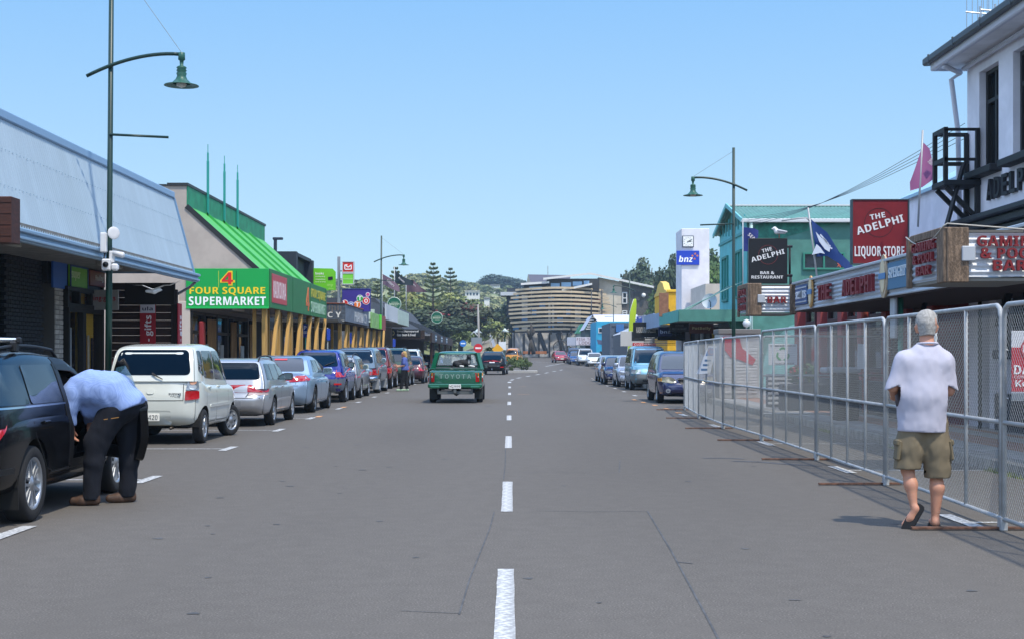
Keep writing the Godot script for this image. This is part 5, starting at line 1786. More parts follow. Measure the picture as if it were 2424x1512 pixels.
	print_on(d, "SUPERMARKET", p, EAST, 4.0, -0.25, 3.8, 0.38, M("#94b49c", 0.6), null, 0.012)
	for k in [-2.0, 1.9, 5.9]:
		slab("panel_joint", M("#145a2c", 0.5), d, p + V(0.004, 0, -k), V(0.012, 1.1, 0.02), 0.003)
	props([41.3, 43.6, 46.0, 48.3, 50.2, 52.2], 2.84, "supermarket canopy")


var prop_first: Node3D


# timber shores holding up a canopy: a post and a slanting brace, each pair one shore
func props(zs: Array, top: float, of: String):
	var wood := worn("#b08a4c", "#9c7840", 0.7, 0.85, 0.0, 0.0, V(3, 0.35, 3))
	var ord := ["first", "second", "third", "fourth", "fifth", "sixth", "seventh"]
	for k in zs.size():
		var label := "%s timber shore from the near end under the %s" % [ord[k], of]
		var at_ := V(-7.12, 0.145, -zs[k])
		if prop_first:
			copy(prop_first, label, at_)
			continue
		var o := thing("timber_shore", label, "prop", at_, 0.0, "timber shores along the kerb")
		var h := top - 0.15
		var st := mb()
		cbox(st, V(0, h * 0.5 + 0.05, 0), V(0.15, h - 0.1, 0.15), 0.012)
		obj("post", st, wood, o)
		st = mb()
		beam(st, V(0.1, 0.12, -0.15), V(0.1, h, -1.7), 0.1, 0.14)
		obj("brace", st, worn("#b8904f", "#a8834a", 0.7, 0.85, 0.0, 0.0, V(3, 0.35, 3)), o)
		lslab("sole_plate", wood, o, V(0, 0.06, -0.4), V(0.24, 0.1, 1.3), 0.012)
		lslab("back_post", wood, o, V(-0.35, h * 0.5 + 0.05, -0.3), V(0.1, h - 0.1, 0.1), 0.01)
		prop_first = o


func pharmacy_row():
	# charcoal and lime shops behind the canopies
	var o := thing("charcoal_shop", "charcoal shop front with a lime green bay above the pharmacy canopy", "building", V(-13, 0, -65))
	var st := mb()
	span(st, V(-24, 0, -54.0), V(-9.4, 4.3, -66))
	wobj("wall", st, M("#2c333a", 0.8), o)
	st = mb()
	span(st, V(-9.5, 3.9, -57.2), V(-8.6, 5.6, -57.6))
	span(st, V(-9.5, 5.48, -57.6), V(-8.7, 5.62, -62.2))
	span(st, V(-9.5, 3.9, -61.9), V(-8.6, 5.55, -62.3))
	span(st, V(-12.0, 4.3, -57.25), V(-9.5, 4.75, -57.6))
	wobj("parapet_frame", st, M("#232c36", 0.6), o)
	block("parapet_panel", worn("#262b30", "#2e3439", 0.8, 0.7), o, V(-9.4, 3.9, -57.6), V(-8.95, 5.48, -61.9))
	st = mb()
	tube(st, [V(-8.9, 4.0, -58.3), V(-8.9, 4.9, -59.0), V(-8.9, 4.2, -60.0)], 0.03, 6)
	wobj("orange_stroke", st, M("#b4502a", 0.6), o)
	block("lime_bay", worn("#6cc02e", "#79c93a", 1.0, 0.6), o, V(-9.4, 3.6, -62.3), V(-8.7, 5.25, -66.0))
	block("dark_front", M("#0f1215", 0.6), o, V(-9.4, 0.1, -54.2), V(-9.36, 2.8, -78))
	for k in 6:
		window_unit(o, "shop_window", V(-9.3, 1.45, -55.6 - k * 1.7), 1.6, 2.2, EAST, M("#20262b", 0.5), M("#141a1f", 0.05, 0.0, 0.8), 1 + k % 2, [], 0.08, 0.1)
	st = mb()
	cbox(st, V(-9.32, 5.05, -56.5), V(0.12, 2.1, 0.12), 0.01)
	cbox(st, V(-9.22, 6.05, -56.5), V(0.4, 0.1, 0.14), 0.02)
	tag(wobj("roof_floodlight", st, M("#1e2b3d", 0.5), self), "dark floodlight post on the roof behind the green supermarket slope", "light")
	# pharmacy canopy
	var c := thing("shop_canopy", "weathered pharmacy canopy with peeling fascia boards", "canopy", V(-8, 2.8, -68))
	block("soffit", M("#3d3a35", 0.9), c, V(-9.3, 2.8, -57.5), V(-6.96, 2.9, -77.6))
	block("lower_strip", M("#9b9a94", 0.8), c, V(-8.6, 2.86, -58.9), V(-6.9, 2.92, -59.02))
	var p := V(-7.4, 3.25, -58.95)
	var d := board("shop_sign", "flaking dark blue sign with the letters C Y on the pharmacy canopy end", "sign", p, 1.1, 0.66, FRONT, worn("#3c4552", "#4f5760", 0.4, 0.7), 0.05)
	print_on(d, "C Y", p, FRONT, 0.1, -0.12, 0.55, 0.23, M("#d8d4c9", 0.6))
	for k in 7:
		slab("bare_streak", M("#9a7c55", 0.8), d, p + V(-0.35 + k * 0.12, 0.12 + 0.03 * (k % 3), 0.004), V(0.014, 0.2 + 0.07 * (k % 2), 0.006), 0.002)
	slab("rust_edge", M("#8d4a2c", 0.7), d, p + V(0, 0.345, 0.0), V(1.1, 0.03, 0.08), 0.006)
	p = V(-6.86, 3.22, -63.9)
	d = board("shop_sign", "long grey board with faded PHARMACY letters facing the road", "sign", p, 9.6, 0.68, EAST, worn("#66707d", "#57606c", 0.7, 0.7), 0.05)
	print_on(d, "PHARMACY", p, EAST, 1.2, -0.05, 5.2, 0.4, M("#aeb2b4", 0.6), null, 0.008)
	slab("rust_edge", M("#9a5236", 0.7), d, p + V(0, 0.355, 0), V(0.08, 0.03, 9.6), 0.006)
	p = V(-6.85, 3.2, -72.6)
	d = board("shop_sign", "green board with a pale leaf pattern along the pharmacy canopy", "sign", p, 5.4, 0.72, EAST, worn("#4a9a3a", "#8fbf6a", 0.8, 0.5), 0.05)
	slab("bright_strip", M("#58d42a", 0.5), d, p + V(0.03, 0.02, -1.9), V(0.05, 0.7, 0.8), 0.01)
	board("shop_sign", "dull red board ending the pharmacy canopy", "sign", V(-6.85, 3.2, -76.6), 2.4, 0.72, EAST, worn("#8b3a34", "#7a4640", 0.6, 0.7), 0.05)
	props([59.3, 62.2, 65.2, 68.2, 71.2, 74.2, 77.0], 2.8, "pharmacy canopy")
	# signs on posts above it
	var post := thing("sign_post", "tall grey steel post carrying the red and lime signs", "post", V(-7.52, 2.9, -62.3))
	lslab("post", M("#8d9399", 0.5, 0.2), post, V(0, 1.42, 0), V(0.12, 2.85, 0.12), 0.01)
	for y in [2.22, 1.45]:
		lslab("bracket", M("#8d9399", 0.5, 0.2), post, V(0.15, y, 0), V(0.28, 0.05, 0.05), 0.01)
	p = at(823.5, 632.5, 62.0)
	d = board("shop_sign", "red square sign with a white envelope emblem on the grey post", "sign", p, 0.53, 0.5, FRONT, M("#d3281f", 0.4), 0.1, "", M("#b9bcc0", 0.5))
	st = mb()
	ring_shape(st, 0.2, 0.215, 0.012, XF(p), 28, 0.6, 5.6)
	wobj("emblem_ring", st, M("#8d1712", 0.5), d)
	st = mb()
	for q in [[[-0.14, 0.09], [-0.03, 0.09]], [[-0.14, 0.09], [-0.14, -0.1]], [[-0.14, -0.1], [0.14, -0.1]], [[0.14, -0.1], [0.14, 0.09]], [[-0.1, 0.07], [0.0, -0.02]], [[0.0, -0.02], [0.15, 0.1]]]:
		prism(st, stroke(Vector2(q[0][0], q[0][1]), Vector2(q[1][0], q[1][1]), 0.04), 0.016, XF(p))
	wobj("envelope", st, M("#f2f2f0", 0.5), d)
	p = at(823.5, 660.5, 62.0)
	d = board("shop_sign", "plain lime green square sign under the red envelope sign", "sign", p, 0.53, 0.51, FRONT, M("#79cf3c", 0.4), 0.1, "", M("#b9bcc0", 0.5))
	print_on(d, "kiwibank", p, FRONT, 0.0, 0.0, 0.4, 0.07, M("#b6e58f", 0.5))
	p = at(767, 662, 62.2)
	d = thing("shop_sign", "lime green sign with cut corner lettered books stationery magazines", "sign", p - V(0, 0.5, 0))
	st = mb()
	prism(st, pv([[-0.5, -0.5], [0.49, -0.46], [0.49, 0.33], [0.36, 0.47], [-0.5, 0.49]]), 0.1, XF(p - V(0, 0, 0.1)))
	wobj("panel", st, M("#6cc51f", 0.45), d)
	print_on(d, "books", p, FRONT, -0.2, 0.26, 0.36, 0.11, M("#e8f0dc", 0.5))
	print_on(d, "stationery", p, FRONT, -0.17, 0.12, 0.42, 0.08, M("#d6e8bd", 0.5))
	print_on(d, "magazines", p, FRONT, -0.17, 0.0, 0.42, 0.08, M("#d6e8bd", 0.5))
	print_on(d, "cards & wrap", p, FRONT, -0.17, -0.11, 0.46, 0.07, M("#d6e8bd", 0.5))
	slab("black_patch", M("#15161a", 0.5), d, p + V(0.27, 0.05, 0.008), V(0.2, 0.14, 0.016), 0.003, Basis(V(0, 0, 1), 0.12))
	print_on(d, "my", p, FRONT, 0.25, -0.27, 0.26, 0.14, M("#a4dc66", 0.5))
	print_on(d, "store", p, FRONT, 0.29, -0.4, 0.22, 0.08, M("#a4dc66", 0.5))
	st = mb()
	for k in 4:
		beam(st, V(-8.4, 3.2 + 0.25 * k, -62.0), V(-7.0, 2.95, -62.0 - 0.4 * k), 0.04, 0.04)
	tag(wobj("sign_stay", st, M("#58b82c", 0.5), self), "lime green steel stays bracing the signs above the pharmacy canopy", "bracket")
	p = at(843, 711, 66.0)
	d = board("shop_sign", "purple sign with letters on red, blue, orange and green balls", "sign", p, 1.32, 1.06, FRONT, M("#3b2a86", 0.45), 0.08, "", M("#2a2f7a", 0.5))
	for q in [[-0.52, -0.13, 0.15, "#d32b2b", "L"], [-0.24, -0.23, 0.16, "#1f58b8", "O"], [0.05, -0.2, 0.17, "#e5722a", "T"], [0.17, 0.08, 0.16, "#2d9a48", "T"], [0.45, -0.03, 0.18, "#cf2030", "O"], [0.53, 0.26, 0.1, "#c84a8d", ""]]:
		st = mb()
		prism(st, disc(q[2], 24), 0.012, XF(p + V(q[0], q[1], 0.0)))
		wobj("ball_rim", st, M("#e9e4e6", 0.5), d)
		st = mb()
		prism(st, disc(q[2] - 0.025, 24), 0.018, XF(p + V(q[0], q[1], 0.0)))
		wobj("ball", st, M(q[3], 0.5), d)
		if q[4]:
			print_on(d, q[4], p, FRONT, q[0], q[1], 0.16, 0.19, M("#f4f2f2", 0.5), null, 0.026)


func pub_row():
	var o := thing("grey_shop", "low shop with a pale green and silver canopy beyond the pharmacy", "building", V(-12, 0, -86))
	var st := mb()
	span(st, V(-24, 0, -78.2), V(-9.2, 4.0, -96))
	wobj("wall", st, M("#6d7073", 0.8), o)
	block("soffit", M("#5c5a55", 0.9), o, V(-9.2, 3.4, -79.0), V(-7.0, 3.46, -96))
	var p := at(912, 741, 84.0)
	block("white_gable", M("#b5c4b0", 0.8), o, V(-9.0, 3.3, -79.0), V(-7.6, 4.0, -79.5))
	block("fascia", M("#b4b9bd", 0.7), o, V(-7.0, 3.45, -79.0), V(-6.92, 4.3, -87.0))
	block("fascia", worn("#9fb8a8", "#aebfb3", 1.2, 0.7), o, V(-7.0, 3.42, -87.05), V(-6.9, 4.25, -96.0))
	st = mb()
	quad(st, V(-10.5, 4.2, -82), V(-8.6, 3.9, -82), V(-8.6, 3.9, -92), V(-10.5, 4.2, -92))
	wobj("roof", st, M("#9aa4ac", 0.5), o)
	block("parapet", M("#4b4f55", 0.8), o, V(-9.6, 3.6, -88.4), V(-8.6, 4.75, -95.5))
	# the pub
	var b := thing("pub_building", "charcoal pub with a steep dark roof, stay rods and a deep canopy", "building", V(-9, 0, -108))
	var char_ := worn("#3d4046", "#34373c", 2.0, 0.8)
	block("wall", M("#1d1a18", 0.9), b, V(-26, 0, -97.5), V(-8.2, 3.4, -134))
	st = mb()
	quad(st, V(-7.4, 3.3, -98), V(-7.4, 3.3, -134), V(-9.4, 5.4, -134), V(-9.4, 5.4, -98))
	quad(st, V(-7.4, 3.3, -98), V(-9.4, 5.4, -98), V(-22, 5.4, -98), V(-22, 3.3, -98))
	quad(st, V(-9.4, 5.4, -98), V(-9.4, 5.4, -134), V(-22, 5.4, -134), V(-22, 5.4, -98))
	wobj("roof", st, char_, b)
	block("canopy_deck", M("#7b7c7e", 0.7), b, V(-8.6, 2.85, -98.6), V(-5.6, 2.95, -134))
	st = mb()
	span(st, V(-8.6, 2.62, -98.55), V(-6.0, 3.22, -98.7))
	span(st, V(-5.62, 2.4, -98.6), V(-5.5, 3.05, -133))
	wobj("canopy_fascia", st, worn("#33251f", "#2a1e19", 0.8, 0.8, 0.0, 0.0, V(0.3, 2, 0.3)), b)
	for k in 9:
		st = mb()
		tube(st, [V(-5.8, 3.0, -101 - k * 3.6), V(-8.0, 4.2, -100 - k * 3.6)], 0.03, 5)
		wobj("stay_rod", st, M("#2e3136", 0.5), b)
	for z in [101.0, 112.0, 122.0, 133.0]:
		block("canopy_post", M("#3a221a", 0.8), b, V(-5.75, 0, -z), V(-5.6, 2.5, -z - 0.15))
	p = at(956.5, 787.5, 98.5)
	var d := board("pub_sign", "black sign lettered Proud Purveyors of fine Beer & Food on the pub canopy", "sign", p, 2.26, 0.52, FRONT, M("#0d0d0e", 0.4), 0.04)
	st = mb()
	prism(st, disc(0.19, 24), 0.014, XF(p + V(-0.84, 0, 0)))
	wobj("emblem", st, M("#a99a6c", 0.6), d)
	st = mb()
	prism(st, disc(0.15, 20), 0.02, Transform3D(Basis.from_scale(V(1, 0.6, 1)), p + V(-0.84, 0, 0)))
	wobj("emblem_centre", st, M("#3a3a26", 0.6), d)
	print_on(d, "Proud Purveyors of", p, FRONT, 0.25, 0.11, 1.5, 0.17, M("#e9e7e2", 0.5), serif)
	print_on(d, "fine Beer & Food", p, FRONT, 0.14, -0.12, 1.28, 0.17, M("#e9e7e2", 0.5), serif)
	for k in 3:
		d = board("pub_poster", ["nearest", "middle", "farthest"][k] + " of three small blue posters on the pub canopy edge", "poster", V(-5.48, 2.75, -103.5 - k * 8.5), 2.6, 0.5, EAST, M("#3d5a72", 0.6), 0.03, "blue posters on the pub canopy")
		for j in 2:
			slab("print_line", M("#c9d4da", 0.6), d, V(-5.47, 2.85 - 0.2 * j, -103.5 - k * 8.5), V(0.02, 0.08, 1.7 - 0.4 * j), 0.004)
	for q in [[933, 720, 88.0, "nearer"], [1034, 752, 106.0, "farther"]]:
		p = at(q[0], q[1], q[2])
		d = thing("pub_sign", "%s of two round green signs lettered MONTEITH'S over the footpath" % q[3], "sign", p, 0.0, "round green signs of the pub")
		st = mb()
		lathe(st, [[0.0, -0.08], [0.43, -0.08], [0.43, 0.06], [0.4, 0.08], [0.385, 0.06]], Vector3.ZERO, V(0, 0, 1), 32)
		obj("rim", st, M("#a9b8a8", 0.5), d)
		st = mb()
		prism(st, disc(0.39, 32), 0.1, XF(V(0, 0, -0.04)))
		obj("face", st, M("#0f5a40", 0.4), d)
		letters(d, "MONTEITH'S", p + V(0.03, -0.02, 0.066), 0.58, 0.13, FRONT, M("#c9d2b6", 0.5), bold, 0.012)
		st = mb()
		cbox(st, V(-0.29, -0.04, 0.063), V(0.02, 0.24, 0.01), 0.002)
		cbox(st, V(0.03, 0.1, 0.063), V(0.42, 0.018, 0.01), 0.002)
		cbox(st, V(0.03, -0.14, 0.063), V(0.36, 0.018, 0.01), 0.002)
		obj("rule", st, M("#c9d2b6", 0.5), d)
		lslab("bracket", M("#2a2d30", 0.5), d, V(-0.6, 0, -0.02), V(0.5, 0.05, 0.05), 0.01)
	# flags over the roofs
	flag(at(904, 649, 86), 3.2, [[0, 0], [0.5, -0.28], [1.0, -0.75], [1.02, -1.1], [0.45, -0.85], [0.02, -0.6]], M("#6b5663", 0.8), "faded maroon flag hanging by the street lamp above the pub", "SPEIGHT'S")
	flag(at(933.5, 640, 92), 3.2, [[0, 0], [0.4, -0.35], [0.9, -0.6], [1.2, -0.65], [1.15, -0.98], [0.6, -0.95], [0.02, -0.85]], M("#1c2b33", 0.8), "dark green flag flying on the middle pole above the pub", "Monteith's")
	flag(at(961, 661, 98), 2.6, [[0, 0], [0.45, -0.06], [0.9, -0.5], [1.45, -0.9], [1.0, -0.9], [0.02, -0.88]], M("#5b4650", 0.8), "dull purple flag flying on the farther pole above the pub", "Speight's")


# a flag on a pole: outline from the top of the hoist, hung with a ripple
func flag(top: Vector3, pole: float, outline: Array, m: Material, label: String, words := "", radius := 0.03, lean := Vector3.ZERO) -> Node3D:
	var o := thing("flag", label, "flag", top - V(0, pole, 0))
	var st := mb(true)
	tube(st, [V(0, 0, 0) - lean * pole, V(0, pole + 0.25, 0) + lean * 0.25], radius, 8)
	obj("flagpole", st, M("#a6a8aa", 0.5, 0.3), o)
	st = mb(true)
	var f := func(a: float, b: float) -> Vector3: return V(a + 0.03 + lean.x * b, pole + b, 0.09 * sin(a * 6.0 + b * 2.0) * minf(a * 3.0, 1.0))
	drape(st, pv(outline), f, 0.004, 0.12, false)
	drape(st, pv(outline), f, -0.004, 0.12, false)
	var c := obj("cloth", st, m, o)
	if words:
		var w := Vector2(outline[outline.size() / 2 - 1][0] * 0.45, outline[1][1] - 0.28)
		letters(c, words, top + V(w.x + 0.06, w.y, 0.1), absf(outline[2][0]) * 0.55, 0.12, Basis(V(0, 0, 1), -0.75), M("#c9c3c3", 0.7), bold, 0.01)
	return o


# ------------------------------------------------------------------ right side of the street
func build_right_buildings():
	hotel()
	hotel_signs()
	teal_building()
	bank_and_beyond()


func hotel():
	var white := worn("#e2e0e8", "#e9e7ee", 2.5, 0.85)
	var black := M("#15171b", 0.6)
	var o := thing("hotel_building", "white two-storey hotel with black window frames and deep eaves", "building", V(8.6, 0, -20))
	var st := mb()
	# the street face in pieces round its openings
	var wins := [[25.88, 1.05], [24.1, 1.05], [22.2, 1.05], [20.3, 1.05]]
	span(st, V(8.6, 6.66, -27.1), V(9.0, 6.95, -10))
	span(st, V(8.6, 3.2, -27.1), V(9.0, 4.82, -10))
	var z0 := 27.1
	for w in wins:
		span(st, V(8.6, 4.82, -z0), V(9.0, 6.66, -(w[0] + w[1] * 0.5)))
		z0 = w[0] - w[1] * 0.5
	span(st, V(8.6, 4.82, -z0), V(9.0, 6.66, -10))
	span(st, V(9.0, 0.0, -26.9), V(20, 6.95, -10))
	span(st, V(8.62, 0.0, -27.08), V(9.0, 3.2, -26.35))
	span(st, V(8.62, 0.0, -25.9), V(9.0, 3.2, -25.55))
	span(st, V(8.62, 0.8, -25.5), V(9.0, 1.4, -12))
	wobj("wall", st, white, o)
	for w in wins:
		window_unit(o, "window", V(8.78, 5.74, -w[0]), w[1], 1.84, WEST, black, M("#1a2126", 0.05, 0.0, 0.8), 2, [0.35], 0.08, 0.12)
		slab("window_sill", black, o, V(8.52, 4.76, -w[0]), V(0.28, 0.13, w[1] + 0.35), 0.015)
	st = mb()
	cbox(st, V(8.42, 3.92, -18.6), V(0.36, 0.1, 17.0), 0.02)
	cbox(st, V(8.48, 3.8, -18.6), V(0.24, 0.14, 17.0), 0.02)
	cbox(st, V(8.53, 3.66, -18.6), V(0.14, 0.13, 17.0), 0.02)
	wobj("cornice", st, M("#1b1d22", 0.55), o)
	block("soffit", worn("#dcdadc", "#cfcdce", 1.5, 0.9), o, V(8.12, 6.93, -27.45), V(20, 6.99, -9.5))
	st = mb()
	cbox(st, V(8.08, 7.0, -18.5), V(0.1, 0.2, 18.1), 0.02)
	cbox(st, V(14.1, 7.0, -27.5), V(12.1, 0.2, 0.1), 0.02)
	wobj("fascia", st, M("#c2c2ca", 0.7), o)
	st = mb()
	cbox(st, V(7.98, 7.1, -18.6), V(0.13, 0.15, 18.2), 0.03)
	for k in 12:
		cbox(st, V(7.92, 7.1, -27.3 + k * 1.5), V(0.03, 0.16, 0.04), 0.005)
	cbox(st, V(14.0, 7.1, -27.62), V(12.1, 0.15, 0.13), 0.03)
	wobj("gutter", st, M("#4b5358", 0.6), o)
	st = mb()
	quad(st, V(7.95, 7.16, -27.7), V(13.5, 9.2, -22), V(13.5, 9.2, -9.5), V(7.95, 7.16, -9.5))
	quad(st, V(7.95, 7.16, -27.7), V(20, 7.16, -27.7), V(20, 9.2, -22), V(13.5, 9.2, -22))
	wobj("roof", st, M("#6d7276", 0.8), o)
	st = mb(true)
	tube(st, [V(8.1, 6.88, -26.9), V(8.5, 6.8, -27.2), V(8.36, 6.7, -27.3), V(8.52, 5.7, -27.4), V(8.56, 3.2, -27.4)], 0.05, 8)
	tube(st, [V(8.5, 6.84, -27.0), V(8.52, 6.84, -14.0)], 0.045, 8)
	wobj("downpipe", st, M("#c6c6ce", 0.6), o)
	for k in 7:
		letters(o, "ADELPHI"[k], V(8.57, 4.42, -25.68 + k * 0.39), 0.29 if k != 6 else 0.09, 0.37, WEST, M("#1d2027", 0.6), bold, 0.07, "wall_letter")
	# ground floor: dark openings, a window band, pipes
	st = mb()
	span(st, V(8.96, 0.0, -26.3), V(9.02, 3.2, -25.92))
	span(st, V(8.9, 1.4, -25.5), V(8.95, 3.2, -12))
	wobj("dark_front", st, M("#111319", 0.3), o)
	st = mb()
	cbox(st, V(8.6, 1.48, -22.5), V(0.14, 0.16, 6.0), 0.02)
	cbox(st, V(8.62, 0.46, -22.5), V(0.1, 0.66, 6.0), 0.02)
	wobj("dado_rail", st, M("#2b2f36", 0.7), o)
	for z in [25.3, 24.2, 23.0]:
		slab("window_post", M("#23262c", 0.6), o, V(8.7, 2.1, -z), V(0.1, 2.2, 0.1), 0.01)
	# lower wing past the corner
	var w2 := thing("hotel_wing", "pale lilac rear wing of the hotel under a light blue roof", "building", V(8.9, 0, -30))
	block("wall", worn("#dcdae6", "#e2e0ea", 2.0, 0.85), w2, V(8.9, 3.1, -27.12), V(20, 4.98, -33.0))
	st = mb()
	quad(st, V(8.8, 5.0, -33.1), V(12, 6.6, -33.1), V(12, 6.6, -27.12), V(8.8, 5.0, -27.12))
	quad(st, V(8.8, 5.0, -33.1), V(8.8, 4.93, -33.1), V(8.8, 4.93, -27.12), V(8.8, 5.0, -27.12))
	wobj("roof", st, M("#9cc0d4", 0.5), w2)
	# fire escape
	var f := thing("fire_escape", "black timber fire escape landing and ladder on the hotel corner", "fire escape", V(8.3, 2.0, -27))
	slab("landing", M("#1b2026", 0.7), f, V(8.26, 4.62, -26.68), V(0.68, 0.1, 0.8), 0.012)
	for q in [[7.96, 26.34], [7.96, 27.0], [8.55, 26.34], [8.55, 27.0]]:
		slab("post", black, f, V(q[0], 5.12, -q[1]), V(0.08, 1.0, 0.08), 0.01)
	for y in [5.05, 5.6]:
		st = mb()
		beam(st, V(7.96, y, -26.3), V(7.96, y, -27.04), 0.07, 0.08)
		beam(st, V(7.93, y, -27.0), V(8.58, y, -27.0), 0.06, 0.07)
		beam(st, V(7.93, y, -26.34), V(8.58, y, -26.34), 0.05, 0.05)
		wobj("rail", st, black, f)
	for q in [[7.98, 26.4], [7.98, 26.95]]:
		st = mb()
		beam(st, V(q[0], 4.55, -q[1]), V(8.58, 3.95, -q[1]), 0.08, 0.08)
		wobj("bracket", st, black, f)
	st = mb()
	cbox(st, V(8.55, 4.3, -27.0), V(0.09, 1.5, 0.09), 0.01)
	cbox(st, V(8.55, 4.3, -26.36), V(0.09, 1.5, 0.09), 0.01)
	wobj("wall_post", st, black, f)
	st = mb()
	for e in [Vector3.ZERO, V(-0.1, 0, 0.42)]:
		beam(st, V(8.45, 5.0, -26.9) + e, V(7.45, 2.1, -26.2) + e, 0.045, 0.06)
	wobj("ladder_stile", st, black, f)
	for k in 12:
		var p := V(8.45, 5.0, -26.9).lerp(V(7.45, 2.1, -26.2), k / 11.5)
		st = mb(true)
		tube(st, [p, p + V(-0.1, 0, 0.42)], 0.018, 6)
		wobj("rung", st, black, f)
	# second ladder at the picture's edge
	f = thing("ladder", "black ladder leaning behind the gaming sign at the right edge", "ladder", V(7.6, 2.0, -22.6))
	st = mb()
	for e in [Vector3.ZERO, V(0.12, 0, 0.4)]:
		beam(st, V(8.0, 3.5, -22.0) + e, V(7.45, 1.9, -22.0) + e, 0.06, 0.1)
	wobj("stile", st, black, f)
	for k in 5:
		var p := V(8.0, 3.5, -22.0).lerp(V(7.45, 1.9, -22.0), (k + 0.4) / 5.0)
		st = mb(true)
		tube(st, [p, p + V(0.12, 0, 0.4)], 0.018, 6)
		wobj("rung", st, black, f)
	# aerial
	f = thing("tv_aerial", "pair of tv aerials standing on the hotel roof", "aerial", V(8.6, 7.7, -26.5))
	for q in [[8.45, 25.9, 7.75], [8.62, 25.6, 7.72]]:
		st = mb()
		tube(st, [V(q[0], 7.1, -q[1]), V(q[0], q[2], -q[1])], 0.018, 6)
		tube(st, [V(q[0] - 0.26, q[2] - 0.1, -q[1]), V(q[0] + 0.16, q[2] - 0.14, -q[1])], 0.014, 6)
		for k in 5:
			var x: float = q[0] - 0.24 + k * 0.1
			tube(st, [V(x, q[2] - 0.42, -q[1]), V(x, q[2] + 0.3, -q[1])], 0.008, 5)
		wobj("aerial", st, M("#a5abb0", 0.35, 0.7), f)
	# loudspeaker
	f = thing("loudspeaker", "black loudspeaker on a pole under the gaming sign", "loudspeaker", V(8.35, 0.145, -25.6))
	lslab("cabinet", M("#101012", 0.7), f, V(0, 2.5, 0), V(0.3, 0.42, 0.3), 0.03, Basis(V(0, 0, 1), 0.4))
	st = mb(true)
	tube(st, [V(0.0, 0, 0), V(0.0, 2.35, 0)], 0.035, 8)
	obj("pole", st, M("#15161a", 0.6), f)
	# restaurant front: maroon walls set back under the verandah
	var r := thing("restaurant_building", "maroon single-storey bar front behind the fence", "building", V(8.2, 0, -34))
	var maroon := worn("#8c3438", "#97403f", 1.2, 0.7)
	block("wall", worn("#6e262b", "#7a2f33", 1.2, 0.8), r, V(8.25, 0, -27.15), V(20, 3.1, -41.6))
	for z in [27.6, 29.4, 31.0, 33.2, 35.2, 37.6, 40.6]:
		slab("pilaster", maroon, r, V(8.16, 1.55, -z), V(0.26, 3.0, 0.42), 0.02)
	slab("plinth", M("#191b22", 0.7), r, V(8.1, 0.5, -34.4), V(0.2, 0.8, 14.2), 0.02)
	for z in [28.5, 30.2, 32.1, 34.2, 36.4, 39.1]:
		window_unit(r, "window", V(8.18, 1.95, -z), 1.2, 1.7, WEST, M("#3a1216", 0.6), M("#14110f", 0.06, 0.0, 0.8), 1, [0.4], 0.08, 0.1)
	st = mb(true)
	tube(st, [V(7.85, 0.2, -31.9), V(7.85, 2.6, -31.9), V(7.7, 2.75, -32.1)], 0.07, 8)
	wobj("duct", st, M("#8a3527", 0.5), r)
	# corrugated verandah
	var v := thing("verandah", "corrugated iron verandah of the bar along the footpath", "verandah", V(7, 2.4, -26.5))
	var iron := worn("#a9b1bb", "#b8c0c9", 0.8, 0.4)
	st = mb(true)
	ribs(st, V(6.2, 2.42, -31.45), V(0, 1, 0), V(-1, 0, 0), 0.58, V(0, 0, 14.3), 0.076, 0.014)
	wobj("fascia_sheet", st, iron, v)
	block("soffit", M("#3a2a28", 0.9), v, V(6.22, 2.4, -31.45), V(8.3, 2.46, -17.1))
	st = mb()
	quad(st, V(6.2, 3.0, -31.5), V(8.6, 3.12, -31.5), V(8.6, 3.12, -17), V(6.2, 3.0, -17))
	wobj("deck", st, M("#7f8890", 0.6), v)
	slab("capping", M("#a7afb8", 0.4), v, V(6.18, 3.02, -24.3), V(0.09, 0.05, 14.4), 0.01)
	for q in [[28.35, "THE", 1.15], [26.2, "ADELPHI", 2.4]]:
		var n: int = q[1].length()
		for k in n:
			var c: String = q[1][k]
			letters(v, c, V(6.13, 2.69, -q[0] - 0.4 + (k + 0.5) * q[2] / n), (0.07 if c == "I" else 0.27) * q[2] / n / 0.34, 0.3, WEST, M("#7c1f27", 0.6), bold, 0.06, "sign_letter")
	hotel_box(V(5.2, 2.37, -31.4), 1.02, 1.5, 0.62, "BAR", ["BAR"], "corrugated sign box lettered BAR at the far verandah corner")
	hotel_box(V(5.18, 2.36, -17.1), 1.15, 1.62, 0.58, "", ["GAMING", "& POOL", "BAR"], "corrugated sign box lettered GAMING & POOL BAR above the fence")


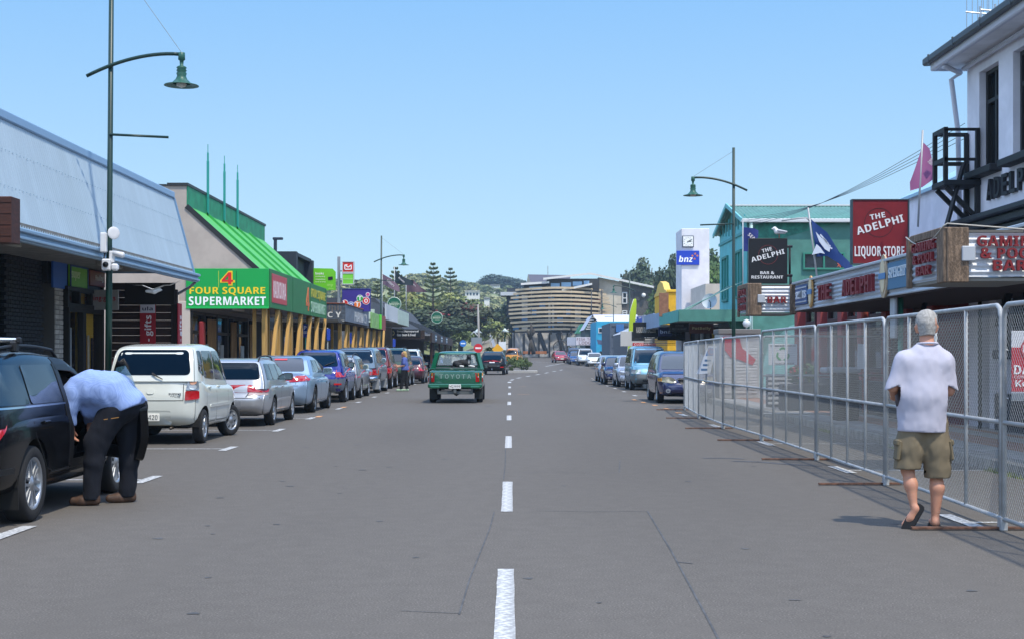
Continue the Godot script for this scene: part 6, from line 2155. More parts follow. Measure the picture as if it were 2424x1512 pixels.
# a sign box standing out from the verandah: near corner at a (left, bottom, front)
func hotel_box(a: Vector3, w: float, deep: float, h: float, side_words: String, lines: Array, label: String):
	var o := thing("verandah_sign", label, "sign", a + V(w * 0.5, 0, -deep * 0.5), 0.0, "corrugated sign boxes of the bar")
	var iron := worn("#c3c8cf", "#d2d6db", 0.5, 0.35)
	var wood := worn("#6a4a34", "#8a7460", 0.25, 0.85, 2.0, 0.0, V(2, 0.4, 2))
	var red := M("#7e1c22", 0.55)
	var st := mb(true)
	ribs(st, a + V(0.24, 0.03, -0.02), V(0, 1, 0), V(0, 0, -1), h - 0.06, V(w - 0.24, 0, 0), 0.076, 0.013, 8)
	wobj("front_sheet", st, iron, o)
	st = mb(true)
	ribs(st, a + V(0.02, 0.03, -deep + 0.1), V(0, 1, 0), V(-1, 0, 0), h - 0.06, V(0, 0, deep - 0.3), 0.076, 0.013, 8)
	wobj("side_sheet", st, worn("#a9b1bb", "#b8c0c9", 0.8, 0.4), o)
	block("underside", M("#8b8880", 0.9), o, a + V(0.05, -0.02, -deep), a + V(w, 0.02, -0.05))
	block("top", M("#6d6a65", 0.9), o, a + V(0.05, h - 0.02, -deep), a + V(w, h + 0.01, -0.05))
	for q in [[0.13, 0.0, 0.26, 0.06], [-0.01, -0.14, 0.06, 0.28], [-0.01, -deep + 0.06, 0.06, 0.12]]:
		slab("timber_post", wood, o, a + V(q[0], h * 0.5, q[1]), V(q[2], h + 0.08, q[3]), 0.012)
	slab("timber_rail", wood, o, a + V(-0.012, h + 0.0, -deep * 0.5), V(0.05, 0.1, deep - 0.34), 0.01)
	if w < 1.1:
		slab("timber_post", wood, o, a + V(w - 0.07, h * 0.5, 0.012), V(0.14, h + 0.02, 0.05), 0.012)
	slab("junction_box", M("#b3b8be", 0.5), o, a + V(0.25, h * 0.52, 0.03), V(0.16, 0.18, 0.06), 0.01)
	var n := lines.size()
	var cx := a.x + 0.26 + (w - 0.26) * 0.52
	if n == 1:
		letters(o, lines[0], V(cx - 0.06, a.y + h * 0.48, a.z + 0.03), 0.42, 0.14, FRONT, red, bold, 0.05, "sign_letters")
		for k in 3:
			letters(o, ["POOL", "BAR", "FOOD"][k] if k != 1 else "BAR", V(a.x - 0.04, a.y + h * (0.78 - 0.27 * k), a.z - deep * 0.5), 1.0, 0.13, WEST, red, bold, 0.04, "sign_letters")
	else:
		for k in n:
			letters(o, lines[k], V(cx + 0.02 - 0.0 * k, a.y + h * (0.78 - 0.25 * k), a.z + 0.03), [0.78, 0.7, 0.4][k], 0.125, FRONT, red, serif if k < 0 else bold, 0.04, "sign_letters")
			letters(o, lines[k], V(a.x - 0.04, a.y + h * (0.78 - 0.26 * k), a.z - deep * 0.5), [1.0, 0.9, 0.6][k], 0.12, WEST, red, bold, 0.04, "sign_letters")
		st = mb(true)
		var pts := []
		for k in 12:
			var t := k / 11.0
			pts.append(a + V(-0.04, h + 0.05 - 0.16 * sin(t * PI), -deep * (1.0 - t)))
		for k in 8:
			pts.append(a + V(0.0 + k * 0.16, h + 0.08 - 0.012 * k, 0.03))
		tube(st, pts, 0.009, 5)
		wobj("cable", st, M("#b9b4a8", 0.7), o)


func hotel_signs():
	# black sign over the BAR box
	var p := at(1819, 618, 32.6)
	var d := board("hotel_sign", "black hanging sign THE ADELPHI BAR & RESTAURANT over the verandah", "sign", p, 0.88, 1.03, FRONT, M("#111216", 0.45), 0.1)
	var pale := M("#dcdcdc", 0.5)
	var st := mb()
	ring_shape(st, 0.212, 0.22, 0.004, XF(p + V(0.0, 0.14, 0)), 32)
	wobj("ring", st, M("#7a2f2f", 0.5), d)
	print_on(d, "THE", p, FRONT, -0.03, 0.25, 0.23, 0.08, pale, null, 0.006, 0.26)
	print_on(d, "ADELPHI", p, FRONT, -0.01, 0.12, 0.78, 0.11, pale, null, 0.006, 0.26)
	print_on(d, "BAR &", p, FRONT, -0.02, -0.27, 0.32, 0.065, pale)
	print_on(d, "RESTAURANT", p, FRONT, -0.02, -0.37, 0.72, 0.07, pale)
	st = mb(true)
	tube(st, [p + V(0.5, 0.36, -0.05), p + V(0.5, -0.36, -0.05)], 0.025, 8)
	for y in [0.33, -0.33]:
		tube(st, [p + V(0.4, y, -0.05), p + V(0.56, y, -0.05)], 0.03, 8)
	tube(st, [p + V(0.52, -0.36, -0.05), p + V(0.52, -0.6, -0.05)], 0.03, 8)
	wobj("hinge_bar", st, M("#15171a", 0.5), d)
	# maroon liquor sign
	p = at(2085, 549, 30.0)
	d = board("hotel_sign", "large maroon sign THE ADELPHI LIQUOR STORE above the verandah", "sign", p, 1.2, 1.36, FRONT, worn("#74141c", "#7c1920", 0.9, 0.45), 0.14)
	st = mb()
	for e in [[-0.59, 0, 0.03, 1.36], [0.59, 0, 0.03, 1.36]]:
		cbox(st, p + V(e[0], e[1], -0.06), V(e[2], e[3], 0.16), 0.006)
	cbox(st, p + V(0, 0.672, -0.06), V(1.2, 0.024, 0.16), 0.006)
	cbox(st, p + V(0, -0.672, -0.06), V(1.2, 0.024, 0.16), 0.006)
	wobj("frame", st, M("#2f4148", 0.5), d)
	st = mb()
	ring_shape(st, 0.295, 0.306, 0.004, XF(p + V(-0.03, 0.19, 0)), 36)
	wobj("ring", st, M("#231013", 0.5), d)
	print_on(d, "THE", p, FRONT, -0.06, 0.33, 0.32, 0.11, pale, null, 0.006, 0.2)
	print_on(d, "ADELPHI", p, FRONT, -0.01, 0.15, 1.02, 0.16, pale, null, 0.006, 0.28)
	print_on(d, "LIQUOR STORE", p, FRONT, -0.02, -0.43, 1.04, 0.26, pale)
	# beer signs on the corrugated fascia
	p = V(6.16, 2.74, -30.6)
	d = board("beer_sign", "striped blue shield lettered SPEIGHT'S at the fascia's far end", "sign", p, 1.2, 0.42, WEST, M("#3f5a86", 0.6), 0.02)
	for k in 4:
		slab("stripe", M("#aeb5bd", 0.6), d, p + V(-0.004, 0.15 - k * 0.1, 0), V(0.012, 0.03, 1.16), 0.003)
	print_on(d, "SPEIGHT'S", p, WEST, 0, 0.0, 1.0, 0.16, M("#e3e4e6", 0.6), serif, 0.012)
	p = V(6.16, 2.74, -22.9)
	d = board("beer_sign", "blue board lettered SPEIGHT'S on the fascia near the gaming box", "sign", p, 1.5, 0.44, WEST, M("#4a7594", 0.6), 0.02)
	print_on(d, "SPEIGHT'S", p, WEST, 0.05, 0.05, 1.2, 0.17, M("#cfd9de", 0.6), serif, 0.012)
	for q in [[29.55, "farther", "#c99a5c"], [23.75, "nearer", "#c9b091"]]:
		st = mb()
		prism(st, disc(1.0, 28), 0.03, Transform3D(WEST * Basis.from_scale(V(0.2 if q[1] == "farther" else 0.24, 0.33 if q[1] == "farther" else 0.36, 1)), V(6.17, 2.76, -q[0])))
		d = thing("surfboard_sign", "%s of two surfboard-shaped signs on the corrugated fascia" % q[1], "sign", V(6.1, 2.4, -q[0]))
		wobj("board", st, worn(q[2], "#b98d5e", 0.3, 0.5), d)
		st = mb()
		prism(st, disc(1.0, 28), 0.01, Transform3D(WEST * Basis.from_scale(V(0.14, 0.27, 1)), V(6.138, 2.76, -q[0])))
		wobj("centre_print", st, M("#d8c8a6", 0.6), d)
		slab("blue_band", M("#4d7fb0", 0.5), d, V(6.12, 2.76, -q[0]), V(0.01, 0.1, 0.42), 0.002)
	# floodlights on arms
	for q in [[1905, 684, 1992, 713, "farther"], [1940, 682, 2012, 700, "nearer"]]:
		var a := at(q[0], q[1], 30.5)
		var b := V(6.5, 3.05, -28.5)
		d = thing("sign_floodlight", "%s of two floodlights on arms over the bar fascia" % q[4], "light", b)
		st = mb()
		beam(st, a, b, 0.035, 0.035)
		wobj("arm", st, M("#b5aca0", 0.6), d)
		st = mb()
		prism(st, pv([[-0.11, -0.1], [0.11, -0.1], [0.05, 0.09], [-0.05, 0.09]]), 0.12, Transform3D(Basis(V(0, 0, 1), -0.3), a + V(-0.02, -0.1, -0.06)))
		wobj("lamp_head", st, M("#7c7f82", 0.5), d)
	# flags
	flag(at(1759, 538, 49.0), 2.6, [[0, 0], [0.35, -0.05], [0.5, -0.12], [0.48, -0.35], [0.36, -0.5], [0.3, -0.85], [0.0, -0.82]], M("#1c2c70", 0.75), "navy blue flag with white lettering beside the right street lamp", "SEA", 0.02)
	var o := flag(at(1917, 519, 31.2), 1.35, [[0, 0], [0.3, -0.3], [0.5, -0.72], [0.74, -0.98], [0.8, -1.1], [0.7, -1.22], [0.45, -0.95], [0.25, -0.8], [0.02, -0.82]], M("#20417f", 0.75), "blue and white national flag with a whale tail over the bar", "", 0.02, V(-0.13, 0, 0))
	st = mb()
	var f0 := at(1917, 519, 31.2) + V(0.02, 0, 0.06)
	for q in [[[0.1, -0.28], [0.42, -0.62], [0.4, -0.72], [0.3, -0.66], [0.18, -0.5]], [[0.02, -0.78], [0.12, -0.55], [0.2, -0.62], [0.3, -0.76], [0.2, -0.74]]]:
		prism(st, pv(q), 0.012, XF(f0))
	for k in 4:
		prism(st, stroke(Vector2(0.2 + k * 0.05, -0.34 - k * 0.08), Vector2(0.34 + k * 0.04, -0.5 - k * 0.05), 0.03), 0.014, XF(f0))
	wobj("whale_tail", st, M("#c9d2e0", 0.7), o)
	st = mb()
	for k in 5:
		var a := TAU * k / 5.0
		prism(st, PackedVector2Array([Vector2.ZERO, Vector2.from_angle(a - 0.4) * 0.03, Vector2.from_angle(a) * 0.07, Vector2.from_angle(a + 0.4) * 0.03]), 0.012, XF(f0 + V(0.62, -1.0, 0)))
	wobj("star", st, M("#d8694e", 0.7), o)
	st = mb(true)
	tube(st, [at(1851, 523, 31.2), at(1890, 517, 31.2), at(1910, 516, 31.2), at(1918, 524, 31.2)], 0.018, 6)
	wobj("curved_arm", st, M("#9fa3a6", 0.5), o)
	flag(at(2184, 338, 29.0), 1.7, [[0, 0], [0.12, -0.12], [0.2, -0.4], [0.22, -0.75], [0.02, -0.9], [-0.22, -0.97], [-0.24, -0.8], [-0.12, -0.4]], M("#a0608c", 0.75), "faded purple flag in front of the fire escape", "SPEIGHT", 0.022, V(0.05, 0, 0))


func teal_building():
	var o := thing("teal_building", "teal two-storey building with a sea mural on its side wall", "building", V(14, 0, -58))
	var mural := worn("#40776d", "#50877c", 2.4, 0.8)
	var st := mb()
	span(st, V(9.0, 0, -54.8), V(26, 6.7, -62.0))
	prism(st, pv([[-54.8, 6.7], [-58.4, 7.5], [-62.0, 6.7]]), 17.0, Transform3D(Basis(V(0, 0, 1), V(0, 1, 0), V(1, 0, 0)), V(9.0, 0, 0)))
	wobj("wall", st, mural, o)
	block("street_face", worn("#66bcc0", "#5fb0b2", 1.5, 0.7), o, V(8.97, 2.9, -54.85), V(8.995, 6.6, -61.95))
	st = mb()
	for k in 9:
		cbox(st, V(8.95, 6.72, -55.2 - k * 0.8), V(0.05, 0.75 - absf(k - 4) * 0.13 + 0.1, 0.06), 0.01)
	cbox(st, V(8.94, 6.2, -58.4), V(0.06, 0.12, 7.1), 0.01)
	wobj("gable_batten", st, M("#4f9c9e", 0.7), o)
	var tin := worn("#4f7d74", "#5d8a80", 1.2, 0.6)
	st = mb(true)
	for s in [[-54.5, -58.4], [-62.3, -58.4]]:
		ribs(st, V(8.75, 6.62, s[0]), V(1, 0, 0), V(0, 1, 0), 17.5, V(0, 0.92, s[1] - s[0]), 0.15, 0.02, 4)
	wobj("roof", st, tin, o)
	st = mb()
	span(st, V(8.7, 7.52, -58.6), V(26, 7.58, -58.2))
	cbox(st, V(17.4, 6.58, -54.55), V(17.4, 0.14, 0.1), 0.02)
	wobj("ridge_and_gutter", st, M("#c9ccce", 0.6), o)
	st = mb()
	beam(st, V(8.72, 6.6, -54.5), V(8.72, 7.56, -58.4), 0.06, 0.16)
	beam(st, V(8.72, 7.56, -58.4), V(8.72, 6.6, -62.2), 0.06, 0.16)
	wobj("barge_board", st, M("#74b9bc", 0.6), o)
	st = mb(true)
	tube(st, [V(9.1, 6.55, -54.6), V(9.1, 0.3, -54.6)], 0.07, 8)
	wobj("downpipe", st, M("#a9c4c0", 0.6), o)
	for z in [56.6, 60.2]:
		window_unit(o, "window", V(8.95, 4.65, -z), 1.5, 1.9, WEST, M("#2f8178", 0.6), M("#6f8f9c", 0.05, 0.0, 0.8), 2, [], 0.1, 0.12)
	window_unit(o, "window", V(11.9, 5.05, -54.74), 1.6, 0.66, FRONT, M("#2c7a68", 0.6), M("#1f2a2c", 0.06, 0.0, 0.8), 2, [], 0.07, 0.1)
	# the mural's pale shapes and one darker patch
	var z := -54.78
	for q in [["mural_wave", [[9.3, 0.2], [9.8, 1.9], [10.6, 2.6], [11.6, 2.9], [13.5, 2.95], [13.5, 0.2]], "#7fb4b0"], ["mural_splash", [[12.9, 4.4], [13.4, 4.9], [13.2, 5.5], [13.8, 5.8], [14.6, 5.9], [15.6, 5.9], [15.6, 3.4], [13.2, 3.4]], "#8cc0bd"], ["mural_dark_shape", [[9.3, 5.4], [10.5, 6.0], [12.4, 6.5], [9.3, 6.6]], "#2f5c52"]]:
		st = mb()
		prism(st, pv(q[1]), 0.008, XF(V(0, 0, z)))
		wobj(q[0], st, worn(q[2], "#5aa396" if q[0] != "mural_dark_shape" else "#2a7a69", 0.9, 0.8), o)
	st = mb()
	for k in 60:
		var a := Vector2(13.0 + rng.randf() * 1.4, 4.5 + rng.randf() * 1.2)
		prism(st, stroke(a, a + Vector2(rng.randf_range(0.08, 0.3), rng.randf_range(-0.03, 0.1)), 0.02), 0.012, XF(V(0, 0, z)))
	wobj("mural_spray", st, M("#c5dedb", 0.8), o).set_meta("kind", "stuff")
	# its canopy
	var c := thing("shop_canopy", "flat teal canopy over the footpath beside the mural building", "canopy", V(7.7, 2.8, -58))
	block("soffit", M("#8c9390", 0.9), c, V(6.4, 2.84, -54.7), V(9.0, 2.92, -61.8))
	block("front_fascia", worn("#3a7265", "#447b6f", 1.0, 0.7), c, V(6.36, 2.78, -54.62), V(9.1, 3.2, -54.7))
	block("side_fascia", worn("#4f9f94", "#5aa99e", 1.0, 0.7), c, V(6.34, 2.78, -54.72), V(6.4, 3.2, -61.8))
	block("deck", M("#3d6b60", 0.8), c, V(6.4, 3.16, -54.7), V(9.0, 3.2, -61.8))
	for k in 3:
		st = mb()
		tube(st, [V(6.6 + k * 0.15, 3.2, -55.5 - k), V(8.9, 4.3, -55.2 - k * 1.8)], 0.02, 5)
		wobj("stay_rod", st, M("#7ea39c", 0.5), c)
	st = mb()
	prism(st, pv([[8.3, 2.8], [9.0, 2.8], [9.0, 0.15], [8.75, 0.15], [8.7, 2.0]]), 0.3, XF(V(0, 0, -55.4)))
	wobj("curved_bracket", st, M("#1f5a4c", 0.7), c)
	block("shop_front", M("#1b2f2c", 0.5), o, V(8.9, 0, -54.9), V(8.96, 2.8, -61.9))
	# satellite dish
	var d := thing("satellite_dish", "grey satellite dish standing on the teal canopy", "dish", V(7.88, 3.2, -57.0))
	st = mb(true)
	lathe(st, [[0.0, 0.08], [0.12, 0.07], [0.22, 0.04], [0.31, 0.0]], at(1680, 713, 57.0) - V(7.88, 3.2, -57.0), V(-0.4, 0.25, 0.88).normalized() * -1.0, 28)
	obj("dish", st, M("#b4bec6", 0.5), d)
	st = mb(true)
	tube(st, [V(0.0, 0, 0), V(0.0, 0.35, 0.1), V(-0.1, 0.42, 0.35)], 0.02, 6)
	obj("stand", st, M("#4f565b", 0.5), d)
	# telephone box, globe lamp and small tree lamp at its foot
	d = thing("phone_box", "pale telephone cabinet with a red arrow emblem behind the fence", "cabinet", V(6.75, 0.145, -44.3))
	lslab("body", worn("#a9a8a6", "#b5b4b2", 0.5, 0.7), d, V(0.27, 1.0, -0.5), V(1.25, 2.0, 1.0), 0.02)
	for k in 14:
		lslab("brick", worn("#c6c5c3", "#b5b4b2", 0.4, 0.8), d, V(0.27, 0.2 + k * 0.1, 0.012), V(1.1, 0.085, 0.03), 0.008)
	lslab("roof", M("#6f6c69", 0.8), d, V(0.27, 2.06, -0.5), V(1.32, 0.16, 1.1), 0.02)
	st = mb()
	prism(st, pv([[-0.28, 1.9], [0.2, 1.9], [0.3, 1.55], [0.72, 1.2], [0.62, 1.02], [0.2, 1.2], [-0.05, 1.25], [-0.32, 1.6]]), 0.02, XF(V(0.05, 0, 0.03)))
	obj("red_emblem", st, M("#b51f2e", 0.5), d)
	d = thing("globe_lamp", "small white globe lamp on the mural wall", "lamp", V(8.0, 2.2, -54.5))
	st = mb(true)
	lathe(st, [[0.0, -0.16], [0.11, -0.11], [0.16, 0.0], [0.11, 0.11], [0.0, 0.16]], at(1768, 765, 54.4) - V(8.0, 2.2, -54.5), Vector3.UP, 14)
	obj("globe", st, M("#c9cdd0", 0.3), d)
	st = mb(true)
	tube(st, [at(1768, 772, 54.4) - V(8.0, 2.2, -54.5), at(1764, 800, 54.5) - V(8.0, 2.2, -54.5)], 0.03, 6)
	obj("bracket", st, M("#9aa3a3", 0.5), d)


func bank_and_beyond():
	# bank tower
	var o := thing("bank_tower", "slim white bank tower with a clock and a blue bnz sign", "tower", V(9.2, 0, -73))
	var st := mb()
	cbox(st, V(9.18, 3.9, -73.0), V(1.4, 7.8, 2.4), 0.02)
	wobj("shaft", st, worn("#dcdadf", "#d2d0d6", 2.0, 0.7), o)
	var p := at(1629, 572, 71.75)
	slab("clock_frame", M("#3c4a5c", 0.5), o, p, V(0.58, 0.58, 0.06), 0.01)
	var face := slab("clock_face", M("#e6e6e2", 0.5), o, p + V(0, 0, 0.015), V(0.5, 0.5, 0.06), 0.008)
	st = mb()
	for k in 12:
		var a := TAU * k / 12.0
		beam(st, p + V(sin(a) * 0.18, cos(a) * 0.18, 0.05), p + V(sin(a) * 0.22, cos(a) * 0.22, 0.05), 0.018, 0.01, V(0, 0, 1))
	wobj("hour_mark", st, M("#23252a", 0.5), face).set_meta("kind", "stuff")
	st = mb()
	beam(st, p + V(-0.03, 0, 0.055), p + V(0.15, 0.0, 0.055), 0.03, 0.012, V(0, 0, 1))
	wobj("hour_hand", st, M("#1a1b1f", 0.5), face)
	st = mb()
	beam(st, p + V(-0.05, -0.03, 0.065), p + V(0.19, 0.11, 0.065), 0.022, 0.012, V(0, 0, 1))
	wobj("minute_hand", st, M("#1a1b1f", 0.5), face)
	p = at(1629, 610.5, 71.7)
	var d := board("bank_sign", "blue bnz sign with four orange stars on the white tower", "sign", p, 1.14, 0.71, FRONT, M("#1d3fb0", 0.4), 0.1)
	letters(d, "bnz", p + V(-0.1, -0.06, 0.01), 0.66, 0.32, Basis(V(1, 0, 0), V(0.18, 1, 0), V(0, 0, 1)), M("#f0f1f4", 0.5), bold, 0.012)
	for q in [[0.22, 0.1], [0.36, 0.2], [0.47, 0.1], [0.33, -0.05]]:
		st = mb()
		for k in 5:
			var a := TAU * k / 5.0 + PI / 2
			prism(st, PackedVector2Array([Vector2.ZERO, Vector2.from_angle(a - 0.5) * 0.03, Vector2.from_angle(a) * 0.07, Vector2.from_angle(a + 0.5) * 0.03]), 0.012, XF(p + V(q[0], q[1], 0)))
		wobj("star", st, M("#e8842a", 0.5), d)
	# the bank behind
	o = thing("bank_building", "cream bank block between the white tower and the teal building", "building", V(11, 0, -68))
	st = mb()
	span(st, V(8.9, 2.9, -66.0), V(20, 4.75, -71.5))
	span(st, V(9.3, 0.0, -62.05), V(20, 2.9, -71.5))
	wobj("wall", st, worn("#c6beb4", "#bdb5ab", 2.0, 0.85), o)
	st = mb()
	span(st, V(9.9, 4.75, -65.9), V(11.2, 4.95, -66.6))
	cbox(st, V(10.6, 5.0, -66.4), V(0.35, 0.4, 0.3), 0.02)
	wobj("roof_vent", st, M("#a9a49c", 0.8), o)
	# canopies running on
	var c := thing("shop_canopy", "blue and grey canopies running on past the teal one", "canopy", V(7, 2.7, -68))
	for q in [[61.9, 64.5, "#8ba0a8", 3.3], [64.5, 69.0, "#8f9db5", 3.35], [69.0, 70.2, "#c3c7d6", 3.4], [70.2, 74.0, "#3a55b5", 3.3]]:
		block("fascia", worn(q[2], "#8fa0b8" if q[2] != "#3a55b5" else "#3f5fc0", 1.0, 0.6), c, V(6.36, 2.72, -q[0] - 0.01), V(6.44, q[3], -q[1]))
	block("soffit", M("#a9a6a0", 0.9), c, V(6.44, 2.72, -61.9), V(9.2, 2.8, -74.0))
	board("shop_sign", "small weathered brown sign with a feather on the teal canopy edge", "sign", at(1572, 722, 60.5), 0.4, 1.0, FRONT, worn("#8a5a45", "#9a6a52", 0.4, 0.7), 0.05)
	# hanging signs under the canopies
	for q in [[1661, 777, 58.0, 58, 23, "#4a1f14", "PotBelly", "#a9a57c", "brown hanging sign lettered PotBelly under the teal canopy"], [1609, 774, 60.0, 45, 22, "#141416", "ZEPHYR\nRESTAURANT", "#5f666b", "black hanging sign lettered ZEPHYR RESTAURANT under the teal canopy"], [1575, 784, 63.0, 32, 22, "#141c45", "bnz", "#aeb6c9", "navy hanging sign lettered bnz under the canopy"], [1530, 780, 68.0, 62, 36, "#0e0f11", "KAIKOURA GALLERY", "#b5b1a8", "long black hanging sign lettered KAIKOURA GALLERY"], [1590, 788, 68.4, 66, 34, "#101113", "Boutique", "#4e5256", "black hanging sign lettered Boutique at the back"]]:
		p = at(q[0], q[1], q[2])
		var k: float = q[2] / FOCAL
		d = board("hanging_sign", q[8], "sign", p, q[3] * k, q[4] * k, FRONT, M(q[5], 0.5), 0.06)
		print_on(d, q[6], p, FRONT, 0.0, 0.0, q[3] * k * 0.75, q[4] * k * (0.6 if "\n" in q[6] else 0.38), M(q[7], 0.5))
		for s in [-0.35, 0.35]:
			st = mb()
			box(st, p + V(s * q[3] * k, q[4] * k * 0.5 + 0.12, -0.03), V(0.015, 0.26, 0.015))
			wobj("hanger", st, M("#6d6f70", 0.5), d)
	# shop fronts under the canopies
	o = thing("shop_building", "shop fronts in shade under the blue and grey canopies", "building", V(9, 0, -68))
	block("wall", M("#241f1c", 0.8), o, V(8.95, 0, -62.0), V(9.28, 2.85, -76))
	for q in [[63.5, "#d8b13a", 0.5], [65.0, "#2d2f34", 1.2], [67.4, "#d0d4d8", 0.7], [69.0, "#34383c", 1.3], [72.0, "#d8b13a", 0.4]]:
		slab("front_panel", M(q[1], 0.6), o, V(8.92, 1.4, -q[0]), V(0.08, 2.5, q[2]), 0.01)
	# yellow building
	o = thing("yellow_building", "bright yellow building with a scrolled gable beyond the bank", "building", V(10.5, 0, -92))
	var yellow := worn("#e0ac22", "#d6a21e", 1.5, 0.8)
	block("wall", yellow, o, V(9.75, 0, -90.0), V(18, 5.45, -98))
	st = mb()
	prism(st, pv([[-98.0, 5.4], [-97.4, 5.6], [-96.6, 5.65], [-95.6, 6.1], [-94.0, 6.3], [-92.4, 6.1], [-91.4, 5.65], [-90.6, 5.6], [-90.0, 5.4]]), 0.4, Transform3D(Basis(V(0, 0, 1), V(0, 1, 0), V(1, 0, 0)), V(9.7, 0, 0)))
	wobj("gable", st, M("#d9b65a", 0.8), o)
	st = mb()
	cbox(st, V(13.8, 5.5, -90.0), V(8.2, 0.16, 0.2), 0.02)
	cbox(st, V(9.68, 4.2, -90.4), V(0.5, 0.4, 0.8), 0.04)
	wobj("cornice", st, M("#e6b93a", 0.8), o)
	# long tin shed roof and blue sign between
	o = thing("tin_roof_shop", "shop with a long pale sloping tin roof and blue signs", "building", V(9.5, 0, -100))
	block("wall", M("#5d5f63", 0.8), o, V(8.6, 0, -98.2), V(16, 3.1, -122))
	st = mb(true)
	ribs(st, V(8.6, 3.2, -98.1), V(0, 0, -1), V(0, 1, 0), 24.0, V(3.6, 1.6, 0), 0.3, 0.04, 4)
	wobj("roof", st, worn("#aab0bb", "#bcc2cb", 1.5, 0.5), o)
	block("end_board", M("#c9cbda", 0.6), o, V(8.6, 3.0, -97.9), V(10.1, 4.15, -98.05))
	p = at(1534, 735, 97.9)
	d = board("shop_sign", "blue WHY sign under the pale tin roof", "sign", at(1540, 755, 97.6), 1.9, 0.32, FRONT, M("#1e3f9c", 0.5), 0.05)
	print_on(d, "WHY", at(1540, 755, 97.6), FRONT, -0.45, 0.0, 0.7, 0.2, M("#e6e8f0", 0.5))
	p = at(1507, 801, 92.0)
	d = board("shop_sign", "white sign with black letters W E and a red CLOTHING strip", "sign", p, 2.05, 0.95, FRONT, M("#b9b7b2", 0.6), 0.1)
	for q in [[0.12, 0.17, 0.85, 0.58, "#17181b"], [0.5, -0.36, 1.5, 0.2, "#b0161e"]]:
		slab("panel_block", M(q[4], 0.5), d, p + V(q[0], q[1], 0.01), V(q[2], q[3], 0.02), 0.003)
	print_on(d, "W E", p, FRONT, 0.12, 0.28, 0.6, 0.26, M("#f0f0ee", 0.5), null, 0.03)
	print_on(d, "CLOTHING", p, FRONT, 0.45, -0.36, 1.2, 0.14, M("#e3c9c9", 0.5), null, 0.03)
	p = at(1560, 795, 90.0)
	d = board("shop_sign", "black Thai Cuisine sign over striped shutters", "sign", p, 2.3, 0.32, FRONT, M("#131416", 0.5), 0.06)
	print_on(d, "Thai Cuisine", p, FRONT, 0.0, 0.02, 1.9, 0.24, M("#ecebe6", 0.5), serif)
	for k in 4:
		slab("shutter_slat", M("#3a3a3c", 0.6), d, p + V(0.1, -0.24 - k * 0.1, -0.02), V(2.1, 0.06, 0.04), 0.008)
	# grey shop, turquoise building and lodge
	o = thing("slate_shop", "slate grey shop between the tin roof and the turquoise building", "building", V(9.5, 0, -130))
	block("wall", worn("#545e6b", "#4c5662", 2.0, 0.8), o, V(8.75, 0, -128), V(16, 4.4, -140))
	for y in [1.2, 2.2, 3.2, 4.1]:
		slab("wall_joint", M("#3c444e", 0.8), o, V(11.2, y, -127.98), V(4.6, 0.05, 0.06), 0.01)
	window_unit(o, "shop_window", V(10.4, 2.0, -127.95), 1.3, 2.4, FRONT, M("#7c8fb0", 0.5), M("#28303a", 0.06), 2, [], 0.1, 0.1)
	d = board("shop_sign", "small blue sign on the slate grey shop wall", "sign", at(1468, 776, 127.8), 0.7, 0.7, FRONT, M("#3c6fa8", 0.5), 0.05)
	o = thing("turquoise_building", "turquoise shop with a mural band beside the lodge", "building", V(10, rise(160), -162))
	block("wall", worn("#1f93bb", "#2a9dc4", 2.0, 0.7), o, V(9.4, rise(162) - 0.5, -160), V(18, 5.3, -172))
	st = mb()
	prism(st, pv([[9.45, 3.3], [9.6, 2.8], [12.0, 2.3], [12.0, 2.9]]), 0.02, XF(V(0, 0, -160.0)))
	wobj("mural_band", st, M("#4c5470", 0.7), o)
	for x in [10.1, 11.3]:
		window_unit(o, "window", V(x, 4.3, -159.95), 0.95, 0.6, FRONT, M("#c3cbd0", 0.6), M("#22303a", 0.06), 1, [], 0.08, 0.1)
	block("dark_doorway", M("#14181b", 0.6), o, V(9.8, 0.5, -159.9), V(12, 2.0, -160))
	o = thing("lodge_building", "backpackers lodge with a striped gable and white roof", "building", V(8.5, rise(180), -182))
	var y0 := rise(178)
	block("wall", M("#4e5a5c", 0.8), o, V(9.1, y0, -178), V(16, 4.8, -190))
	st = mb()
	quad(st, V(10.0, 6.5, -177.6), V(8.9, 4.7, -177.6), V(8.9, 4.7, -190), V(10.0, 6.5, -190))
	quad(st, V(10.0, 6.5, -177.6), V(15.5, 6.5, -177.6), V(15.5, 5.3, -174), V(10.6, 5.3, -174))
	wobj("roof", st, M("#c3c5d2", 0.5), o)
	st = mb()
	prism(st, pv([[9.0, 4.7], [10.0, 6.4], [10.6, 4.7]]), 0.1, XF(V(0, 0, -177.9)))
	wobj("gable", st, M("#22282c", 0.8), o)
	for k in 6:
		st = mb()
		var y := 4.8 + k * 0.27
		var half := (6.5 - y) * 0.42
		cbox(st, V(9.95 - half * 0.2, y, -177.75), V(half * 1.9, 0.12, 0.08), 0.01)
		wobj("gable_slat", st, M("#d6d6d4", 0.7), o)
	st = mb()
	span(st, V(6.9, 2.75, -176.2), V(10.5, 2.85, -178))
	for k in 8:
		cbox(st, V(7.1 + k * 0.45, 3.3, -176.3), V(0.05, 0.9, 0.05), 0.005)
	cbox(st, V(8.6, 3.75, -176.3), V(3.5, 0.08, 0.08), 0.01)
	wobj("balcony", st, M("#8b9a92", 0.7), o)
	for x in [6.95, 8.4, 9.9]:
		slab("balcony_post", M("#8b9a92", 0.7), o, V(x, (y0 + 2.75) * 0.5, -176.3), V(0.14, 2.75 - y0, 0.14), 0.01)
	block("side_panel", M("#a9adba", 0.7), o, V(6.75, 2.75, -176.0), V(7.8, 3.75, -176.1))
	p = at(1388, 806.5, 175.9)
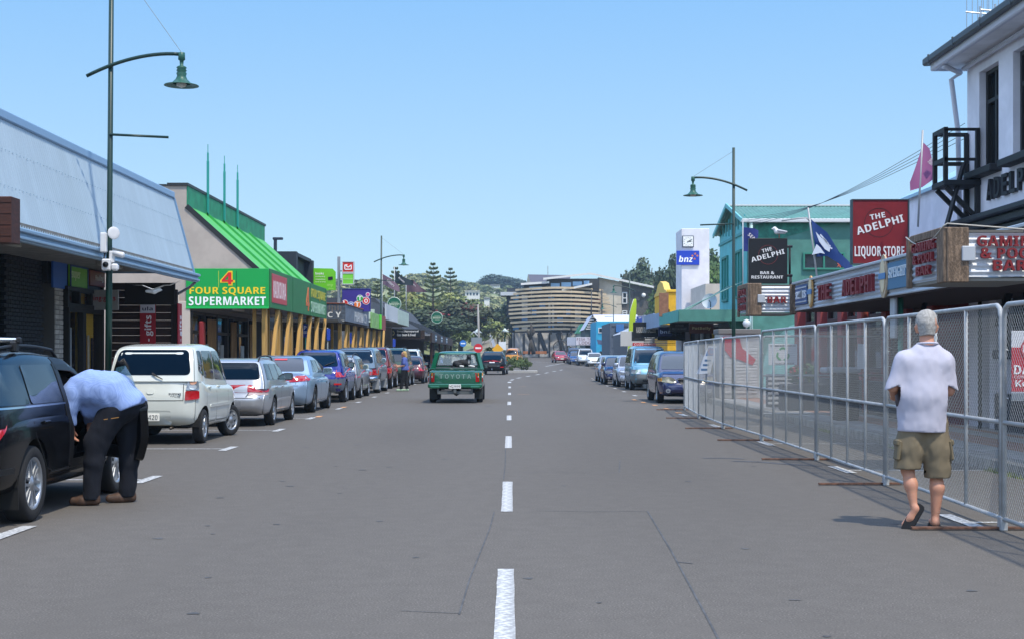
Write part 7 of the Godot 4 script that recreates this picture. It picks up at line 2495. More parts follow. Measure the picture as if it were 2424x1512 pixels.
	d = board("lodge_sign", "white sign hand lettered FISH TANK LODGE on the balcony", "sign", p, 2.55, 1.0, FRONT, M("#cfc9cf", 0.7), 0.08)
	print_on(d, "FISH TANK", p, FRONT, 0.0, 0.22, 2.3, 0.34, M("#6d3f4c", 0.6), mono, 0.02)
	print_on(d, "LODGE", p, FRONT, 0.0, -0.22, 1.8, 0.36, M("#6d3f4c", 0.6), mono, 0.02)
	o = thing("green_roof_house", "small house with a green gable beside the lodge", "house", V(5.5, rise(200), -200))
	block("wall", M("#8d9a94", 0.8), o, V(9.1, rise(200), -200), V(11, 4.6, -206))
	st = mb()
	prism(st, pv([[8.9, 4.6], [9.6, 5.9], [11, 5.9], [11, 4.6]]), 6.4, XF(V(0, 0, -206.2)))
	wobj("roof", st, M("#3f8468", 0.6), o)


# ------------------------------------------------------------------ trees, hill, museum and what stands at the bend
var crowns := {}


# leaves in lumps spread through a unit ball (y from 0 to 2); tones differ from clump to clump
func crown_mesh(kind: int, leaves: int, leaf: float) -> ArrayMesh:
	var key := "%d_%d_%s" % [kind, leaves, leaf]
	if crowns.has(key):
		return crowns[key]
	var r := RandomNumberGenerator.new()
	r.seed = 100 + kind
	var lumps := []
	for k in 26:
		var d := V(r.randfn(), r.randfn() * 0.8, r.randfn()).normalized() * pow(r.randf(), 0.45) * 0.72
		lumps.append([d + V(0, 1.0, 0), r.randf_range(0.2, 0.42), r.randf_range(0.7, 1.25)])
	var st := mb()
	for k in leaves:
		var l: Array = lumps[r.randi() % lumps.size()]
		var d := V(r.randfn(), r.randfn(), r.randfn()).normalized()
		var p: Vector3 = l[0] + d * l[1] * pow(r.randf(), 0.3) * V(1, 0.75, 1)
		var n := (d + V(r.randfn(), r.randfn() + 0.6, r.randfn()) * 0.55).normalized()
		var u := n.cross(V(r.randfn(), r.randfn(), r.randfn())).normalized()
		var v := n.cross(u)
		var s := leaf * r.randf_range(0.6, 1.3)
		var t: float = l[2] * r.randf_range(0.75, 1.2)
		st.set_color(Color(t * r.randf_range(0.9, 1.15), t, t * 0.9))
		quad(st, p - u * s, p + v * s * 0.7, p + u * s, p - v * s * 0.7)
	st.generate_normals()
	crowns[key] = st.commit()
	return crowns[key]


func leaf_mat(hex: String) -> StandardMaterial3D:
	var key := "leaf" + hex
	if not mats.has(key):
		var m := StandardMaterial3D.new()
		m.albedo_color = Color(hex).lightened(0.12)
		m.vertex_color_use_as_albedo = true
		m.roughness = 0.75
		m.metallic_specular = 0.3
		m.backlight_enabled = true
		m.backlight = Color(hex) * 0.35
		mats[key] = m
	return mats[key]


func tree(label: String, base: Vector3, height: float, wide: float, hex: String, kind := 0, called := "broadleaf_tree", group := "trees beyond the street", flower := "") -> Node3D:
	var o := thing(called, label, "tree", base, 0.0, group)
	var st := mb(true)
	var th := height * 0.45
	tube(st, [V(0, -1, 0), V(0.1, th * 0.5, 0), V(-0.1, th, 0.1)], [height * 0.035, height * 0.028, height * 0.016], 7)
	for k in 5:
		var a := k * 1.3 + kind
		tube(st, [V(0, th * (0.4 + 0.1 * k), 0), V(cos(a) * wide * 0.25, th * 0.9 + k * 0.1, sin(a) * wide * 0.25), V(cos(a) * wide * 0.42, height * (0.62 + 0.05 * k), sin(a) * wide * 0.42)], [height * 0.016, height * 0.011, height * 0.004], 5)
	obj("trunk", st, worn("#4a3f34", "#5d5144", 0.8, 0.9), o)
	var ch := height * 0.8
	inst("crown", crown_mesh(kind, 3200, 0.07), leaf_mat(hex), o, Transform3D(Basis.from_scale(V(wide * 0.5, ch * 0.5, wide * 0.5)), V(0, height - ch, 0)))
	if flower:
		inst("blossom", crown_mesh(kind + 50, 500, 0.05), leaf_mat(flower), o, Transform3D(Basis.from_scale(V(wide * 0.5, ch * 0.46, wide * 0.5)), V(0, height - ch * 0.96, 0)))
	return o


func norfolk_pine(label: String, base: Vector3, height: float) -> Node3D:
	var o := thing("norfolk_pine", label, "tree", base, height, "norfolk pines above the roofs")
	var key := "norfolk"
	if not crowns.has(key):
		var t := mb(true)
		tube(t, [V(0, -0.1, 0), V(0, 0.5, 0), V(0, 1.0, 0)], [0.022, 0.013, 0.002], 6)
		t.generate_normals()
		var r := RandomNumberGenerator.new()
		r.seed = 5
		var st := mb()
		for w in 17:
			var y := 0.16 + 0.83 * pow(w / 16.0, 0.92)
			var reach := 0.27 * pow(1.0 - y, 0.75) + 0.012
			for b in 6:
				var a := TAU * b / 6.0 + w * 0.5 + r.randf() * 0.3
				var d := V(cos(a), 0.0, sin(a))
				var rr := reach * r.randf_range(0.75, 1.1)
				for k in 11:
					var f := (k + 1) / 11.0
					var p := V(0, y, 0) + d * rr * f + V(0, rr * 0.28 * f * f, 0)
					var s := 0.0095 * (0.6 + 0.6 * f)
					st.set_color(Color(1, 1, 1) * r.randf_range(0.65, 1.2))
					var e: Vector3 = d.cross(Vector3.UP)
					for q in [e, (e + Vector3.UP).normalized(), (Vector3.UP - e * 0.4).normalized()]:
						quad(st, p - q * s * 1.6, p + d * s, p + q * s * 1.6, p - d * s)
		st.generate_normals()
		crowns[key] = [t.commit(), st.commit()]
	var sc := Transform3D(Basis.from_scale(Vector3.ONE * height), Vector3.ZERO)
	inst("trunk", crowns[key][0], M("#5a4c3e", 0.9), o, sc)
	inst("crown", crowns[key][1], leaf_mat("#757f52"), o, sc)
	return o


func bush(label: String, base: Vector3, wide: float, high: float, hex: String, kind := 0, called := "bush", leaves := 1500) -> Node3D:
	var o := thing(called, label, "bush", base)
	inst("foliage", crown_mesh(kind, leaves, 0.085), leaf_mat(hex), o, Transform3D(Basis.from_scale(V(wide * 0.5, high * 0.55, wide * 0.4)), V(0, -high * 0.08, 0)))
	return o


# long leaves rising from one point: flax and cabbage trees
func spiky(st: SurfaceTool, c: Vector3, n: int, length: float, w: float, r: RandomNumberGenerator, low := -0.3):
	for k in n:
		var a := r.randf() * TAU
		var up := r.randf_range(low, 1.0)
		var d := V(cos(a), up, sin(a)).normalized()
		var e: Vector3 = d.cross(Vector3.UP).normalized() * w
		var l := length * r.randf_range(0.7, 1.1)
		var m := c + d * l * 0.6
		var t := c + d * l - V(0, l * 0.25, 0)
		st.set_color(Color(1, 1, 1) * r.randf_range(0.6, 1.3))
		quad(st, c - e * 0.4, m - e, m + e, c + e * 0.4)
		tri(st, m - e, t, m + e)


func hill_y(x: float, z: float) -> float:
	# ridge behind the town, 500 to 750 m off, and the steep wooded bank close on the right
	var n: FastNoiseLite = mats.hill_noise
	var far := 25.0 * smoothstep(330.0, 640.0, z) * (0.72 + 0.28 * smoothstep(-95.0, -25.0, x)) * (1.0 - 0.35 * smoothstep(0.0, 22.0, x)) * (1.0 - smoothstep(24.0, 50.0, x))
	far += n.get_noise_2d(x * 1.5, z) * 4.0 * smoothstep(330.0, 500.0, z)
	var bank := 16.0 * smoothstep(0.0, 36.0, x - 18.0 - 0.03 * (z - 150.0)) * smoothstep(120.0, 175.0, z)
	var left := 7.5 * smoothstep(-4.0, -34.0, x + 0.02 * (z - 170.0)) * smoothstep(150.0, 235.0, z)
	return rise(minf(z, 260.0)) - 0.25 + far + bank + left + (z - 260.0) * 0.004 * smoothstep(260.0, 300.0, z)


func build_far():
	var n := FastNoiseLite.new()
	n.seed = 8
	n.frequency = 0.012
	mats.hill_noise = n
	var st := mb(true)
	var zs := []
	var z := 122.0
	while z < 1000.0:
		zs.append(z)
		z *= 1.045
	for i in zs.size() - 1:
		for j in 70:
			var p := []
			for e in [[0, 0], [0, 1], [1, 1], [1, 0]]:
				var zz: float = zs[i + e[0]]
				var x: float = (j + e[1] - 35) * 4.6 * (0.4 + zz / 330.0)
				p.append(V(x, hill_y(x, zz), -zz))
			if hill_y(p[0].x, -p[0].z) < rise(minf(-p[0].z, 260.0)) - 0.2 and -p[0].z < 255.0:
				continue
			var g := n.get_noise_2d(p[0].x * 4.0, p[0].z * 2.0)
			st.set_color(Color(0.3, 0.29, 0.13).lerp(Color(0.15, 0.18, 0.06), clampf(g * 1.6 + 0.5, 0, 1)))
			quad(st, p[0], p[3], p[2], p[1])
	var hm := StandardMaterial3D.new()
	hm.vertex_color_use_as_albedo = true
	hm.roughness = 0.95
	struct("hill", st, hm)
	# scrub all over the hill, one mass
	var mm := MultiMesh.new()
	mm.transform_format = MultiMesh.TRANSFORM_3D
	mm.use_colors = true
	mm.mesh = crown_mesh(77, 220, 0.2)
	var spots := []
	for k in 1100:
		var zz := rng.randf_range(380.0, 720.0)
		var x := rng.randf_range(-150.0, 45.0)
		spots.append([x, zz, rng.randf_range(2.0, 6.5), 0])
	for k in 420:
		var zz := rng.randf_range(170.0, 330.0)
		var x := rng.randf_range(22.0, 66.0) + 0.03 * (zz - 150.0)
		spots.append([x, zz, rng.randf_range(3.0, 6.5), 1])
	for k in 160:
		spots.append([rng.randf_range(-60.0, -12.0), rng.randf_range(190.0, 300.0), rng.randf_range(3.0, 6.0), 2])
	mm.instance_count = spots.size()
	for k in spots.size():
		var s: Array = spots[k]
		mm.set_instance_transform(k, Transform3D(Basis(Vector3.UP, rng.randf() * TAU) * Basis.from_scale(V(s[2] * 0.6, s[2] * 0.42, s[2] * 0.6)), V(s[0], hill_y(s[0], s[1]) - s[2] * 0.12, -s[1])))
		var c := (Color(0.13, 0.17, 0.06) if s[3] == 0 else Color(0.055, 0.075, 0.03)).lerp([Color(0.34, 0.33, 0.14), Color(0.05, 0.075, 0.025), Color(0.1, 0.12, 0.04)][s[3]], rng.randf())
		mm.set_instance_color(k, c)
	var mi := MultiMeshInstance3D.new()
	mi.name = "hill_scrub"
	mi.multimesh = mm
	var lm := StandardMaterial3D.new()
	lm.vertex_color_use_as_albedo = true
	lm.roughness = 0.8
	mi.material_override = lm
	add_child(mi)
	mi.set_meta("kind", "stuff")
	tag(mi, "scrub and bushes covering the hillsides behind the town", "scrub")
	# the dark clump on the ridge
	for q in [[1152, 668, 12, "lowest, at the left end"], [1166, 660, 15, "second from the left"], [1181, 657, 19, "tallest"], [1196, 659, 17, "right of the tallest"], [1210, 664, 15, "second from the right"], [1222, 670, 13, "at the right end"]]:
		var p := at(q[0], 690, 640.0)
		p.y = hill_y(p.x, 640.0) - 1.0
		tree("dark pine in the clump on the ridge, %s" % q[3], p, (842.0 - (q[1] - 12)) / FOCAL * 640 + EYE - p.y, q[2], "#2f4034", q[0] % 5, "ridge_pine", "dark pines on the ridge")
	for q in [[1100, 668, 9, "on the ridge left of the white houses"], [1115, 667, 11, "on the ridge above the white house"]]:
		var p := at(q[0], 690, 600.0)
		p.y = hill_y(p.x, 600.0) - 1.0
		tree("round bright tree %s" % q[3], p, (842.0 - q[1]) / FOCAL * 600 + EYE - p.y, q[2], "#5d6b3c", 2)
	for q in [[1118, 697, 33, 12, 520, "white flat-roofed house with big windows on the hillside"], [1126, 675, 12, 6, 610, "small white gabled house on the ridge"], [1105, 675, 18, 4, 615, "long low white house on the ridge left of the gabled one"], [1172, 678, 22, 3, 615, "long low grey roof under the ridge pines"], [1152, 709, 12, 4, 500, "small cream house lower on the hillside"], [1003, 708, 12, 8, 330, "white house half hidden behind the norfolk pines"]]:
		var k: float = q[4] / FOCAL
		var o := thing("hill_house", q[5], "house", at(q[0], q[1] + q[3] * 0.5, q[4]), 0.0, "houses on the hill")
		var s := V(q[2] * k, q[3] * k, 8.0)
		lslab("wall", M("#d8d6d0", 0.8), o, V(0, s.y * 0.5 - 2.0, -3.0), V(s.x, s.y + 4.0, s.z), 0.1)
		st = mb()
		for w in 4:
			box(st, V((w - 1.5) * s.x * 0.23, s.y * 0.5, 1.02), V(s.x * 0.14, s.y * 0.5, 0.1))
		obj("window", st, M("#38424c", 0.2), o)
		st = mb()
		box(st, V(0, s.y + 0.15, -3.0), V(s.x * 1.08, 0.35, s.z * 1.1))
		obj("roof", st, M("#b9b7b2" if q[3] > 8 else "#8d8a86", 0.8), o)
	# pines and trees left of the bend
	for q in [[1025, 624, 205.0, "tallest norfolk pine, left of the bare ridge"], [1066, 636, 260.0, "slim norfolk pine right of the tallest one"], [937, 634, 185.0, "norfolk pine behind the flags"], [893, 667, 190.0, "norfolk pine just right of the purple sign"], [842, 664, 230.0, "small norfolk pine left of the purple sign's corner"]]:
		var p := at(q[0], 800, q[2])
		p.y = rise(minf(q[2], 260))
		norfolk_pine(q[3], p, (842.0 - q[1]) / FOCAL * q[2] + EYE - p.y)
	for q in [[975, 672, 8, 232, "#7c8040", "olive green tree under the tallest norfolk pine"], [1005, 690, 10, 230, "#6f7a3c", "yellow green tree below the norfolk pines"], [1052, 682, 10, 244, "#858a48", "yellow green tree between the two norfolk pines"], [1088, 684, 9, 248, "#6d7a42", "pale green tree left of the hill house"], [945, 690, 9, 222, "#5f6b36", "green tree behind the flags"], [1130, 735, 9, 235, "#7c8a46", "light green tree low on the bank"], [870, 700, 8, 200, "#56653a", "dull green tree behind the purple sign"]]:
		var p := at(q[0], 800, q[3])
		p.y = rise(q[3]) + 0.5
		tree(q[5], p, (842.0 - q[1]) / FOCAL * q[3] + EYE - p.y, q[2], q[4], q[0] % 5)
	for q in [[1020, 720, 12, 205, "#33402a", "dark red-flowering tree left of the round one", "#6a1f20"], [1092, 700, 10.5, 206, "#38402b", "large dark round tree left of the bank", "#5d2a26"], [1060, 742, 8.5, 200, "#2f3d26", "dark tree between the red-flowering ones", ""], [1165, 722, 7.5, 240, "#39462a", "dark tree left of the museum's corner", ""], [1190, 716, 6.5, 246, "#34432a", "dark tree close to the museum's corner", ""], [1145, 745, 6.5, 234, "#3e4a2d", "low dark tree on the bank behind the utility pole", ""]]:
		var p := at(q[0], 800, q[3])
		p.y = rise(q[3]) + (2.5 if q[0] > 1100 else 1.2)
		tree(q[5], p, (842.0 - q[1]) / FOCAL * q[3] + EYE - p.y, q[2], q[4], q[0] % 4, "broadleaf_tree", "trees beyond the street", q[6])
	# trees right of the museum
	for q in [[1468, 640, 8, 268, "#34422a", "leftmost dark tree above the museum roof"], [1448, 650, 9, 272, "#3a4a2e", "rounded dark tree over the museum's sloping roof"], [1530, 612, 9, 272, "#2f3f26", "dark tree behind the tallest open tree"], [1492, 622, 12, 270, "#303e27", "big dark tree above the museum roof"], [1512, 592, 9, 275, "#465238", "tallest open tree above the museum roof"], [1545, 634, 8, 268, "#33412a", "dark tree right of the tallest one"], [1550, 660, 9, 262, "#4a5a30", "green tree with red blossom above the museum", "#6b2a28"], [1587, 582, 6, 215, "#2f3f28", "tall dark tree just left of the bank tower"], [1577, 650, 7, 216, "#55703a", "light green tree beside the yellow building"], [1640, 660, 7, 190, "#44602f", "green tree hidden by the bank tower"], [1680, 606, 6, 175, "#4a6a30", "green tree right of the bank tower"], [1672, 570, 7, 185, "#34482a", "dark tree above the cream bank block"], [1700, 590, 6, 180, "#3f5a2d", "green tree touching the teal gable"], [1420, 664, 6, 300, "#3a4830", "small dark tree behind the museum roof"], [1345, 655, 7, 310, "#3f4d33", "far tree behind the grey church roof"]]:
		var p := at(q[0], 800, q[3])
		p.y = maxf(hill_y(p.x, q[3]), 1.0)
		tree(q[5], p, (842.0 - q[1]) / FOCAL * q[3] + EYE - p.y, q[2], q[4], q[0] % 5, "broadleaf_tree", "trees beyond the street", q[6] if q.size() > 6 else "")
	for q in [[1945, 474, 95, "dark tree showing over the teal roof ridge"], [1985, 472, 96, "second dark tree showing over the teal roof ridge"]]:
		var p := at(q[0], 800, q[2])
		p.y = 0.0
		tree(q[3], p, (842.0 - q[1]) / FOCAL * q[2] + EYE, 4.0, "#35452b", q[0] % 4)
	museum()
	# bank with flax, cabbage trees, planter bushes
	var b := mb(true)
	for i in 12:
		for j in 8:
			var p := []
			for e in [[0, 0], [1, 0], [1, 1], [0, 1]]:
				var u: float = (i + e[0]) / 12.0
				var v: float = (j + e[1]) / 8.0
				p.append(V(-11.5 + 11.0 * u, rise(160 + 60 * v) + (0.1 + 4.8 * pow(u, 1.3)) * v - 0.15 + 0.1 * sin(i * 2.0 + j), -(158.0 + 62.0 * v)))
			quad(b, p[0], p[1], p[2], p[3])
	struct("gravel_bank", b, worn("#7b7263", "#938976", 1.5, 0.95, 3.0))
	var r := RandomNumberGenerator.new()
	r.seed = 12
	for q in [[1112, 800, 185.0, 2.2, "flax clump on the bank left of the utility pole"], [1092, 806, 180.0, 2.4, "flax clump at the foot of the dark round tree"], [1125, 806, 178.0, 1.6, "smaller flax clump beside the utility pole"], [1163, 832, 140.0, 1.1, "tuft of grass by the yellow warning sign"]]:
		var o := thing("flax_bush", q[4], "bush", at(q[0], q[1], q[2]))
		var s := mb()
		spiky(s, Vector3.ZERO, 150, q[3], 0.09, r, 0.2)
		obj("foliage", s, leaf_mat("#5c6a34"), o)
	for q in [[1177, 794, 150.0, "left"], [1193, 797, 152.0, "right"]]:
		var c := at(q[0], q[1], q[2])
		var o := thing("cabbage_tree", "%s one of two cabbage trees at the bend" % q[3], "tree", V(c.x, rise(q[2]), c.z), 0.0, "cabbage trees at the bend")
		var s := mb(true)
		tube(s, [Vector3.ZERO, V(0.05, c.y - rise(q[2]), 0)], [0.13, 0.09], 7)
		obj("trunk", s, M("#6b5d4c", 0.9), o)
		s = mb()
		for k in 3:
			spiky(s, V(0.25 * (k - 1), c.y - rise(q[2]) + 0.2 * k, 0.1 * k), 60, 1.0, 0.05, r, -0.5)
		obj("crown", s, leaf_mat("#6b6f3c"), o)
	bush("clipped dark green bush on the traffic island beside the black car", V(0.15, rise(118) + 0.05, -118), 2.0, 1.55, "#46582c", 3)
	bush("lower green bush at the right end of the traffic island", V(1.05, rise(120) + 0.05, -120), 1.5, 1.35, "#3f5228", 4)
	st = mb()
	prism(st, rounded(pv([[-1.4, -2.0], [1.9, -2.0], [1.9, 3.5], [-1.4, 3.5]]), 0.6), 0.16, Transform3D(Basis(V(1, 0, 0), V(0, 0, -1), V(0, 1, 0)), V(0.2, rise(119) - 0.02, -118)))
	struct("traffic_island", st, M("#a29f98", 0.9))
	# utility pole and lamps at the bend
	var o := thing("utility_pole", "grey concrete utility pole leaning slightly at the bend", "pole", V(-3.1, rise(135), -135))
	st = mb(true)
	tube(st, [V(0.05, 0, 0), V(-0.1, at(0, 721, 135).y - rise(135), 0)], [0.14, 0.08], 8)
	obj("pole", st, M("#96928c", 0.85), o)
	st = mb(true)
	tube(st, [V(0, 3.0, 0), V(-0.5, 3.5, 0.2), V(-0.75, 3.2, 0.2)], 0.05, 6)
	obj("lamp_arm", st, M("#d3d5d6", 0.5), o)
	st = mb()
	beam(st, V(-0.6, at(0, 724, 135).y - rise(135), 0), V(0.4, at(0, 723, 135).y - rise(135), 0), 0.08, 0.1)
	obj("cross_arm", st, M("#6f665a", 0.8), o)
	for q in [[1096, 812, 132.0, 8.0, "#2f76c4", "blue round sign with a white bar at the car park entrance", "#e9eef2"], [1132, 823, 124.0, 10.5, "#cc1f2a", "red no entry sign at the bend", "#f0e4e4"]]:
		var p := at(q[0], q[1], q[2])
		var k: float = q[3] / FOCAL * q[2]
		o = thing("traffic_sign", q[5], "sign", V(p.x, rise(q[2]), p.z))
		st = mb()
		prism(st, disc(k, 24), 0.03, XF(p))
		wobj("plate", st, M(q[4], 0.4), o)
		slab("bar", M(q[6], 0.5), o, p + V(0, 0, 0.034), V(k * 1.3, k * 0.36, 0.012), 0.003)
		st = mb(true)
		tube(st, [p + V(0, 0, -0.03), V(p.x, rise(q[2]), p.z - 0.03)], 0.035, 6)
		wobj("post", st, M("#3a4a44", 0.5), o)
	var p := at(1178, 826, 128.0)
	o = thing("traffic_sign", "yellow diamond warning sign beyond the black car", "sign", V(p.x, rise(128), p.z))
	st = mb()
	prism(st, pv([[0, 0.52], [-0.52, 0], [0, -0.52], [0.52, 0]]), 0.03, XF(p))
	wobj("plate", st, M("#e5a71a", 0.5), o)
	st = mb(true)
	tube(st, [p + V(0, 0, -0.03), V(p.x, rise(128), p.z - 0.03)], 0.035, 6)
	wobj("post", st, M("#55605c", 0.5), o)
	p = at(1189, 818, 131.0)
	o = board("notice_sign", "white notice board on posts by the cabbage trees", "sign", p, 0.66, 0.75, FRONT, M("#d9dcdc", 0.6), 0.04)
	st = mb()
	for s in [-0.28, 0.28]:
		box(st, V(p.x + s, (p.y + rise(131)) * 0.5, p.z - 0.03), V(0.05, p.y - rise(131) + 0.6, 0.04))
	wobj("post", st, M("#4a5552", 0.6), o)
	board("notice_sign", "grey back of a large sign behind the no entry sign", "sign", at(1128, 808, 127.0), 0.95, 0.75, FRONT, M("#7f888c", 0.6), 0.04)
	for q in [[1180, 795, 155.0, "left of the notice board"], [1195, 782, 150.0, "right of the notice board"], [1130, 784, 136.0, "beside the utility pole"]]:
		var c := at(q[0], q[1], q[2])
		o = thing("path_lamp", "short green lamp with a white shade, %s" % q[3], "lamp", V(c.x, rise(q[2]), c.z), 0.0, "short lamps at the bend")
		st = mb(true)
		tube(st, [Vector3.ZERO, V(0, c.y - rise(q[2]) + 0.3, 0)], 0.06, 6)
		obj("pole", st, M("#1f5a4a", 0.5), o)
		st = mb(true)
		lathe(st, [[0.06, 0.25], [0.12, 0.15], [0.48, -0.12], [0.4, -0.14]], V(0, c.y - rise(q[2]), 0), Vector3.UP, 14)
		obj("shade", st, M("#c9d3cf", 0.5), o)
	flag(at(1160, 792, 165), 3.0, [[0, 0], [0.25, -0.1], [0.75, -1.7], [0.8, -2.3], [0.6, -2.2], [0.1, -0.7]], M("#c4c8d4", 0.7), "pale feather flag on the gravel bank")


func museum():
	var y0 := rise(240)
	var o := thing("museum_building", "museum wrapped in curved timber slats with white sloping roofs", "building", V(8, y0, -240))
	var k := 240.0 / FOCAL
	var P := func(x: float, y: float, z: float) -> Vector3: return at(x, y, z)
	var dark := M("#34363b", 0.8)
	var st := mb()
	span(st, P.call(1200, 838, 240.0) - V(0, 2, 0), P.call(1432, 690, 252.0) + V(0, 0, 0))
	wobj("core", st, M("#2d3036", 0.5), o)
	block("plinth", worn("#c9c7c4", "#bdbbb7", 3.0, 0.8), o, P.call(1213, 845, 238.5), P.call(1420, 787, 239.9))
	for x in [1217, 1276, 1301, 1327, 1343, 1366]:
		slab("plinth_joint", dark, o, P.call(x, 815, 238.3), V(0.22, 58 * k, 0.3), 0.03)
	for q in [[1240, 788, 1240, 838], [1252, 787, 1268, 836], [1276, 787, 1294, 836], [1320, 787, 1335, 834]]:
		st = mb()
		beam(st, P.call(q[0], q[1], 235.5), P.call(q[2], q[3], 236.5), 0.45, 0.6)
		wobj("raking_column", st, M("#3c4045", 0.6), o)
	# windows and pale panels behind the slats
	for i in 8:
		for j in 5:
			st = mb()
			var x := 1212.0 + i * 21.0
			cbox(st, P.call(x + 9, 705 + j * 17.5, 239.7), V(14 * k, 12 * k, 0.2), 0.03)
			wobj("window", st, M("#4f83b8" if (i + j) % 4 == 0 else ("#c9c6bf" if i % 3 == 1 else "#1d242b"), 0.15), o)
	slab("museum_name_board", M("#6b3222", 0.6), o, P.call(1390, 716, 239.0), V(64 * k, 14 * k, 0.3), 0.03)
	st = mb()
	for q in [[1374, 713], [1398, 713], [1414, 713], [1380, 719], [1414, 719]]:
		cbox(st, P.call(q[0], q[1], 238.7), V(10 * k, 2 * k, 0.05), 0.01)
	wobj("museum_name_print", st, M("#a99a8c", 0.7), o)
	for q in [1258, 1305, 1352, 1400, 1425]:
		st = mb(true)
		var bulge := sin((q - 1200) / 240.0 * PI) * 3.2
		tube(st, [P.call(q, 790, 238.0 - bulge), P.call(q, 735, 236.9 - bulge), P.call(q, 686, 238.0 - bulge)], 0.12, 6)
		wobj("slat_post", st, M("#3a3d40", 0.6), o)
	# eleven curved timber slats
	var wood := worn("#d3bf9f", "#b9a37f", 1.2, 0.8, 0.0, 0.0, V(0.4, 3, 0.4))
	var lefts := [1220, 1215, 1209, 1206, 1204, 1204, 1204, 1206, 1208, 1213, 1219]
	var rights := [1430, 1438, 1444, 1446, 1448, 1448, 1448, 1444, 1440, 1434, 1428]
	for i in 11:
		var y := 688.5 + i * 9.55
		st = mb()
		var a: float = lefts[i]
		var b: float = rights[i]
		var up := at(0, y, 236.0).y
		var last := []
		for s in 25:
			var u := s / 24.0
			var x := (lerpf(a, b, u) - 1212.0) * 236.0 / FOCAL
			var d := 237.5 - sin(u * PI) * (3.6 + 1.2 * sin(i / 10.0 * PI)) + u * 1.0
			var h := up + 0.25 * sin(u * PI)
			var p := [V(x, h, -d), V(x, h + 0.33, -d), V(x, h + 0.33, -d - 0.25), V(x, h, -d - 0.25)]
			if last:
				for e in 4:
					quad(st, last[e], p[e], p[(e + 1) % 4], last[(e + 1) % 4])
			last = p
		wobj("timber_slat", st, wood, o)
	# dark end block on the left
	block("end_block", M("#26292e", 0.7), o, P.call(1199, 785, 241.0), P.call(1208, 702, 243.0))
	block("canopy_roof", M("#b9bdc2", 0.6), o, P.call(1185, 700, 238.0), P.call(1222, 696, 245.0))
	# roofs: thin white planes, with glazing under them
	var whiteroof := M("#d9d8d4", 0.6)
	for q in [[[1286, 663, 235.6], [1398, 650.5, 235.6], [1398, 650.5, 250.0], [1286, 663, 250.0]], [[1398, 650.5, 238.2], [1565, 686, 238.7], [1565, 686, 252.0], [1398, 650.5, 250.0]], [[1233, 675.5, 236.0], [1300, 671, 236.0], [1300, 671, 246.0], [1233, 675.5, 246.0]], [[1330, 690, 235.0], [1402, 675, 235.0], [1402, 675, 240.0], [1330, 690, 240.0]]]:
		st = mb()
		var v := []
		for e in q:
			v.append(P.call(e[0], e[1], e[2]))
		var t := V(0, 0.34, 0)
		quad(st, v[0] + t, v[1] + t, v[2] + t, v[3] + t)
		quad(st, v[0], v[3], v[2], v[1])
		for e in 4:
			quad(st, v[e], v[e] + t, v[(e + 1) % 4] + t, v[(e + 1) % 4])
		wobj("roof_plane", st, whiteroof, o)
	st = mb()
	span(st, P.call(1296, 690, 237.0), P.call(1412, 666, 245.0))
	span(st, P.call(1240, 690, 238.5), P.call(1302, 677, 245.0))
	wobj("upper_wall", st, M("#33312f", 0.7), o)
	for q in [[1304, 1325, 671, 681], [1329, 1352, 669, 679], [1356, 1378, 667, 677], [1382, 1395, 665, 676], [1253, 1283, 679, 687]]:
		block("clerestory_window", M("#7fa3c4", 0.1), o, P.call(q[0], q[3], 236.7), P.call(q[1], q[2], 236.8))
	# right-hand wing
	st = mb()
	prism(st, pv([[P.call(1417, 0, 239.5).x, y0 - 1.0], [P.call(1472, 0, 239.5).x, y0 - 1.0], [P.call(1472, 0, 239.5).x, P.call(0, 668, 239.5).y], [P.call(1417, 0, 239.5).x, P.call(0, 657, 239.5).y]]), 8.0, XF(V(0, 0, -247.5)))
	wobj("cream_wall", st, worn("#cfc5b2", "#c6bca9", 3.0, 0.85), o)
	st = mb()
	prism(st, pv([[P.call(1472, 0, 239.5).x, y0 - 1.0], [P.call(1560, 0, 239.5).x, y0 - 1.0], [P.call(1560, 0, 239.5).x, P.call(0, 686, 239.5).y], [P.call(1472, 0, 239.5).x, P.call(0, 669, 239.5).y]]), 8.0, XF(V(0, 0, -247.6)))
	wobj("block_wall", st, worn("#55534f", "#625f5a", 0.8, 0.9, 3.0), o)
	for q in [[1479, 706, 12, 28], [1479, 741, 12, 12]]:
		window_unit(o, "window", P.call(q[0], q[1], 239.4), q[2] * k, q[3] * k, FRONT, M("#cfd0ce", 0.6), M("#141a20", 0.08), 1, [0.0], 0.18, 0.2)
	slab("door", M("#3f3e3c", 0.7), o, P.call(1508, 702, 239.5), V(1.0, 1.5, 0.2), 0.03)
	st = mb(true)
	lathe(st, [[0.0, -0.4], [0.28, -0.28], [0.4, 0.0], [0.28, 0.28], [0.0, 0.4]], P.call(1524, 699.5, 239.1), Vector3.UP, 14)
	wobj("globe_light", st, M("#e2e2e0", 0.4), o)
	# benches, sculpture and penny-farthing on the forecourt
	for q in [[1250, 838, 24, "left"], [1281, 838, 26, "right"]]:
		var b := thing("forecourt_bench", "%s of two long timber benches before the museum" % q[3], "bench", P.call(q[0], q[1], 215.0), 0.0, "benches before the museum")
		for e in 3:
			lslab("timber", M("#a8693c", 0.8), b, V(0, 0.42 - 0.14 * e, 0), V(q[2] * 215 / FOCAL, 0.12, 0.6), 0.02)
	var f := thing("driftwood_figure", "dark driftwood figure standing before the museum", "sculpture", P.call(1256, 838, 212.0))
	st = mb(true)
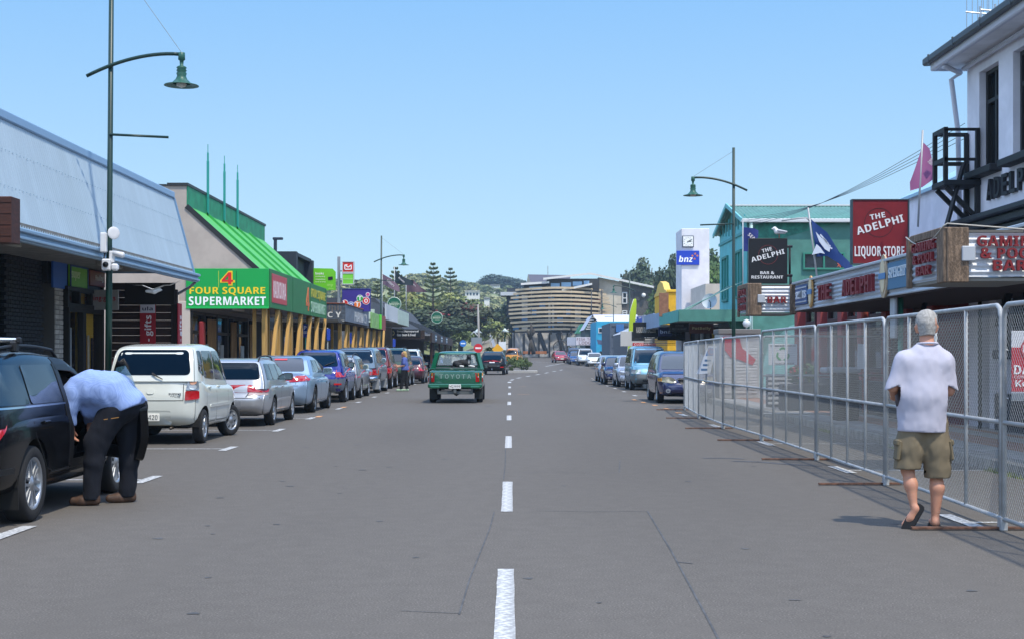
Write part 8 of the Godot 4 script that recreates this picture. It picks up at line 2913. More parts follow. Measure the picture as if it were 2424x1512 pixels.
	for e in [[-0.25, 0, 0.0, 2.4], [0.3, 0, 0.05, 2.3], [0.0, 2.2, 0.1, 4.6], [-0.3, 2.6, -0.5, 3.6], [0.2, 2.8, 0.5, 3.8]]:
		tube(st, [V(e[0], e[1], 0), V((e[0] + e[2]) * 0.5 + 0.1, (e[1] + e[3]) * 0.5, 0.1), V(e[2], e[3], 0)], [0.16, 0.28, 0.1], 7)
	obj("limbs", st, M("#3f3a33", 0.9), f)
	f = thing("big_wheel_bicycle", "old iron bicycle sculpture with a large spoked wheel", "bicycle", P.call(1336, 838, 210.0))
	for q in [[-0.6, 1.0, 1.0], [1.1, 0.75, 0.75]]:
		st = mb(true)
		var pts := []
		for e in 25:
			pts.append(V(q[0] + cos(e * TAU / 24) * q[2], q[1] + sin(e * TAU / 24) * q[2], 0))
		tube(st, pts, 0.07, 6)
		for e in 8:
			tube(st, [V(q[0], q[1], 0), V(q[0] + cos(e * TAU / 8) * q[2], q[1] + sin(e * TAU / 8) * q[2], 0)], 0.025, 4)
		obj("wheel", st, M("#3c3631", 0.7), f)
	st = mb(true)
	tube(st, [V(1.1, 0.75, 0), V(0.3, 1.9, 0), V(-0.6, 1.0, 0), V(-0.2, 2.6, 0), V(-0.5, 3.4, 0)], 0.07, 6)
	tube(st, [V(0.3, 1.9, 0), V(0.9, 3.2, 0), V(1.2, 3.3, 0)], 0.07, 6)
	obj("frame", st, M("#3c3631", 0.7), f)
	# grey church roof behind
	f = thing("church_building", "grey steep-roofed church showing behind the museum", "church", P.call(1290, 700, 300.0))
	st = mb()
	var a1: Vector3 = P.call(1244, 684, 300.0)
	var b1: Vector3 = P.call(1250, 650, 300.0)
	var c1: Vector3 = P.call(1352, 652, 315.0)
	var d1: Vector3 = P.call(1340, 690, 300.0)
	quad(st, P.call(1262, 686, 296.0), b1, c1, d1)
	quad(st, b1, a1, a1 + V(9, 0, -15), c1)
	wobj("roof", st, M("#55535f", 0.7), f)
	st = mb()
	tri(st, a1, b1, P.call(1262, 686, 296.0))
	quad(st, a1, P.call(1262, 686, 296.0), P.call(1262, 760, 296.0), P.call(1244, 760, 300.0))
	wobj("gable_wall", st, M("#a59c8e", 0.8), f)
	st = mb()
	tube(st, [P.call(1297, 652, 305.0), P.call(1297, 630, 305.0)], 0.07, 5)
	wobj("finial", st, M("#8a8f95", 0.5), f)


# ------------------------------------------------------------------ lamps, fence and small things
func street_lamp(label: String, base: Vector3, side: float, dy := 0.0, bar := true, lean := 0.0, cap := 7.9) -> Node3D:
	# side +1: the lamp hangs towards +x
	var o := thing("street_lamp", label, "street lamp", base, 0.0, "curved green street lamps")
	o.rotation.z = lean
	var green := M("#0b3028", 0.4)
	var st := mb(true)
	tube(st, [V(0, 0, 0), V(0, 3.0, 0), V(0, 3.05, 0), V(0, cap, 0)], [0.062, 0.056, 0.05, 0.042], 12)
	obj("pole", st, green, o)
	st = mb(true)
	var pts := []
	for k in 15:
		var x := lerpf(-0.4, 1.22, k / 14.0)
		pts.append(V(side * x, dy + 6.84 - 0.21 * pow(absf(x - 1.05), 1.9) * (0.93 if x < 1.05 else 1.0), 0.06))
	tube(st, pts, 0.032, 8)
	obj("arm", st, green, o)
	st = mb(true)
	var c := V(side * 1.24, dy + 6.8, 0.06)
	lathe(st, [[0.0, 0.07], [0.055, 0.06], [0.06, -0.06], [0.035, -0.08], [0.03, -0.16], [0.07, -0.18], [0.09, -0.2], [0.07, -0.22], [0.09, -0.25], [0.07, -0.27], [0.09, -0.3], [0.075, -0.34], [0.1, -0.4], [0.17, -0.47], [0.29, -0.5], [0.3, -0.512], [0.28, -0.51], [0.15, -0.48]], c, Vector3.UP, 24)
	obj("lamp_shade", st, M("#1f5546", 0.45), o)
	st = mb(true)
	lathe(st, [[0.09, -0.48], [0.08, -0.52], [0.0, -0.55]], c, Vector3.UP, 14)
	obj("lamp_glass", st, M("#c9c6ba", 0.25), o)
	if bar:
		st = mb(true)
		tube(st, [V(0, dy + 5.44, 0.05), V(side * 1.02, dy + 5.4, 0.05)], 0.022, 8)
		obj("banner_bar", st, green, o)
	st = mb()
	tube(st, [c + V(0, 0.06, 0), V(0, cap - 0.1, 0)], 0.005, 4)
	obj("stay_wire", st, M("#7b868c", 0.5), o)
	return o


func build_poles():
	street_lamp("near left green street lamp carrying white security cameras", V(-7.0, 0.1, -24.85), 1.0, -0.27, true, -0.008, 8.4)
	street_lamp("right green street lamp in front of the teal building", V(6.72, 0.0, -43.5), -1.0, 0.0, true, 0.0, 7.75)
	street_lamp("green street lamp above the pub on the left", V(-7.25, 0.145, -79.0), 1.0, 0.0, true, -0.008)
	street_lamp("green street lamp beside the lime feather flag", V(9.1, 0.0, -111.0), -1.0)
	street_lamp("far green street lamp by the grey shop", V(11.6, rise(164), -164.0), -1.0)
	street_lamp("farthest green street lamp before the museum", V(8.9, rise(285) - 1.4, -285.0), -1.0)
	# cameras and boxes strapped to the near lamp
	var z := 24.75
	var white := M("#d3d3d4", 0.4)
	var o := thing("security_camera", "lower white security camera with a dark lens on the near lamp pole", "camera", at(255, 628, z))
	var st := mb()
	cbox(st, V(0, 0, 0.1), V(0.15, 0.2, 0.12), 0.02)
	cbox(st, V(0.14, -0.04, 0.08), V(0.12, 0.12, 0.14), 0.03)
	obj("housing", st, white, o)
	st = mb(true)
	lathe(st, [[0.0, 0.05], [0.035, 0.05], [0.05, 0.03], [0.05, 0.0]], V(0, 0, 0.14), V(0, 0, 1), 16)
	obj("lens", st, M("#0b0c0e", 0.1), o)
	o = thing("security_camera", "upper bullet-shaped security camera pointing right on the near lamp pole", "camera", at(266, 606, z))
	lslab("bracket", white, o, V(0, -0.02, 0.05), V(0.09, 0.2, 0.06), 0.01)
	st = mb(true)
	lathe(st, [[0.0, -0.1], [0.045, -0.1], [0.05, 0.08], [0.04, 0.1], [0.0, 0.1]], V(0.13, 0.02, 0.1), V(0.93, -0.2, 0.3), 14)
	obj("housing", st, white, o)
	o = thing("radio_box", "white radio box strapped to the left of the near lamp pole", "box", at(246, 575, z))
	lslab("case", white, o, V(0, 0, 0.04), V(0.11, 0.34, 0.1), 0.015)
	st = mb(true)
	tube(st, [V(0.02, -0.18, 0.04), V(0.0, -0.35, 0.06), V(0.04, -0.5, 0.06)], 0.012, 5)
	obj("cable", st, M("#17181a", 0.6), o)
	o = thing("radio_dish", "small white radio dish on the right of the near lamp pole", "dish", at(268, 553, z))
	st = mb(true)
	lathe(st, [[0.0, 0.0], [0.09, 0.01], [0.11, 0.04], [0.1, 0.05], [0.04, 0.03], [0.0, 0.05]], V(0, 0, 0.05), V(0.6, 0, 0.8), 18)
	obj("dish", st, white, o)
	# parking signs on the left
	for q in [[-7.2, 50.0, 2.35, 0.0, "white on blue P 60 parking sign on a green post", "P"], [-7.15, 55.6, 2.3, 1.2, "blue parking sign turned edge-on past the P 60 sign", ""], [-7.15, 63.0, 2.25, 1.1, "blue parking sign edge-on by the pharmacy shores", ""], [-7.1, 86.0, 2.25, 1.0, "blue parking sign edge-on before the pub", ""]]:
		o = thing("parking_sign", q[4], "sign", V(q[0], 0.145, -q[1]), q[3])
		st = mb(true)
		tube(st, [Vector3.ZERO, V(0, q[2] + 0.1, 0)], 0.03, 8)
		obj("post", st, M("#3d8a72" if q[5] else "#7d8484", 0.5), o)
		var pl := lslab("plate", M("#1d3f9e", 0.4), o, V(0, q[2] - 0.16, 0.04), V(0.26, 0.46, 0.02), 0.005)
		if q[5]:
			var p := V(q[0], 0.145 + q[2] - 0.16, -q[1] + 0.05)
			letters(pl, "P", p + V(0, 0.1, 0), 0.09, 0.13, FRONT, M("#e8ebf2", 0.5), bold, 0.006)
			letters(pl, "60", p - V(0, 0.06, 0), 0.11, 0.1, FRONT, M("#e8ebf2", 0.5), bold, 0.006)
	# feather flag
	o = thing("feather_flag", "tall lime green feather flag on the right footpath", "flag", V(7.9, 0.0, -98.0))
	st = mb(true)
	var f := func(a: float, b: float) -> Vector3: return V(a, b, 0.05 * sin(a * 9.0))
	for s in [0.004, -0.004]:
		drape(st, rounded(pv([[-0.02, 1.6], [0.42, 1.7], [0.62, 5.0], [0.58, 5.35], [0.4, 5.3], [0.15, 4.4]]), 0.15), f, s, 0.3, false)
	obj("cloth", st, M("#a9c62c", 0.7), o)
	st = mb(true)
	tube(st, [V(-0.02, 0, 0), V(-0.02, 1.6, 0), V(0.13, 4.4, 0), V(0.4, 5.3, 0)], 0.02, 6)
	obj("pole", st, M("#c3c5c6", 0.5), o)
	# wires across the right-hand sky
	for k in 4:
		st = mb()
		var a := at(2285, 292 + k * 12, 27.5)
		var b := V(9.0, 6.4 + 0.1 * k, -54.6)
		var pts := []
		for e in 9:
			pts.append(a.lerp(b, e / 8.0) - V(0, 0.35 * sin(e / 8.0 * PI), 0))
		tube(st, pts, 0.007, 4)
		tag(obj("power_line", st, M("#4a5560", 0.6)), ["top", "second", "third", "lowest"][k] + " of four wires sagging from the hotel corner to the teal building", "wire", "wires across the street side")


func chain_link(st: SurfaceTool, w: float, h: float, x0: float, y0: float):
	var p := 0.055
	var r := 0.0017
	var n := int((w + h) / p)
	for s in [1.0, -1.0]:
		for k in n:
			var c := k * p
			var a := Vector2(c, 0.0) if c < w else Vector2(w, c - w)
			var t := minf(a.x, h - a.y)
			var b := a + Vector2(-t, t)
			if s < 0:
				a.x = w - a.x
				b.x = w - b.x
			tube(st, [V(x0 + a.x, y0 + a.y, 0.003 * s), V(x0 + b.x, y0 + b.y, 0.003 * s)], r, 3, false)


func fence_panel(a: Vector3, b: Vector3, label: String, posts: int, h := 1.86, feet := true) -> Node3D:
	# a: near end, b: far end, on the ground; local x runs from a to b
	var d := b - a
	var L := d.length() - 0.04
	var o := thing("mesh_fence", label, "fence", a, atan2(-d.z, d.x), "temporary mesh fence panels")
	var zinc := worn("#94989a", "#adb0b1", 0.4, 0.5)
	var st := mb(true)
	var y0 := 0.1
	var pts := []
	for q in [[0.02, y0], [0.02, h - 0.1], [0.05, h - 0.03], [0.12, h], [L - 0.12, h], [L - 0.05, h - 0.03], [L - 0.02, h - 0.1], [L - 0.02, y0]]:
		pts.append(V(q[0], q[1], 0))
	tube(st, pts, 0.021, 8)
	obj("frame", st, zinc, o)
	for y in [y0, 0.9]:
		st = mb(true)
		tube(st, [V(0.02, y, 0), V(L - 0.02, y, 0)], 0.019, 8)
		obj("rail", st, zinc, o)
	for k in posts:
		st = mb(true)
		var x := L * (k + 1) / (posts + 1)
		tube(st, [V(x, y0, 0), V(x, h, 0)], 0.018, 8)
		obj("upright", st, zinc, o)
	st = mb()
	chain_link(st, L - 0.06, h - y0 - 0.03, 0.03, y0 + 0.015)
	obj("wire_mesh", st, M("#9da1a2", 0.5, 0.2), o)
	if feet:
		for x in [0.0, L]:
			lslab("foot_socket", zinc, o, V(x, 0.06, 0), V(0.06, 0.12, 0.06), 0.008)
	for y in [1.1, 1.5]:
		st = mb(true)
		tube(st, [V(L - 0.05, y, 0.02), V(L + 0.03, y + 0.01, 0.025), V(L + 0.12, y - 0.03, 0.05)], 0.006, 5)
		obj("cable_tie", st, M("#d6d6d2", 0.5), o)
	return o


func build_fence():
	var ends := [[4.0, 7.9], [4.08, 11.95], [4.19, 16.1], [4.23, 19.95], [4.26, 24.5], [4.2, 28.55], [4.32, 33.2], [4.62, 38.4]]
	var words := ["nearest mesh fence panel, cut by the right picture edge", "mesh fence panel right behind the walking man", "mesh fence panel just left of the walking man", "fourth mesh fence panel, with a bent top rail", "fifth mesh fence panel, left of the bent one", "sixth mesh fence panel, carrying the tilted paper banner", "farthest mesh fence panel along the road"]
	for k in 7:
		fence_panel(V(ends[k][0], 0, -ends[k][1]), V(ends[k + 1][0], 0, -ends[k + 1][1]), words[k], 3 if k < 4 else 2, 1.87 if k < 4 else 1.8)
	fence_panel(V(4.62, 0, -38.5), V(5.1, 0, -41.0), "short mesh fence panel turned towards the people carrier", 1, 1.8, false)
	fence_panel(V(5.2, 0.145, -30.0), V(7.9, 0.145, -30.2), "inner mesh fence panel across the footpath", 2, 1.72, false)
	for k in range(1, 8):
		var st := mb()
		cbox(st, V(ends[k][0] - 0.28, 0.02, -ends[k][1]), V(0.95, 0.022, 0.05), 0.004, Basis(Vector3.UP, 0.05 * (k % 3 - 1)))
		tag(obj("iron_bar", st, worn("#5a3a2c", "#74513f", 0.2, 0.8)), "rusty flat iron foot lying under the %s fence joint from the right" % ["first", "second", "third", "fourth", "fifth", "sixth", "seventh"][k - 1], "iron bar", "rusty fence feet on the road")
	# notices on the fence
	var o := thing("danger_sign", "red and white DANGER Keep Out sign wired to the nearest fence panel", "sign", at(2394, 865, 11.7))
	var tilt := Basis(Vector3.UP, -0.25)
	var c := at(2394, 865, 11.7) + V(0.22, 0, 0.05)
	var st := mb()
	cbox(st, c, V(0.44, 0.57, 0.006), 0.002, tilt)
	wobj("sheet", st, M("#d4d3d6", 0.5), o)
	slab("red_field", M("#b5182c", 0.5), o, c + tilt * V(0, -0.03, 0.004), V(0.44, 0.36, 0.006), 0.002, tilt)
	slab("grey_strip", M("#6f7880", 0.5), o, c + tilt * V(0, -0.25, 0.004), V(0.44, 0.06, 0.006), 0.002, tilt)
	st = mb()
	prism(st, disc(0.085, 24), 0.004, Transform3D(tilt, c + tilt * V(-0.06, 0.14, 0.006)))
	wobj("white_disc", st, M("#dcdbe0", 0.5), o)
	st = mb()
	ring_shape(st, 0.075, 0.09, 0.004, Transform3D(tilt, c + tilt * V(-0.06, 0.14, 0.009)), 24)
	prism(st, stroke(Vector2(-0.055, 0.055), Vector2(0.055, -0.055), 0.014), 0.004, Transform3D(tilt, c + tilt * V(-0.06, 0.14, 0.009)))
	wobj("ban_ring", st, M("#b5182c", 0.5), o)
	letters(o, "DANGER", c + tilt * V(0.0, -0.03, 0.01), 0.4, 0.075, tilt, M("#eceaea", 0.5), bold, 0.004)
	letters(o, "CONSTRUCTION SITE", c + tilt * V(0.0, -0.09, 0.01), 0.4, 0.025, tilt, M("#e2b9bd", 0.5), bold, 0.004)
	letters(o, "Keep Out", c + tilt * V(0.0, -0.15, 0.01), 0.38, 0.07, tilt, M("#eceaea", 0.5), bold, 0.004)
	c = at(1854, 838, 29.9)
	o = board("notice", "white notice with a green recycling triangle on the inner fence", "sign", c, 0.6, 0.44, FRONT, M("#d2d3d6", 0.6), 0.008)
	for k in 3:
		st = mb()
		var a := TAU * k / 3.0 + PI / 2
		ring_shape(st, 0.06, 0.1, 0.006, XF(c + V(cos(a) * 0.045, sin(a) * 0.05, 0)), 10, a - 1.3, a + 1.0)
		wobj("recycling_arrow", st, M("#3f9a5c", 0.6), o)
	print_on(o, "Innovative Waste Kaikoura Ltd", c, FRONT, 0, 0.185, 0.52, 0.03, M("#44464a", 0.6))
	print_on(o, "Contact ph 0274", c, FRONT, 0, -0.19, 0.46, 0.028, M("#44464a", 0.6))
	o = thing("paper_banner", "white and blue paper banner hanging slanted on the fence", "banner", at(1675, 850, 31.5))
	c = at(1675, 850, 31.4)
	st = mb()
	prism(st, pv([[0.02, 0.3], [0.22, 0.3], [0.06, -0.3], [-0.24, -0.32]]), 0.006, XF(c))
	wobj("sheet", st, M("#d5d9e0", 0.6), o)
	st = mb()
	prism(st, pv([[0.02, 0.26], [0.2, 0.26], [0.16, 0.08], [-0.04, 0.08]]), 0.01, XF(c))
	wobj("blue_print", st, M("#5b7fb0", 0.6), o)
	st = mb()
	ring_shape(st, 0.05, 0.065, 0.014, XF(c + V(0.085, 0.17, 0)), 20)
	wobj("red_ring", st, M("#b5495a", 0.6), o)
	st = mb()
	for k in 3:
		prism(st, stroke(Vector2(-0.06 - k * 0.04, -0.02 - k * 0.1), Vector2(0.08 - k * 0.04, -0.02 - k * 0.1), 0.045), 0.01, XF(c))
	wobj("print_line", st, M("#56789a", 0.6), o)
	# green sign post, bin, planters and crates behind the fence
	o = thing("green_sign_post", "green steel post with a sign back, behind the fence", "sign", V(6.42, 0.145, -23.7))
	st = mb(true)
	tube(st, [Vector3.ZERO, V(0, 2.35, 0)], 0.045, 10)
	obj("post", st, M("#3f8a78", 0.5), o)
	lslab("plate", M("#a9adb2", 0.5), o, V(-0.12, 1.95, 0.02), V(0.05, 0.7, 0.3), 0.01)
	o = thing("litter_bin", "black square litter bin with a pale lid on the footpath", "bin", V(6.78, 0.145, -29.2))
	lslab("body", M("#1a1c22", 0.6), o, V(0, 0.48, 0), V(0.46, 0.96, 0.46), 0.03)
	lslab("lid", M("#9ea3aa", 0.5), o, V(-0.1, 1.02, 0), V(0.72, 0.12, 0.56), 0.03)
	o = thing("flower_planter", "dark planter with red flowers by the maroon wall", "planter", V(6.9, 0.145, -34.5))
	lslab("box", M("#20242b", 0.8), o, V(0.2, 0.32, 0), V(1.3, 0.64, 0.5), 0.03)
	inst("foliage", crown_mesh(9, 500, 0.12), leaf_mat("#3f5a30"), o, Transform3D(Basis.from_scale(V(0.5, 0.35, 0.25)), V(0.1, 0.55, 0)))
	inst("flowers", crown_mesh(60, 60, 0.12), leaf_mat("#b0202c"), o, Transform3D(Basis.from_scale(V(0.4, 0.38, 0.26)), V(0.05, 0.56, 0)))
	o = thing("slatted_crate", "white slatted crate stack on the footpath behind the notice", "crate", V(6.6, 0.145, -35.5))
	for k in 6:
		lslab("slat", M("#c3c4c6", 0.7), o, V(0, 0.15 + k * 0.12, 0.2), V(0.6, 0.06, 0.03), 0.006)
	lslab("body", M("#4a4d52", 0.8), o, V(0, 0.45, 0), V(0.58, 0.82, 0.36), 0.01)
	o = thing("white_sheet", "white plastic sheet hung on the fence near the bar wall", "sheet", at(2039, 845, 26.0))
	st = mb()
	prism(st, pv([[-0.07, -0.22], [0.07, -0.2], [0.06, 0.24], [-0.06, 0.25]]), 0.01, XF(at(2039, 845, 26.0)))
	wobj("sheet", st, M("#c9cdd3", 0.7), o)


# ------------------------------------------------------------------ people and animals
# bones: [a, b, radius at a, radius at b]; their distances are joined by a smooth minimum and meshed as surface nets
func flesh(st: SurfaceTool, bones: Array, cell: float, k: float, cut = null, ripple := 0.0):
	var lo := Vector3.ONE * 1e6
	var hi := -lo
	for b in bones:
		var r: float = maxf(b[2], b[3]) + k + cell * 3.0
		for e in 2:
			lo = lo.min(b[e] - Vector3.ONE * r)
			hi = hi.max(b[e] + Vector3.ONE * r)
	var n := Vector3i(((hi - lo) / cell).ceil()) + Vector3i.ONE
	var sy := n.x
	var sz := n.x * n.y
	var f := PackedFloat32Array()
	f.resize(sz * n.z)
	f.fill(1.0)
	for b in bones:
		var a: Vector3 = b[0]
		var ab: Vector3 = b[1] - a
		var ll := maxf(ab.length_squared(), 1e-8)
		var r: float = maxf(b[2], b[3]) + k + cell * 2.0
		var p0 := Vector3i(((a.min(b[1]) - Vector3.ONE * r - lo) / cell).floor()).clamp(Vector3i.ZERO, n - Vector3i.ONE)
		var p1 := Vector3i(((a.max(b[1]) + Vector3.ONE * r - lo) / cell).ceil()).clamp(Vector3i.ZERO, n - Vector3i.ONE)
		var r0: float = b[2]
		var dr: float = b[3] - b[2]
		for z in range(p0.z, p1.z + 1):
			for y in range(p0.y, p1.y + 1):
				var i := z * sz + y * sy + p0.x
				for x in range(p0.x, p1.x + 1):
					var q := lo + Vector3(x, y, z) * cell - a
					var t := clampf(q.dot(ab) / ll, 0.0, 1.0)
					var d := (q - ab * t).length() - r0 - dr * t
					var o := f[i]
					var h := maxf(k - absf(d - o), 0.0) / k
					f[i] = minf(d, o) - h * h * k * 0.25
					i += 1
	var noise := FastNoiseLite.new()
	noise.seed = 4
	noise.frequency = 1.0
	noise.fractal_octaves = 2
	if cut or ripple > 0.0:
		var i := 0
		for z in n.z:
			for y in n.y:
				for x in n.x:
					if absf(f[i]) < cell * 3.0 or (cut and f[i] < 0.0):
						var p := lo + Vector3(x, y, z) * cell
						if ripple > 0.0:
							f[i] += noise.get_noise_3d(p.x * 9.0, p.y * 5.0, p.z * 9.0) * ripple
						if cut:
							f[i] = maxf(f[i], cut.call(p))
					i += 1
	var at_cell := {}
	var corner := [0, 1, sy, sy + 1, sz, sz + 1, sz + sy, sz + sy + 1]
	var edges := [[0, 1], [2, 3], [4, 5], [6, 7], [0, 2], [1, 3], [4, 6], [5, 7], [0, 4], [1, 5], [2, 6], [3, 7]]
	for z in n.z - 1:
		for y in n.y - 1:
			var i := z * sz + y * sy
			for x in n.x - 1:
				var v := f[i]
				if v < cell * 2.0 and v > -cell * 2.0:
					var m := 0
					for c in 8:
						if f[i + corner[c]] < 0.0:
							m |= 1 << c
					if m != 0 and m != 255:
						var s := Vector3.ZERO
						var c := 0
						for e in edges:
							var va := f[i + corner[e[0]]]
							var vb := f[i + corner[e[1]]]
							if (va < 0.0) != (vb < 0.0):
								var t := va / (va - vb)
								var pa := Vector3(e[0] & 1, (e[0] >> 1) & 1, e[0] >> 2)
								s += pa.lerp(Vector3(e[1] & 1, (e[1] >> 1) & 1, e[1] >> 2), t)
								c += 1
						at_cell[i] = lo + (Vector3(x, y, z) + s / c) * cell
				i += 1
	for i in at_cell:
		for ax in [[1, sy, sz], [sy, sz, 1], [sz, 1, sy]]:
			var v0 := f[i]
			var v1 := f[i + ax[0]]
			if (v0 < 0.0) == (v1 < 0.0):
				continue
			var a: int = i - ax[1]
			var b: int = i - ax[2]
			var c: int = i - ax[1] - ax[2]
			if at_cell.has(a) and at_cell.has(b) and at_cell.has(c):
				if v0 < 0.0:
					quad(st, at_cell[i], at_cell[a], at_cell[c], at_cell[b])
				else:
					quad(st, at_cell[i], at_cell[b], at_cell[c], at_cell[a])


func limb(pts: Array, r: Array) -> Array:
	var o := []
	for k in pts.size() - 1:
		o.append([pts[k], pts[k + 1], r[k], r[k + 1]])
	return o


# a hand from the wrist along dir; palm faces inner; curl bends the fingers
func hand(st: SurfaceTool, wrist: Vector3, dir: Vector3, inner: Vector3, side: Vector3, curl := 0.5):
	var b := [[wrist - dir * 0.03, wrist + dir * 0.03, 0.027, 0.03], [wrist + dir * 0.03 - side * 0.02, wrist + dir * 0.09 - side * 0.026, 0.021, 0.016], [wrist + dir * 0.03 + side * 0.02, wrist + dir * 0.09 + side * 0.026, 0.021, 0.016]]
	for k in 4:
		var a := wrist + dir * 0.09 + side * (0.03 - 0.02 * k)
		var l: float = [0.068, 0.078, 0.072, 0.056][k]
		var d := dir
		for j in 3:
			d = (d + inner * curl * 0.6).normalized()
			var e: Vector3 = a + d * l * [0.5, 0.3, 0.24][j]
			b.append([a, e, 0.0092 - 0.0008 * j, 0.0086 - 0.0008 * j])
			a = e
	var t := wrist + dir * 0.035 + side * 0.03
	b.append([t, t + (dir + side * 0.8 + inner * 0.3).normalized() * 0.045, 0.013, 0.011])
	b.append([t + (dir + side * 0.8 + inner * 0.3).normalized() * 0.045, t + (dir * 1.6 + side + inner * 0.7).normalized() * 0.08, 0.0105, 0.009])
	flesh(st, b, 0.0035, 0.008)


# neck, skull, jaw, nose and ears; c is the middle of the head, fwd where the face looks
func head_bones(c: Vector3, fwd: Vector3, up: Vector3) -> Array:
	var s := fwd.cross(up).normalized()
	return [[c + up * 0.045 - fwd * 0.02, c + up * 0.03 + fwd * 0.02, 0.082, 0.078], [c - fwd * 0.035 + up * 0.01, c - fwd * 0.03 - up * 0.03, 0.078, 0.066], [c + fwd * 0.03 - up * 0.02, c + fwd * 0.045 - up * 0.085, 0.062, 0.04], [c + fwd * 0.085 + up * 0.0, c + fwd * 0.105 - up * 0.035, 0.012, 0.016], [c + fwd * 0.07 - up * 0.065 - s * 0.016, c + fwd * 0.07 - up * 0.065 + s * 0.016, 0.014, 0.014],
		[c - up * 0.01 + s * 0.083 - fwd * 0.012, c - up * 0.045 + s * 0.079 - fwd * 0.004, 0.02, 0.013], [c - up * 0.01 - s * 0.083 - fwd * 0.012, c - up * 0.045 - s * 0.079 - fwd * 0.004, 0.017, 0.011]]


func eyes(o: Node3D, c: Vector3, fwd: Vector3, up: Vector3):
	var s := fwd.cross(up).normalized()
	for g in [-1.0, 1.0]:
		var st := mb(true)
		lathe(st, [[0.0, -0.011], [0.008, -0.008], [0.011, 0.0], [0.008, 0.008], [0.0, 0.011]], c + fwd * 0.083 + s * g * 0.031 + up * 0.004, up, 10)
		obj("eye", st, M("#2b221c", 0.2), o)


func skin() -> StandardMaterial3D:
	if not mats.has("skin"):
		var m := StandardMaterial3D.new()
		m.albedo_color = Color("#c08a70")
		m.roughness = 0.55
		m.subsurf_scatter_enabled = true
		m.subsurf_scatter_strength = 0.12
		mats["skin"] = m
	return mats["skin"]


func build_people():
	walking_man()
	bending_man()
	far_woman()
	dog()


